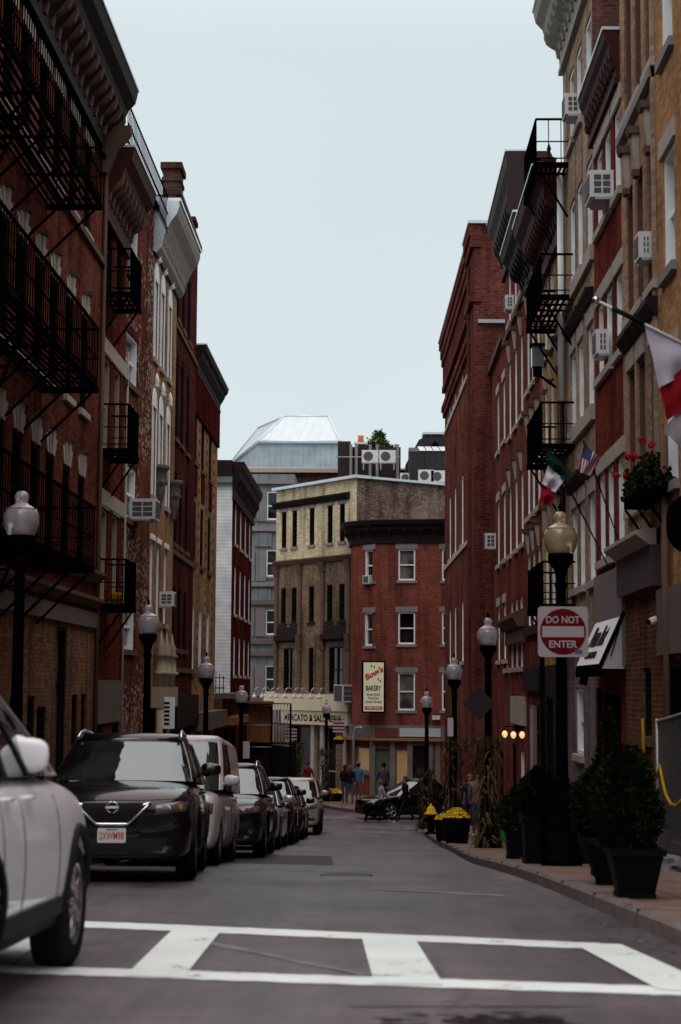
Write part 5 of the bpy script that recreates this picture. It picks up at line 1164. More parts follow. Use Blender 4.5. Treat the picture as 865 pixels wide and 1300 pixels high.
    def outline(tt):
        yf=yWb+(yWt-yWb)*tt; yr=yRb+(yRt-yRb)*tt; w_=(wb+(wt-wb)*tt)*hw
        z=z0+(z1_-z0)*tt; zf=hood+ .02 if tt==0 else z
        pts=[]
        for f in (0,.35,.65,.86): pts.append((w_*f,yf+.16*f*f,z if tt else (zf+(z-zf)*f*f)))
        pts.append((w_*.97,yf+.26,z)); pts.append((w_,yf+.42,z))
        for f in (.3,.55,.8): pts.append((w_*(1.0),yf+.42+(yr-.3-yf-.42)*f,z))
        pts.append((w_*.985,yr-.3,z)); pts.append((w_*.93,yr-.1,z)); pts.append((w_*.6,yr-.02,z)); pts.append((0,yr,z))
        return pts+[(-x,y,zz) for x,y,zz in pts[-2:0:-1]]
    T=[0,.3,.6,.85,1]; gl=MB(); O=[outline(tt) for tt in T]; n=len(O[0])
    for i_,tt in enumerate(T):
        bow=math.sin(PI*tt)*.03; O[i_]=[(x*(1+bow*.6),y-(bow*1.0 if k in (0,1,2,3,n-1,n-2,n-3) else 0),z) for k,(x,y,z) in enumerate(O[i_])]
    for A,B2 in zip(O,O[1:]):
        for k in range(n): gl.face([A[k],A[(k+1)%n],B2[(k+1)%n],B2[k]],None,0,True)
    cab=gl.build('cabin_glass',glass,t,weld=True)
    # roof
    rf=MB(); top=O[-1]; c0=(0,(yWt+yRt)/2,H)
    lv=[(1.02,z1_-.03),(1.02,z1_+.015),(.985,z1_+.05),(.93,H-.02),(.7,H),(.3,H+.008)]
    ym=(yWt+yRt)/2; RR=[[(x*s,ym+(y-ym)*(s if s<1 else 1+(s-1)*.6),z) for x,y,_ in top] for s,z in lv]
    for A,B2 in zip(RR,RR[1:]):
        for k in range(n): rf.face([A[k],A[(k+1)%n],B2[(k+1)%n],B2[k]],None,0,True)
    rf.face(RR[-1]); rf.build('roof',paint_ if isinstance(paint_,str) else paint_,t,weld=True)
    # pillars
    def pil(idx,width,m_,nm='pillar',lo=0):
        for s in (0,1):
            b=MB(); ii=idx if s==0 else (n-idx)%n
            for A,B2 in zip(O[lo:],O[lo+1:]):
                def pt(R0,k,off): 
                    p=Vector(R0[k]); nx=Vector(R0[(k+1)%n]); pv=Vector(R0[k-1]); tv=(nx-pv).normalized(); nn=Vector((tv.y,-tv.x,0)); 
                    if nn.dot(Vector((p.x,p.y-ym,0)))<0: nn=-nn
                    return p+tv*off+nn*.012
                b.face([pt(A,ii,-width/2),pt(A,ii,width/2),pt(B2,ii,width/2),pt(B2,ii,-width/2)],None,0,True)
                b.face([pt(A,ii,width/2),Vector(A[ii])+ (pt(A,ii,width/2)-pt(A,ii,0))*1.1,Vector(B2[ii])+(pt(B2,ii,width/2)-pt(B2,ii,0))*1.1,pt(B2,ii,width/2)])
                b.face([pt(A,ii,-width/2),Vector(A[ii])+ (pt(A,ii,-width/2)-pt(A,ii,0))*1.1,Vector(B2[ii])+(pt(B2,ii,-width/2)-pt(B2,ii,0))*1.1,pt(B2,ii,-width/2)])
            b.build(nm,m_,t)
    pil(4,.11,paint_,'front_pillar'); pil(6,.07,'blackplastic','door_pillar'); pil(7,.09,'blackplastic','door_pillar'); 
    if spec.get('van'):
        for s in (1,-1):
            b=MB(); y0=O[0][7][1]-.35; y1=L_-.12
            pts=[(s*(O[i_][7][0]+.014),y0,O[i_][0][2] if i_ else z0) for i_ in range(5)]; pt2=[(s*(O[i_][7][0]+.010),y1-.12,O[i_][0][2] if i_ else z0) for i_ in range(5)]
            for k in range(4): b.face([pts[k],pt2[k],pt2[k+1],pts[k+1]],None,0,True)
            b.build('side_panel',paint_,t)
    else: pil(9,spec.get('rearp',.3),paint_,'rear_pillar')
    # roof rails
    if rails:
        for s in (1,-1): 
            x=s*wt*hw*.88; b=MB().tube([(x*1.06,yWt+.12,H-.075),(x*1.04,yWt+.3,H-.005),(x*1.02,yWt+.6,H+.035),(x,(yWt+yRt)/2,H+.045),(x,yRt-.5,H+.03),(x,yRt-.3,H-.03)],.024,6); b.build('roof_rail','chrome',t)
    # mirrors
    for s in (1,-1):
        y=yWb+.42+spec.get('mdy',0); x=s*(hw*.93-spec.get('mdx',0)); b=MB(); mz=bz+.09+spec.get('mdz',0); MS=spec.get('ms',1.0)
        b.tube([(x,y,mz-.05),(x+s*.12,y-.01,mz-.01)],.025,6)
        mm=bmesh.new(); bmesh.ops.create_uvsphere(mm,u_segments=16,v_segments=10,radius=1); 
        for f in mm.faces: b.face([(x+s*.17*MS+math.copysign(abs(v.co.x)**.6,v.co.x)*.12*MS,y+.01+ (v.co.y*.085*MS if v.co.y<0 else v.co.y*.03),mz+.02+math.copysign(abs(v.co.z)**.6,v.co.z)*.075*MS*(1.1 if v.co.x*s<0 else .95)) for v in f.verts],None,0,True)
        mm.free(); b.build('mirror',spec.get('mirmat',paint_),t,weld=True)
    # --- face
    patch('windscreen_cowl',[(-hw*.7,hood-.0),(hw*.7,hood-.0),(hw*.7,hood+.0),(-hw*.7,hood+.0)],'blackplastic') if False else None
    F_=spec['face']
    gz0,gz1=F_['grille']; gw=F_['gw']*hw
    patch('grille',[(-gw*.62,gz0),(gw*.62,gz0),(gw,gz1),(-gw,gz1)],'blackplastic',.006)
    if F_.get('v'): 
        v=F_['v']; fline('chrome_grille_bar',[(-gw*1.06,gz1-.005),(-gw*.44,gz0+.02),(gw*.44,gz0+.02),(gw*1.06,gz1-.005)],.02,'chrome',out=.012)
        for s in (-1,1): fline('chrome_grille_bar',[(s*gw*1.06,gz1-.005),(s*gw*.8,gz1-.03)],.02,'chrome',out=.012,sub=3)
    else:
        for k in range(3): zz=gz0+(gz1-gz0)*(k+.5)/3; fline('grille_slat',[(-gw*.7,zz),(gw*.7,zz)],.009,'chrome',out=.012)
    lz0,lz1=F_['lamp']; lx0,lx1=F_['lx0']*hw,F_['lx1']*hw
    for s in (1,-1):
        h=patch('headlight',[(s*lx0,lz0),(s*lx1,lz0+.05),(s*lx1,lz1+.02),(s*lx0,lz1-.03)],'lens',.02)
        for f in (.35,.68):
            x=s*(lx0+(lx1-lx0)*f); z=(lz0+lz1)/2+.025*f; y=fy(x,z)-.016; b=MB()
            b.face([(x+.034*math.cos(2*PI*k/14),y,z+.034*math.sin(2*PI*k/14)) for k in range(14)]); b.build('projector','chrome' if f<.5 else 'amber',h)
        if F_.get('fog'): 
            x=s*hw*.74; z=F_['fog']; patch('fog_lamp_recess',[(x-.1,z-.05),(x+.1,z-.05),(x+.08,z+.05),(x-.1,z+.04)],'blackplastic',.012); b=MB(); y=fy(x,z)-.018; b.face([(x+.035*math.cos(2*PI*k/12),y,z+.035*math.sin(2*PI*k/12)) for k in range(12)]); b.build('fog_lamp','lens',t)
        rz0,rz1=F_.get('tail',(bz-.28,bz-.08)); patch('tail_light',[(s*hw*.62,rz0),(s*hw*.93,rz0),(s*hw*.93,rz1),(s*hw*.62,rz1)],'lensred',.015,rear=True)
    bi=F_['intake']; patch('lower_intake',[(-hw*.6,bi[0]),(hw*.6,bi[0]),(hw*.68,bi[1]),(-hw*.68,bi[1])],'blackplastic',.008)
    fline('lower_lip',[(-hw*.8,cl+.05),(hw*.8,cl+.05)],.02,spec.get('lip','blackplastic'),out=.0)
    fline('hood_seam',[(-hw*.78,gz1+.045),(-hw*.4,gz1+.025),(hw*.4,gz1+.025),(hw*.78,gz1+.045)],.006,'blackplastic',out=-.002)
    if plate:
        pz=F_['plate']; y=fy(0,pz)-.03
        b=MB(); rounded(b,lambda u,z,w:(u,y-w,pz+z),.153,.078,.012,-.02,.004); pl=b.build('number_plate',mat('plate_white',(.60,.56,.58),.5,.04),t)
        text('plate_lettering',plate,.105,(0,y-.006,pz-.004),(1,0,0),(0,0,1),mat('plate_red',(.32,.03,.04),.5),pl,bold=.001,ext=.001,fit=(.265,.082))
        MB().box((0,y-.006,pz+.062),(.12,.003,.012)).build('plate_stripe',mat('plate_blue',(.1,.13,.3),.5),pl)
    if badge:
        z=badge; y=fy(0,z)-.02; b=MB(); ring=[(.062*math.cos(2*PI*k/24),y,z+.058*math.sin(2*PI*k/24)) for k in range(25)]; b.tube(ring,.011,6,caps=False); b.box((0,y-.003,z),(.145,.012,.026)); b.build('emblem','chrome',t)
    # door seams and handles on both sides
    for s in (1,-1):
        for yy in spec.get('seams',[yWb+.55,(yWb+yRb)/2-.05,spec['wr']-.42]):
            pts=[(sx(yy,z,s)+s*.0,yy+(.0),z) for z in [cl+.16+(bz-.06-cl-.16)*k/8 for k in range(9)]]; MB().tube(pts,.005,4).build('door_seam','blackplastic',t)
        for yy in ((yWb+yRb)/2-.22,spec['wr']-.55): 
            z=bz-.14; x=sx(yy,z,s); MB().tube([(x+s*.0,yy-.1,z),(x+s*.035,yy-.07,z+.005),(x+s*.035,yy+.07,z+.005),(x,yy+.1,z)],.014,6).build('door_handle',spec.get('handle',paint_),t)
    t.location=loc; t.rotation_euler=rz if isinstance(rz,tuple) else (0,0,rz)
    return t
def suv(L_=4.65,W=1.84,H=1.70,**k):
    s=dict(L=L_,W=W,H=H,belt=1.13,hood=1.09,clear=.22,wheel=.36,wf=.93,wr=L_-1.02,group=None,
      stations=[(0,.80,.30,.70),(.05,.87,.26,.86),(.22,.94,.24,.97),(.6,.985,.23,1.03),(1.2,1,.22,1.09),(2.2,1,.22,1.10),(3.4,1,.22,1.11),(L_-.5,.985,.25,1.10),(L_-.12,.93,.30,1.05),(L_,.86,.36,.92)],
      gh=(1.12,1.95,L_-.62,L_-.12,.93,.74),rearp=.42,
      face=dict(grille=(.60,.85),gw=.43,v=True,lamp=(.72,.86),lx0=.52,lx1=.93,fog=None,intake=(.33,.47),plate=.50))
    s.update(k); return s
def sedan(L_=4.7,W=1.80,H=1.45,**k):
    s=dict(L=L_,W=W,H=H,belt=.93,hood=.86,clear=.17,wheel=.33,wf=.92,wr=L_-1.05,cladding=False,
      stations=[(0,.78,.25,.58),(.05,.86,.2,.68),(.25,.94,.19,.77),(.7,.985,.18,.84),(1.2,1,.17,.9),(2.2,1,.17,.92),(3.4,1,.17,.94),(L_-.5,.98,.2,.96),(L_-.12,.93,.25,.92),(L_,.86,.3,.8)],
      gh=(1.15,2.0,L_-1.25,L_-.55,.92,.72),rearp=.3,
      face=dict(grille=(.5,.66),gw=.45,v=False,lamp=(.6,.72),lx0=.55,lx1=.93,fog=.33,intake=(.25,.4),plate=.45))
    s.update(k); return s
G1='cars parked nose to tail along the left kerb'
def park(y,xr,W,rz=0):
    """front bumper at y, right hand side (seen from the camera) at xr"""
    x=xr-W/2; dz=(zg(y+4)-zg(y+.6))/3.4
    return (x,y,zg(y)+.004+(zg(y+.6)-zg(y)-dz*.6)),(math.atan(dz),0,rz)
pb=carpaint('black_car_paint',(.003,.0025,.0035),0,.2); pn=carpaint('near_black_blue_car_paint',(.004,.005,.007),0,.2); ps=carpaint('silver_car_paint',(.40,.42,.45),.6); pw_=carpaint('white_car_paint',(.74,.73,.77)); pbg=carpaint('beige_car_paint',(.36,.33,.27),.3); pv=carpaint('white_van_paint',(.55,.53,.54))
l,r=park(18.9,-1.92,1.80,math.radians(3.2)); car('parked_suv','shiny black SUV with chrome V grille and red lettered plate, first parked car',pb,suv(4.65,1.80,group=G1),l,r,plate='2XWM98',badge=.80)
van=suv(4.65,1.75,1.93,belt=1.12,hood=1.02,clear=.2,wheel=.32,van=True,cladding=False,group=G1,
  stations=[(0,.84,.28,.66),(.04,.9,.24,.84),(.2,.96,.22,.98),(.5,.99,.22,1.03),(1.0,1,.21,1.08),(2.2,1,.21,1.12),(3.4,1,.21,1.12),(4.3,1,.24,1.12),(4.58,.98,.28,1.1),(4.65,.95,.32,1.0)],gh=(.78,1.35,4.5,4.62,.98,.88),
  face=dict(grille=(.62,.8),gw=.4,v=False,lamp=(.68,.9),lx0=.6,lx1=.95,fog=None,intake=(.3,.45),plate=.52))
l,r=park(24.7,-2.20,1.75); tv=car('parked_van','small white delivery van parked behind the black SUV',pv,van,l,r,cat='van',rails=False)
l,r=park(30.1,-1.86,1.86); car('parked_suv','dark blue-black SUV parked directly behind the white van',pn,suv(4.55,1.86,1.68,group=G1,face=dict(grille=(.66,.88),gw=.5,v=False,lamp=(.74,.90),lx0=.52,lx1=.94,fog=.45,intake=(.33,.5),plate=.55)),l,r)
l,r=park(35.5,-1.88,1.80); car('parked_sedan','silver sedan squeezed between two dark parked cars',ps,sedan(group=G1),l,r,rails=False)
l,r=park(41.0,-1.84,1.84); car('parked_suv','black crossover with bright windscreen parked behind the silver sedan',pb,suv(4.5,1.84,1.62,group=G1,face=dict(grille=(.62,.84),gw=.45,v=False,lamp=(.72,.84),lx0=.55,lx1=.93,fog=.42,intake=(.33,.47),plate=.52)),l,r,rails=False)
l,r=park(46.8,-1.83,1.80); car('parked_sedan','black sedan parked just before the beige off-roader',pb,sedan(4.4,1.8,1.47,group=G1),l,r,rails=False)
l,r=park(53.2,-1.60,1.92); car('parked_suv','beige boxy off-roader with black windscreen frame, last in the parked row',pbg,suv(4.6,1.92,1.74,group=G1,belt=1.16,hood=1.1,stations=[(0,.84,.36,.74),(.05,.9,.3,.92),(.2,.96,.28,1.05),(.6,.99,.27,1.1),(1.2,1,.26,1.13),(2.2,1,.26,1.14),(3.4,1,.26,1.15),(4.1,.99,.28,1.15),(4.5,.95,.32,1.1),(4.6,.9,.4,.95)],gh=(1.05,1.6,4.2,4.5,.94,.8),face=dict(grille=(.74,.9),gw=.45,v=False,lamp=(.76,.94),lx0=.58,lx1=.93,fog=.48,intake=(.42,.62),plate=.66)),l,r,rails=False)
# white crossover coming towards us in the near left corner
dz=(zg(11)-zg(7.3))/3.7
wc=suv(4.2,1.84,1.67,belt=1.15,hood=1.10,mdx=.30,mdy=.70,mdz=-.03,ms=1.32,wheel=.36,wf=.86,wr=3.40,clear=.25,rimmat='rim',rearp=.5,mirmat=pw_,
  stations=[(0,.80,.30,.70),(.05,.87,.28,.86),(.22,.94,.27,.99),(.6,.985,.26,1.06),(1.2,1,.26,1.11),(2.2,.985,.26,1.12),(3.0,.99,.26,1.13),(3.75,.97,.30,1.13),(4.08,.9,.36,1.06),(4.2,.82,.44,.90)],gh=(.98,1.95,3.6,4.08,.90,.72))
car('white_crossover','glossy white crossover cut off by the left edge of the picture',pw_,wc,(-1.74-.92,11.32,zg(11.32)+.004),(-math.atan(dz),0,PI),cat='car',rails=False)
# black car crossing at the end
car('black_hatchback','black car standing across the end of the street before the bakery',pb,sedan(4.3,1.76,1.50,group=None),(-.5,66.0,zg(67)+.01),math.radians(-66),rails=False,cat='car')
# ================================================================= PLANTS
def leafmat(name,c,v=.5):
    return mat(name,c,.7,v,5)
M['bush']=leafmat('dark_conifer_leaf',(.006,.009,.003)); M['bush2']=leafmat('olive_leaf',(.017,.022,.007)); M['corn']=mat('dry_corn_leaf',(.09,.06,.03),.8,.7,9); M['corn2']=mat('green_brown_corn_leaf',(.045,.04,.018),.8,.6,9)
M['mum']=mat('yellow_chrysanthemum',(.55,.36,.015),.7,.25,30); M['pot']=mat('black_planter',(.0035,.003,.0035),.55,.3,4,spec=.08); M['treeleaf']=leafmat('roof_tree_leaf',(.09,.12,.035))
def leaves(mb,cx,cy,cz,shape,n,s,m=0,rng=random):
    for _ in range(n):
        th=rng.uniform(0,2*PI); h=rng.random(); r=shape(h)*math.sqrt(rng.uniform(.35,1))*(1+.12*math.sin(5*th+h*9)+.08*math.sin(11*th-h*14))
        p=Vector((cx+r*math.cos(th),cy+r*math.sin(th),cz+h)) ; d=Vector((math.cos(th)+rng.uniform(-.8,.8),math.sin(th)+rng.uniform(-.8,.8),rng.uniform(-.2,1.1))).normalized()
        a=d.cross(Vector((rng.uniform(-1,1),rng.uniform(-1,1),rng.uniform(-1,1)))).normalized(); l=s*rng.uniform(.6,1.4)
        mb.face([p,p+a*l*.25+d*l*.5,p+d*l,p-a*l*.25+d*l*.5],None,m)
def planter(x,y,w,h,topw,label,round_=False):
    z=zg(y)+.125; t=thing('planter',label,'planter',(x,y,z)); b=MB()
    if round_: b._lathe((x,y,z),[(w*.5,0),(w*.52,.03),(w*.52,.05),(w*.6,.1),(topw*.5,h*.75),(topw*.53,h*.85),(topw*.58,h*.88),(topw*.58,h),(topw*.5,h),(topw*.48,h-.05)],24,0,True)
    else:
        for (a,b_,z0,z1) in ((w*.53,w*.53,0,.05),(w*.5,topw*.5,.05,h*.88),(topw*.55,topw*.55,h*.88,h)):
            q=lambda s,zz:[(x-s,y-s,zz),(x+s,y-s,zz),(x+s,y+s,zz),(x-s,y+s,zz)]
            A,B2=q(a,z+z0),q(b_,z+z1)
            for k in range(4): b.face([A[k],A[(k+1)%4],B2[(k+1)%4],B2[k]])
            b.face(B2)
    b.build('pot','pot',t); MB()._lathe((x,y,z),[(topw*.46,h-.06),(topw*.4,h-.03),(.01,h-.03)],16).build('soil',mat('soil',(.03,.02,.015),.9),t)
    return t,z+h
def topiary(x,y,z0,h,r,label,tip=False,m='bush',n=8000,s=.042):
    t=thing('potted_shrub',label,'shrub',(x,y,z0)); b=MB(); rng=random.Random(int(x*1000+y*77))
    sh=(lambda f:r*(math.sin(PI*(f*.80+.19))**.55)*1.02+.01) if not tip else (lambda f:r*(1-f)**.7*min(1,f*6+.5)+.01)
    for _ in range(n):
        f=rng.random()**(1.25 if tip else 1); th=rng.uniform(0,2*PI); lump=1+.13*math.sin(3*th+f*8)+.1*math.sin(7*th-f*13)+.07*math.sin(13*th+f*21)
        rr=sh(f)*lump*(1-.5*rng.random()**2.2); p=Vector((x+rr*math.cos(th),y+rr*math.sin(th),z0+f*h*(1+.05*math.sin(th*2))))
        d=Vector((math.cos(th)+rng.uniform(-.7,.7),math.sin(th)+rng.uniform(-.7,.7),rng.uniform(.0,1.4))).normalized(); a=d.cross(Vector((rng.uniform(-1,1),rng.uniform(-1,1),rng.uniform(-1,1)))).normalized(); l=s*rng.uniform(.6,1.5)
        b.face([p,p+a*l*.2+d*l*.5,p+d*l,p-a*l*.2+d*l*.5],None,0 if rng.random()<.75 else 1)
    b.build('foliage',[m,'bush2'],t); MB().tube([(x,y,z0-.05),(x,y,z0+h*.5)],[.025,.006],6).build('stem','darktrim',t); return t
t,zt=planter(at(803,870,15).x,15.0,.30,.42,.43,'square black planter nearest on the right sidewalk'); topiary(at(794,870,15.1).x,15.1,zt-.02,.84,.25,'big dark green egg-shaped shrub in the nearest planter')
t,zt=planter(at(772,870,17).x,17.0,.27,.46,.52,'round black planter narrowing to its foot behind the nearest one',True); topiary(at(764,870,17).x,17.1,zt-.02,.68,.25,'smaller dark shrub in the round planter behind the egg-shaped one')
t,zt=planter(at(684,870,23).x,23.0,.4,.62,.44,'tall black planter left of the nearest right lamp base'); topiary(at(686,870,23).x,23.0,zt-.02,.62,.26,'dark shrub in the tall planter left of the nearest right lamp')
t,zt=planter(at(658,870,26).x,26.0,.34,.42,.38,'small black planter with olive greenery, farther than the tall one'); topiary(at(658,870,26).x,26.0,zt-.02,.55,.24,'loose olive-green plant in the small planter',m='bush2',n=1600,s=.09)
t,zt=planter(at(722,870,21.4).x+.25,23.2,.4,.45,.4,'dark planter just behind the nearest right lamp base'); topiary(at(722,870,21.4).x+.25,23.2,zt-.02,.55,.3,'leafy plant right behind the nearest right lamp post',m='bush2',n=1500,s=.08)
topiary(at(775,870,18.6).x,18.8,zg(18.8)+.6,1.25,.22,'tall thin dark conifer rising behind the two near shrubs',tip=True,n=3500)
t,zt=planter(at(775,870,18.6).x,18.8,.34,.48,.4,'dark planter half hidden behind the two near planters')
def corn(x,y,h,label,n=150,r=.30,flare=.5):
    z=zg(y)+.125; t=thing('corn_stalk_bundle',label,'corn stalks',(x,y,z),'dried corn stalk bundles tied to posts'); rng=random.Random(int(y*31+x*100)); st=MB(); lf=MB()
    tie=h*.52
    for k in range(16):
        a=2*PI*k/16+rng.uniform(-.2,.2); r0=r*rng.uniform(.6,1.1); top=h*rng.uniform(.82,1.05)
        st.tube([(x+r0*math.cos(a),y+r0*math.sin(a),z),(x+.12*math.cos(a),y+.12*math.sin(a),z+tie),(x+.22*math.cos(a),y+.22*math.sin(a),z+top)],[.018,.015,.006],5)
    for k in range(n):
        a=rng.uniform(0,2*PI); f=rng.random(); zz=z+f*h; rr=.12+abs(f-.52)*r*1.2; p=Vector((x+rr*math.cos(a),y+rr*math.sin(a),zz)); up=rng.uniform(.1,.5) if f>.45 else rng.uniform(-.1,.3); l=rng.uniform(.2,.5)*(1 if f>.4 else .8)
        dr=rng.uniform(.1,1.3); kk=rng.uniform(-.2,.2); w=rng.uniform(.016,.04); sd=Vector((-math.sin(a),math.cos(a),0)); out=Vector((math.cos(a),math.sin(a),0))*rng.uniform(.35,.8); pts=[]
        for i in range(6):
            s=i/5; c=p+out*l*.75*s+Vector((0,0,1))*(up*s*l*2.2-1.35*l*s*s*dr)+sd*(kk*s*s+rng.uniform(-.02,.02)); ww=w*(1-s)**.6+.003; tw=rng.uniform(-.3,.3); pts.append((c-(sd*ww+Vector((0,0,tw*ww))),c+sd*ww+Vector((0,0,tw*ww))))
        m=0 if rng.random()<.6 else 1
        for A,B2 in zip(pts,pts[1:]): lf.face([A[0],A[1],B2[1],B2[0]],None,m,True)
    for k in range(26):
        a=rng.uniform(0,2*PI); p=Vector((x+.2*math.cos(a),y+.2*math.sin(a),z+h*.92)); 
        for j in range(4): lf.tube([p,p+Vector((rng.uniform(-.14,.14),rng.uniform(-.14,.14),rng.uniform(.12,.3)))],.006,3,0,False)
    st.build('stalk_cluster','corn2',t); lf.build('leaf_mass',['corn','corn2'],t); MB()._lathe((x,y,z+tie-.04),[(.16,0),(.17,.04),(.16,.08)],12).build('twine','corn',t); return t
X=lambda px,Y:at(px,870,Y).x
corn(X(620,34),34,2.05,'tall dried corn stalks round the second right lamp post, nearest bundle',190,.24)
corn(X(577,43),43,2.35,'dried corn stalks round the third right lamp post',170)
corn(X(541,57),57,1.85,'dried corn stalks round the farthest right lamp, by the black car',140)
corn(X(411,74.8)-.0,76.6+1.6,2.2,'dried corn stalks with yellow flowers at the far kerb beyond the beige off-roader',150,.32)
corn(X(376,79),82,2.5,'dried corn stalks farthest left before the cream shop',150)
def mums(x,y,z,r,label,pot=True,ph=.45):
    t=thing('flower_pot' ,label,'flowers',(x,y,z)); rng=random.Random(int(x*99+y)); b=MB(); g_=MB()
    if pot: MB()._lathe((x,y,z),[(r*.75,0),(r*.8,ph*.1),(r*.98,ph*.9),(r*1.03,ph),(r*.9,ph)],18,0,True).build('pot','pot',t)
    else: ph=0
    for k in range(900):
        th,f=rng.uniform(0,2*PI),math.sqrt(rng.random()); rr=f*r*(1+.06*math.sin(4*th)); zz=z+ph+(1-f*f)*r*.62+.02; p=Vector((x+rr*math.cos(th),y+rr*math.sin(th),zz)); nrm=Vector((math.cos(th)*f+rng.uniform(-.4,.4),math.sin(th)*f+rng.uniform(-.4,.4),1)).normalized(); a=nrm.cross(Vector((1,.3,0))).normalized(); c=nrm.cross(a); s=.022*rng.uniform(.7,1.3)
        (b if rng.random()<.8 else g_).face([p+a*s,p+(a+c)*s*.7,p+c*s,p-(a-c)*s*.7,p-a*s,p-(a+c)*s*.7,p-c*s,p+(a-c)*s*.7])
    b.build('blossoms','mum',t); g_.build('leaves','bush',t); return t
mums(X(580,38),38,zg(38)+.125,.31,'big dome of yellow chrysanthemums in a black pot by the kerb',ph=.55)
mums(X(565,40),41,zg(41)+.125,.2,'smaller yellow flowers half hidden behind the chrysanthemum dome',ph=.5)
mums(X(403,76),77,zg(77)+.125,.3,'yellow flowers at the foot of the far corn stalks beyond the parked row',ph=.35)
mums(X(427,77),78.5,zg(78)+.125,.32,'low wide pot of yellow flowers by the two women in jeans',ph=.35)
q=at(430.5,945,84.6); mums(q.x,84.9,q.z,.26,'yellow hanging flower basket before the cream shop window',ph=.22)
# flower box on pinkish building
qa,qb=g1.u(826,640,.3),g1.u(795,640,.3); P=g1.P
t=thing('window_flower_box','window box of red geraniums on the pinkish tan wall','flower box',P(qa,2.6,0)); zb3=g1.z(812,655)
MB().frame_box(P,min(qa,qb),max(qa,qb)-.2,zb3,zb3+.28,.02,.36).build('box','iron',t); lv=MB(); fl=MB(); rng=random.Random(5)
for k in range(2600):
    u=rng.uniform(min(qa,qb)-.1,max(qa,qb)+.0); z=zb3+.12+rng.random()**1.3*.5*(.6+.4*math.sin(u*7)); w_=rng.uniform(.02,.34); p=Vector(P(u,z,w_)); d=Vector((rng.uniform(-1,1),rng.uniform(-1,1),rng.uniform(-.6,1))).normalized(); a=d.cross(Vector((rng.uniform(-1,1),1,.3))).normalized(); l=.075*rng.uniform(.6,1.3); lv.face([p,p+a*l*.35+d*l*.5,p+d*l,p-a*l*.35+d*l*.5])
for k in range(9):
    u=rng.uniform(min(qa,qb),max(qa,qb)-.1); z=zb3+.45+rng.random()*.32; c=Vector(P(u,z,rng.uniform(.2,.5)))
    for j in range(26):
        d=Vector((rng.gauss(0,1),rng.gauss(0,1),rng.gauss(0,1))).normalized(); a=d.cross(Vector((0,1,.2))).normalized(); e=d.cross(a); p=c+d*.05; fl.face([p+a*.022,p+e*.022,p-a*.022,p-e*.022])
lv.build('leaves','bush2',t); fl.build('blossoms',mat('red_geranium',(.28,.01,.012),.6),t)
for k in range(3): u=min(qa,qb)+.3+k*.9; MB().tube([P(u,zb3,.33),P(u,zb3-.45,.02)],.02,5).build('bracket','iron',t)
# tree behind the roofs
t=thing('rooftop_tree','small leafy tree crown showing above the rooftop fence','tree',(at(480,560,103).x,103,6)); b=MB(); rng=random.Random(3); zc=at(480,558,103).z
for (dx,dzz,r_) in ((-.1,.3,.75),(.45,-.1,.6),(-.65,-.25,.6),(.1,.95,.4),(1.0,-.35,.5),(-.1,-.5,.8)):
    for k in range(420):
        d=Vector((rng.gauss(0,1),rng.gauss(0,1),rng.gauss(0,1))).normalized()*r_*.72*rng.uniform(.4,1.05); p=Vector((t.location.x+dx*.8,103,zc-.45+dzz*.7))+d; a=Vector((rng.uniform(-1,1),rng.uniform(-1,1),rng.uniform(-1,1))).normalized(); e=a.cross(Vector((rng.uniform(-1,1),.3,1))).normalized(); l=.16; b.face([p,p+a*l+e*l*.3,p+a*l*1.6,p+a*l-e*l*.3])
b.build('crown','treeleaf',t); MB().tube([(t.location.x,103,5.5),(t.location.x+.1,103,zc-.5),(t.location.x-.1,103,zc+.6)],[.15,.08,.03],6).build('trunk','brownstone',t)
# ================================================================= STREET FURNITURE
x,y=X(547.5,50),50.; z=zg(y)+.125; t=thing('fire_hydrant','black fire hydrant with a yellow domed cap','hydrant',(x,y,z))
MB()._lathe((x,y,z),[(.17,0),(.17,.05),(.11,.07),(.11,.5),(.14,.52),(.14,.56)],16,0,True).build('barrel','iron',t)
MB()._lathe((x,y,z),[(.19,.56),(.19,.6),(.14,.62),(.125,.7),(.08,.78),(.03,.8),(.03,.86),(.0,.87)],16,0,True).build('cap',mat('hydrant_yellow',(.62,.42,.03),.5),t)
for s in (-1,1): MB().tube([(x+s*.08,y,z+.4),(x+s*.2,y,z+.4)],.06,10).build('outlet','iron',t)
x,y=X(636,45),40.; x=X(643,y); z=zg(y)+.125; t=thing('green_bin','bright green plastic waste bin on the right sidewalk','bin',(x,y,z)); gm=mat('green_plastic',(.025,.20,.05),.4)
P=lambda u,zz,w:(x+u,y-w,z+zz); b=MB(); b.extrude(lambda u,zz,w:(x+w,y+u,z+zz),[(-.13,0),(.13,0),(.17,.48),(-.17,.48)],-.16,.16); b.build('body',gm,t)
b=MB(); b.box((x,y,z+.51),(.4,.4,.05)); b.build('lid',gm,t); MB().tube([(x-.1,y-.17,z+.54),(x-.1,y-.19,z+.6),(x+.1,y-.19,z+.6),(x+.1,y-.17,z+.54)],.014,5).build('handle',gm,t)
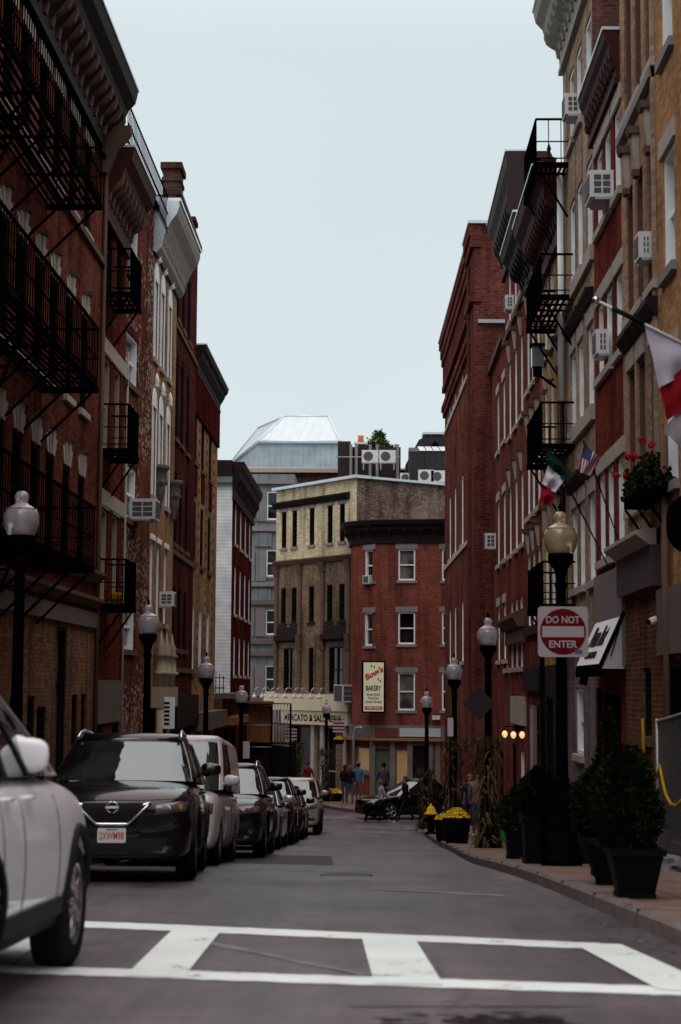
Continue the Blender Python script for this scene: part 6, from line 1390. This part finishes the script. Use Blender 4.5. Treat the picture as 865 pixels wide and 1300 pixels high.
# chain link fence
xf=3.62; t=thing('chain_link_fence','grey chain link fence panel along the brown brick at the right edge','fence',(xf,20,zg(20)+.125)); z0=lambda y:zg(y)+.16; ya,yb=14.5,22.3; b=MB(); n=int((yb-ya)/.075); H_=1.78
for k in range(-24,n):
    for sgn in (1,):
        a0=ya+k*.075; y0,y1=a0,a0+H_; t0=max(0,(ya-y0)/H_); t1=min(1,(yb-y0)/H_)
        if t1>t0: 
            b.tube([(xf,y0+H_*t0,z0(y0+H_*t0)+H_*t0),(xf,y0+H_*t1,z0(y0+H_*t1)+H_*t1)],.0035,3,0,False); b.tube([(xf+.006,y0+H_*t0,z0(y0+H_*t0)+H_*(1-t0)),(xf+.006,y0+H_*t1,z0(y0+H_*t1)+H_*(1-t1))],.0035,3,0,False)
b.build('wire_mesh',mat('dull_wire',(.10,.095,.10),.6),t)
for y_ in (ya,18.4,yb): MB().tube([(xf,y_,z0(y_)-.05),(xf,y_,z0(y_)+H_+.03)],.024,8).build('post','steel',t)
for dz_ in (0,H_): MB().tube([(xf,ya,z0(ya)+dz_),(xf,18.4,z0(18.4)+dz_),(xf,yb,z0(yb)+dz_)],.018,6).build('rail','steel',t)
ty=mat('yellow_tape',(.34,.21,.012),.5,.4,14); pts=[at(817,905,22.6),at(818,940,22.6),at(817,985,22.6)]; c_=[tuple(p) for p in pts]
tag(MB().tube([tuple(at(816,912,22.8)),tuple(at(817,940,22.8)),tuple(at(818,975,22.7)),tuple(at(824,1000,22.5)),tuple(at(836,982,22.2)),tuple(at(838,972,22.1)),tuple(at(841,990,21.6)),tuple(at(846,1010,21.)),tuple(at(852,1021,20.6)),tuple(at(859,1023,20.1)),tuple(at(868,1014,19.6))],.02,6).build('caution_tape',ty),'twisted yellow tape hanging on the chain link fence','tape')
q=ground_hit(852,1097,.125); bg=MB(); mm=bmesh.new(); bmesh.ops.create_icosphere(mm,subdivisions=3,radius=1); rng=random.Random(4)
for v in mm.verts: v.co=Vector((v.co.x*.2,v.co.y*.4,max(-.02,v.co.z*.13)))*(1+.18*math.sin(v.co.x*9+v.co.y*7)+.1*math.sin(v.co.z*15))
for f in mm.faces: bg.face([(v.co.x+3.45,v.co.y+20.4,v.co.z+zg(20.4)+.15) for v in f.verts])
mm.free(); tag(bg.build('plastic_sheet',mat('crumpled_grey_plastic',(.14,.13,.14),.4,.3,6)),'crumpled grey plastic lying at the foot of the fence','plastic sheet')
# dome cameras
q=g1.hit(838,787,.0); P=g1.P; 
qq=g0.hit(840,787); t=thing('security_camera','white dome camera on the brown brick by the right edge','camera',g0.P(qq[0],qq[1],0)); c=g0.P(qq[0],qq[1],.0)
MB().frame_box(g0.P,qq[0]-.07,qq[0]+.07,qq[1]-.07,qq[1]+.07,0,.07).build('mount','acbody',t); MB().tube([(c[0]-.07,c[1],c[2]),(c[0]-.17,c[1]-.02,c[2]-.03)],[.06,.05],12).build('dome','acbody',t); MB().tube([(c[0]-.165,c[1]-.02,c[2]-.03),(c[0]-.20,c[1]-.03,c[2]-.035)],[.045,.03],10).build('lens','iron',t)
# awning sign
P=g2.P; t=thing('shop_awning','white slanted shop awning with dark script lettering over a dark doorway','awning',P(1.7,.2,0)); ua,ub=.02,3.3; zt,zb4,w_=1.2,.32,.42
b=MB(); b.face([P(ua,zt,.02),P(ub,zt,.02),P(ub,zb4,w_),P(ua,zb4,w_)]); b.face([P(ua,zt-.02,.0),P(ub,zt-.02,.0),P(ub,zb4-.02,w_-.02),P(ua,zb4-.02,w_-.02)]); b.build('canopy','iron',t)
b=MB(); nz=Vector((-(zt-zb4),0,w_-.02)).normalized()
sl=Vector(P(0,zb4,w_))-Vector(P(0,zt,.02)); sl.normalize(); nrm=Vector((-abs(sl.z),0,abs(sl.x))).normalized()
def SL(u,s,o=.01): 
    p=Vector(P(u,zt,.02))+sl*s+nrm*o; return tuple(p)
Ls=math.hypot(zt-zb4,w_-.02)
b.face([SL(ua+.12,.08),SL(ub-.05,.08),SL(ub-.05,Ls-.06),SL(ua+.12,Ls-.06)]); b.build('sign_face',mat('awning_white',(.72,.77,.80),.5,.05),t)
text('lettering','Pizze Bet',.50,SL(1.75,.40,.02),(0,-1,0),tuple(-sl),'darktrim',t,shear=.3,bold=.016); text('lettering','CUCINA ITALIANA',.17,SL(1.75,.74,.02),(0,-1,0),tuple(-sl),'redcornice',t,bold=.004)
b=MB(); b.face([P(ua,zt,.02),P(ua,zb4-.02,.02),P(ua,zb4-.02,w_)]); b.build('end_panel',mat('awning_end_white',(.5,.5,.5),.6,.08),t)
b=MB(); b.tube([P(ua-.01,zt,.02),P(ua-.01,zb4,w_)],.035,6); b.frame_box(P,ua,ub,zb4-.14,zb4-.0,w_-.04,w_); b.tube([P(ua-.02,.95,.1),P(ua-.02,.5,.24)],.008,4); b.build('frame','iron',t)
MB().tube([P(2.9,.2,.3),P(2.9,.05,.34)],.07,8).build('spot_lamp','iron',t)
# posters on dark storefront
P=g4.P; u=g4.u(677,950); q=g5.hit(677,950,.05); t=thing('poster_case','tall narrow poster case with a pale poster in the dark shopfront','poster',g5.P(q[0],q[1],0)); P=g5.P
MB().frame_box(P,q[0]-.5,q[0]+.5,g5.z(677,1005),g5.z(677,895),0,.08).build('case','greytrim',t); MB().frame_box(P,q[0]-.42,q[0]+.42,g5.z(677,1000),g5.z(677,900),.081,.085).build('poster',mat('poster_grey_violet',(.34,.31,.36),.4,.6,2),t)
# lit wall lamps
lm=mat('lit_lamp_glass',(.8,.6,.4),.4,.05,emit=(1,.62,.30),es=.9)
q=g6.hit(650,926,.4)
for px,py,lab in ((641,932,'left glowing wall lamp in the row on the right brick wall'),(652,933,'middle glowing wall lamp, largest of the row on the right brick wall'),(663,933,'right glowing wall lamp in the row on the right brick wall')):
    Y=46.; p=at(px,py,Y-.2*(px-650)/11); t=thing('wall_lamp',lab,'wall lamp',tuple(p),'lit wall lamps on the brick wall')
    MB()._lathe(tuple(p),[(.03,-.09),(.07,-.03),(.075,.02),(.05,.07),(.02,.09)],12,0,True).build('shade',lm,t); MB().tube([(p.x,p.y,p.z+.11),(p.x,p.y,p.z+.2),(4.0,p.y,p.z+.2)],.016,5).build('arm','iron',t)
# ================================================================= FLAGS
def cloth(name_thing,label,cat,pole,pr,polemat,strips,thick=.004,ball=None,group=None):
    t=thing(name_thing,label,cat,pole[0],group); MB().tube(pole,pr,8).build('pole',polemat,t)
    if ball: mm=MB()._lathe((ball[0],ball[1],ball[2]-.045),[(.005,0),(.035,.015),(.045,.045),(.035,.075),(.005,.09)],10,0,True); mm.build('ball','chrome',t)
    for nm,quad,m_,amp in strips:
        b=MB(); n,k=10,10; pts=[]
        for i in range(n+1):
            row=[]
            for j in range(k+1):
                p=(Vector(quad[0]).lerp(Vector(quad[1]),i/n)).lerp(Vector(quad[3]).lerp(Vector(quad[2]),i/n),j/k); p.y+=amp*math.sin(i*.9+j*.25)*j/k+amp*.4*math.sin(j*.8+i*.2); row.append(p)
            pts.append(row)
        for i in range(n):
            for j in range(k): b.face([pts[i][j],pts[i+1][j],pts[i+1][j+1],pts[i][j+1]],None,0,True)
        for o,sg in ((0,1),):
            for i in range(n):
                for j in range(k): b.face([q_+Vector((0,thick,0)) for q_ in (pts[i][j],pts[i][j+1],pts[i+1][j+1],pts[i+1][j])],None,0,True)
        b.build(nm,m_,t,weld=True)
    return t
fw=mat('flag_white_cloth',(.46,.44,.53),.85,.08,3); fr=mat('flag_red_cloth',(.20,.008,.012),.85,.15,3); fgm=mat('flag_green_cloth',(.005,.022,.013),.85,.2,3); fgy=mat('flag_grey_cloth',(.27,.245,.26),.85,.1,3)
Yf=19.5; A=lambda px,py,Y=Yf:tuple(at(px,py,Y))
t=cloth('large_flag','large green, white and red flag on a slanting pole at the right edge','flag',[A(757,381),A(920,462)],.016,'acbody',[
  ('white_band',[A(818,409),A(905,452),A(880,470),A(838,492)],fw,.05),('red_band',[A(838,492),A(880,455),A(900,500),A(848,533)],fr,.05),('grey_band',[A(842,545),A(872,510),A(900,560),A(868,572)],fgy,.03)],ball=A(757,381))
b=MB().tube([A(777,391),A(818,411)],.03,8); b.build('green_wrap',fgm,t)
Yf=29.5; P0=g2.hit(771,636)
t=cloth('hanging_flag','green, white and red flag drooping beside the yellowish lamp globe','flag',[A(700,574),(4.0,29.6,A(771,640)[2])],.014,mat('flag_pole_blue',(.03,.03,.07),.5),[
  ('green_band',[A(693,566),A(727,600),A(717,611),A(696,592)],fgm,.05),('white_band',[A(696,591),A(717,609),A(704,626),A(689,614)],fw,.05),('red_band',[A(689,614),A(706,625),A(702,640),A(684,640)],fr,.05)])
# stars and stripes
Yf=28.; s1=[A(742,560),A(762,584),A(750,604),A(736,600)]
t=thing('striped_flag','small stars and stripes flag over the grey-tan building','flag',A(741,560)); MB().tube([A(741,560),(4.0,28.2,A(793,608)[2])],.01,6).build('pole','iron',t)
def bil(q_,u,v): a=Vector(q_[0]).lerp(Vector(q_[1]),u); b_=Vector(q_[3]).lerp(Vector(q_[2]),u); p=a.lerp(b_,v); p.y+=.04*math.sin(u*7+v*3); return p
fb=mat('flag_blue_cloth',(.035,.04,.09),.85,.1,3); st_=MB()
for i in range(13):
    for j in range(6):
        u0_,u1_,v0,v1=i/13,(i+1)/13,j/6,(j+1)/6; m_=2 if (i<7 and j<3) else (i%2)
        st_.face([bil(s1,u0_,v0),bil(s1,u1_,v0),bil(s1,u1_,v1),bil(s1,u0_,v1)],None,m_)
        st_.face([p+Vector((0,.004,0)) for p in (bil(s1,u0_,v1),bil(s1,u1_,v1),bil(s1,u1_,v0),bil(s1,u0_,v0))],None,m_)
st_.build('cloth',[fr,fw,fb],t)
# round hanging sign at right edge
q=at(879,665,20.5); t=thing('round_hanging_sign','round black sign with a pale ring at the very right edge','sign',tuple(q)); b=MB(); P=lambda u,z,w:(q.x+u,q.y-w,q.z+z); rounded(b,P,.3,.36,.29,-.04,.04,10); b.build('panel','iron',t)
MB().tube([P(.14*math.cos(a_)+.03,.23*math.sin(a_),.05) for a_ in [2*PI*k/28 for k in range(29)]],.012,6,caps=False).build('ring',mat('sign_pale_green',(.45,.55,.45),.5),t); MB().tube([P(0,.36,0),P(0,.45,0),(4,q.y,q.z+.45)],.015,6).build('bracket','iron',t)
# striped banners by the cream shop
for px,py,lab in ((370,932,'striped red and white banner left at the cream shop'),(430,922,'striped red and white banner right at the cream shop')):
    q=at(px,py,84.6 if px<400 else 85.0); t=thing('striped_banner',lab,'banner',tuple(q)); b=MB()
    for i in range(7): b.box((q.x,q.y,q.z-.25+i*.08),(.55,.02,.079),0,i%2)
    b.build('cloth',[fw,fr],t); MB().tube([(q.x-.3,q.y,q.z+.32),(q.x+.3,q.y,q.z+.32)],.015,5).build('rod','iron',t)
# ================================================================= PEOPLE
skin=mat('skin',(.25,.14,.10),.6,.1); M['skin']=skin
def person(label,x,y,head,top,trousers,hair,stride=.25,h=1.7,gap=.12,arms=(.2,-.1),cap=None,hold=None,group=None,zoff=None,bag=None):
    z=zg(y)+(.125 if zoff is None else zoff); s=h/1.72
    t=thing('person',label,'person',(0,0,0),group)
    def V(a,b_,c): return Vector((a*s,b_*s,c*s))
    J={'pel':(V(0,0,.95),.125),'waist':(V(0,0,1.08),.115),'chest':(V(0,-.01,1.28),.14),'ubk':(V(0,0,1.4),.11),'neck':(V(0,-.01,1.49),.05),'head0':(V(0,-.02,1.56),.065),'head1':(V(0,-.025,1.63),.085),'head2':(V(0,-.01,1.69),.06)}
    E=[('pel','waist'),('waist','chest'),('chest','ubk'),('ubk','neck'),('neck','head0'),('head0','head1'),('head1','head2')]
    for sd,st2,ar in ((1,stride,arms[0]),(-1,-stride,arms[1])):
        k='r' if sd>0 else 'l'
        J['hip'+k]=(V(sd*.09,0,.9),.095); J['kn'+k]=(V(sd*gap*.8,-st2*.55,.5),.062); J['an'+k]=(V(sd*gap*.8,-st2,.09+max(0,-st2)*.25),.042); J['toe'+k]=(V(sd*gap*.85,-st2-.15,.035),.036)
        J['sh'+k]=(V(sd*.18,0,1.4),.06); J['el'+k]=(V(sd*.225,-ar*.3,1.14),.045); J['wr'+k]=(V(sd*.22,-ar,.93+abs(ar)*.35),.032); J['ha'+k]=(V(sd*.215,-ar*1.15,.86+abs(ar)*.4),.034); J['fi'+k]=(V(sd*.205,-ar*1.25,.80+abs(ar)*.42),.018)
        E+=[('pel','hip'+k),('hip'+k,'kn'+k),('kn'+k,'an'+k),('an'+k,'toe'+k),('ubk','sh'+k),('sh'+k,'el'+k),('el'+k,'wr'+k),('wr'+k,'ha'+k),('ha'+k,'fi'+k)]
    names=list(J); me=bpy.data.meshes.new('p'); me.from_pydata([J[n_][0] for n_ in names],[(names.index(a),names.index(b_)) for a,b_ in E],[])
    ob=bpy.data.objects.new('p',me); C.objects.link(ob); sk=ob.modifiers.new('s','SKIN'); sk.use_smooth_shade=True
    for i,n_ in enumerate(names):
        v=me.skin_vertices[0].data[i]; r=J[n_][1]*s; wx=1.25 if n_ in('chest','waist','pel','ubk') else 1; v.radius=(r*wx,r) ; v.use_root=(n_=='pel')
    su=ob.modifiers.new('u','SUBSURF'); su.levels=1
    dg=bpy.context.evaluated_depsgraph_get(); dg.update(); m2=bpy.data.meshes.new_from_object(ob.evaluated_get(dg)); bpy.data.objects.remove(ob)
    m2.materials.clear(); shoe=M['darktrim']
    for mm_ in (top,trousers,skin,M['whitetrim']): m2.materials.append(mm_)
    for p in m2.polygons:
        c=p.center/s; p.use_smooth=True
        if c.z>1.5: p.material_index=2
        elif c.z<.07: p.material_index=3
        elif c.z<.93 and abs(c.x)<.19: p.material_index=1
        elif abs(c.x)>.17 and min((c*s-J['har'][0]).length,(c*s-J['hal'][0]).length)<.1*s: p.material_index=2
        else: p.material_index=0
    m2.name='body'; bo=bpy.data.objects.new('body',m2); C.objects.link(bo); bo.parent=t
    hm=bmesh.new(); bmesh.ops.create_uvsphere(hm,u_segments=12,v_segments=8,radius=1); b=MB()
    for f in hm.faces:
        c=f.calc_center_median()
        if c.z<-.15 and c.y<.2: continue
        b.face([((v.co.x*.092)*s,(v.co.y*.1+.012)*s,(1.655+v.co.z*(.1 if not hair[1] or v.co.z>0 else .2))*s) for v in f.verts],None,0,True)
    hm.free(); b.build('hair',hair[0],t)
    b=MB().tube([(0,-.10*s,1.61*s),(0,-.125*s,1.6*s)],[.018,.01],5); b.build('nose',skin,t)
    if cap: MB()._lathe((0,-.0,1.66*s),[(.105,0),(.108,.03),(.09,.08),(.04,.11),(.005,.115)],14,0,True).build('cap',cap,t); t_=MB().box((0,-.13*s,1.675*s),(.15,.1,.015)).build('cap_peak',cap,t)
    t.location=(x,y,z); t.rotation_euler=(0,0,head)
    return t
def cm_(n_,c): return mat(n_,c,.85,.2,8)
jeans=cm_('blue_jeans',(.06,.08,.13)); blk=cm_('black_clothing',(.012,.012,.014)); blu=cm_('blue_shirt',(.07,.13,.28)); lav=cm_('lavender_top',(.34,.30,.38)); nav=cm_('navy_top',(.05,.05,.08)); pnk=cm_('dusty_pink_top',(.34,.09,.11)); brn=cm_('brown_check_shirt',(.20,.13,.12)); hb_=cm_('brown_hair',(.06,.03,.015)); hk=cm_('black_hair',(.01,.008,.007)); lb=cm_('light_brown_hair',(.16,.09,.045)); shorts=cm_('brown_trousers',(.13,.07,.05))
person('brown haired woman in black jacket and jeans, left of a pair by the bakery',X(439,77),76.2,2.8,blk,jeans,(hb_,True),.06,1.66)
person('woman in black jacket with light brown hair, right of a pair by the bakery',X(445.5,77),75.6,-2.6,blk,jeans,(lb,True),.1,1.64)
person('man in blue shirt and blue cap beside the bakery corner',X(456,78),77.2,PI-.2,blu,shorts,(hk,False),.12,1.74,cap=cm_('blue_cap',(.06,.11,.26)))
person('dark haired man in a navy top standing behind the black car',X(488,72),73.2,PI+.3,nav,blk,(hk,False),.15,1.82,arms=(.3,.1))
person('person in lavender top and dark trousers before the black car',X(484.5,64.3),64.2,1.9,lav,blk,(lb,False),.28,1.5,arms=(.3,.25),zoff=.0)
person('person in black with pale face crossing by the black car',X(515,63.5),63.4,-1.3,blk,blk,(cm_('dark_green_cap_cloth',(.05,.09,.07)),False),.34,1.66,arms=(.25,-.2),zoff=.0)
person('person in a dusty pink top on the right sidewalk behind the corn stalks',X(589,50),50.,.3,pnk,nav,(hb_,True),.1,1.55)
person('person in a brown shirt, right of the group on the right sidewalk',X(606,47),47.,-.2,brn,jeans,(hb_,False),.15,1.72)
person('person in deep blue between the corn stalks on the right sidewalk',X(597,48.5),48.6,.1,cm_('deep_blue_top',(.02,.028,.08)),blk,(lb,False),.1,1.66)
person('small dark figure with a red top before the cream shop',X(393,82),81.5,.4,cm_('red_top',(.14,.012,.018)),blk,(hk,False),.1,1.6)
# dog
def dog(label,x,y,rz):
    z=zg(y); t=thing('dog',label,'dog',(0,0,0)); me=bpy.data.meshes.new('d')
    J={'p':((0,.28,.5),.10),'b':((0,.05,.5),.11),'c':((0,-.18,.5),.135),'n':((0,-.33,.62),.075),'h':((0,-.42,.72),.075),'m':((0,-.55,.69),.04),'t':((0,.42,.56),.03),'t2':((0,.55,.66),.018)}
    E=[('p','b'),('b','c'),('c','n'),('n','h'),('h','m'),('p','t'),('t','t2')]
    for s,k in ((1,'r'),(-1,'l')):
        J['k'+k]=((s*.09,.22,.34),.065);J['hk'+k]=((s*.09,.36,.19),.028);J['f'+k]=((s*.09,.31,.02),.03); J['e'+k]=((s*.085,-.15,.34),.045);J['w'+k]=((s*.085,-.18,.17),.026);J['g'+k]=((s*.085,-.22,.02),.03); J['ea'+k]=((s*.05,-.39,.82),.018)
        E+=[('p','k'+k),('k'+k,'hk'+k),('hk'+k,'f'+k),('c','e'+k),('e'+k,'w'+k),('w'+k,'g'+k),('h','ea'+k)]
    nm=list(J); me.from_pydata([J[n_][0] for n_ in nm],[(nm.index(a),nm.index(b_)) for a,b_ in E],[]); ob=bpy.data.objects.new('d',me); C.objects.link(ob); sk=ob.modifiers.new('s','SKIN'); sk.use_smooth_shade=True
    for i,n_ in enumerate(nm): v=me.skin_vertices[0].data[i]; v.radius=(J[n_][1]*.85,J[n_][1]); v.use_root=(n_=='b')
    ob.modifiers.new('u','SUBSURF').levels=1; dg=bpy.context.evaluated_depsgraph_get(); dg.update(); m2=bpy.data.meshes.new_from_object(ob.evaluated_get(dg)); bpy.data.objects.remove(ob); m2.materials.clear(); m2.materials.append(M['iron'])
    bo=bpy.data.objects.new('body',m2); C.objects.link(bo); bo.parent=t; t.location=(x,y,z); t.rotation_euler=(0,0,rz); MB().tube([(0,-.3,.56),(0,-.36,.62)],.085,10).build('collar',fr,t); return t
dog('black dog walking beside the person in lavender at the end of the street',X(472,64),64.0,-1.3)
lt=MB(); rng=random.Random(12)
for k in range(420):
    y=rng.uniform(9,58); x=lerp_pl(KR,y)+(rng.gauss(-.12,.16) if rng.random()<.7 else rng.uniform(.2,1.9)); z=zg(y)+(.008 if x<lerp_pl(KR,y) else .145); a=rng.uniform(0,PI); s_=rng.uniform(.012,.035)
    p=Vector((x,y,z)); u=Vector((math.cos(a),math.sin(a),rng.uniform(-.1,.25)))*s_; v=Vector((-math.sin(a),math.cos(a),.1))*s_*.6; lt.face([p-u,p-v,p+u,p+v],None,0 if rng.random()<.6 else 1)
tag(lt.build('leaf_litter',['corn','granite']),'scattered dry leaf scraps along the right kerb and gutter','litter',kind='stuff')
# ================================================================= CAMERA, LIGHT
cam=bpy.data.cameras.new('camera'); co=bpy.data.objects.new('camera',cam); C.objects.link(co); cam.sensor_fit='VERTICAL'; cam.sensor_height=36; cam.lens=F/1300*36; cam.clip_end=1500; cam.clip_start=.1
co.rotation_euler=CAMROT.to_euler(); co.location=(0,0,0); bpy.context.scene.camera=co
cam.dof.use_dof=True; cam.dof.focus_distance=46; cam.dof.aperture_fstop=2.5
W=bpy.data.worlds.new('World'); bpy.context.scene.world=W; W.use_nodes=True; N=W.node_tree.nodes; L=W.node_tree.links; bg=N['Background']
sky=N.new('ShaderNodeTexSky'); sky.sky_type='NISHITA'; sky.sun_disc=False; sky.sun_elevation=math.radians(50); sky.sun_rotation=math.radians(170); sky.air_density=1; sky.dust_density=3
tc=N.new('ShaderNodeTexCoord'); sp=N.new('ShaderNodeSeparateXYZ'); L.new(tc.outputs['Generated'],sp.inputs[0])
rp=N.new('ShaderNodeValToRGB'); e=rp.color_ramp.elements; K=8.9
def cc(v,t_=(.885,1.0,1.025)): return tuple(v*x for x in t_)+(1,)
e[0].position=0; e[0].color=cc(.98); e[1].position=1; e[1].color=cc(1.0,(1.16,.965,.925)); e2=rp.color_ramp.elements.new(.38); e2.color=cc(.92)
L.new(sp.outputs['Z'],rp.inputs[0])
mr=N.new('ShaderNodeMapRange'); mr.inputs['From Min'].default_value=.35; mr.inputs['From Max'].default_value=1; mr.inputs['To Min'].default_value=K; mr.inputs['To Max'].default_value=K*2.7; L.new(sp.outputs['Z'],mr.inputs['Value'])
ml=N.new('ShaderNodeVectorMath'); ml.operation='SCALE'; L.new(rp.outputs[0],ml.inputs[0]); L.new(mr.outputs[0],ml.inputs['Scale'])
nz=N.new('ShaderNodeTexNoise'); nz.inputs['Scale'].default_value=2.4; nz.inputs['Detail'].default_value=3; L.new(tc.outputs['Generated'],nz.inputs['Vector']); m3=N.new('ShaderNodeMapRange'); m3.inputs['To Min'].default_value=.86; m3.inputs['To Max'].default_value=1.12; L.new(nz.outputs['Fac'],m3.inputs['Value'])
ml2=N.new('ShaderNodeVectorMath'); ml2.operation='SCALE'; L.new(ml.outputs[0],ml2.inputs[0]); L.new(m3.outputs[0],ml2.inputs['Scale'])
mx=N.new('ShaderNodeMixRGB'); mx.inputs[0].default_value=.92; L.new(sky.outputs[0],mx.inputs[1]); L.new(ml2.outputs[0],mx.inputs[2]); L.new(mx.outputs[0],bg.inputs['Color']); bg.inputs['Strength'].default_value=.1
sl_=bpy.data.lights.new('sun','SUN'); so=bpy.data.objects.new('sun',sl_); C.objects.link(so); sl_.energy=.5; sl_.angle=math.radians(25); sl_.color=(1,.97,.93); so.rotation_euler=(math.radians(40),0,math.radians(-10))
sc=bpy.context.scene; sc.view_settings.view_transform='Standard'; sc.view_settings.look='None'; sc.view_settings.exposure=0; sc.view_settings.gamma=1
sc.cycles.max_bounces=6; sc.cycles.transmission_bounces=6; sc.cycles.use_denoising=True; sc.cycles.sample_clamp_indirect=4
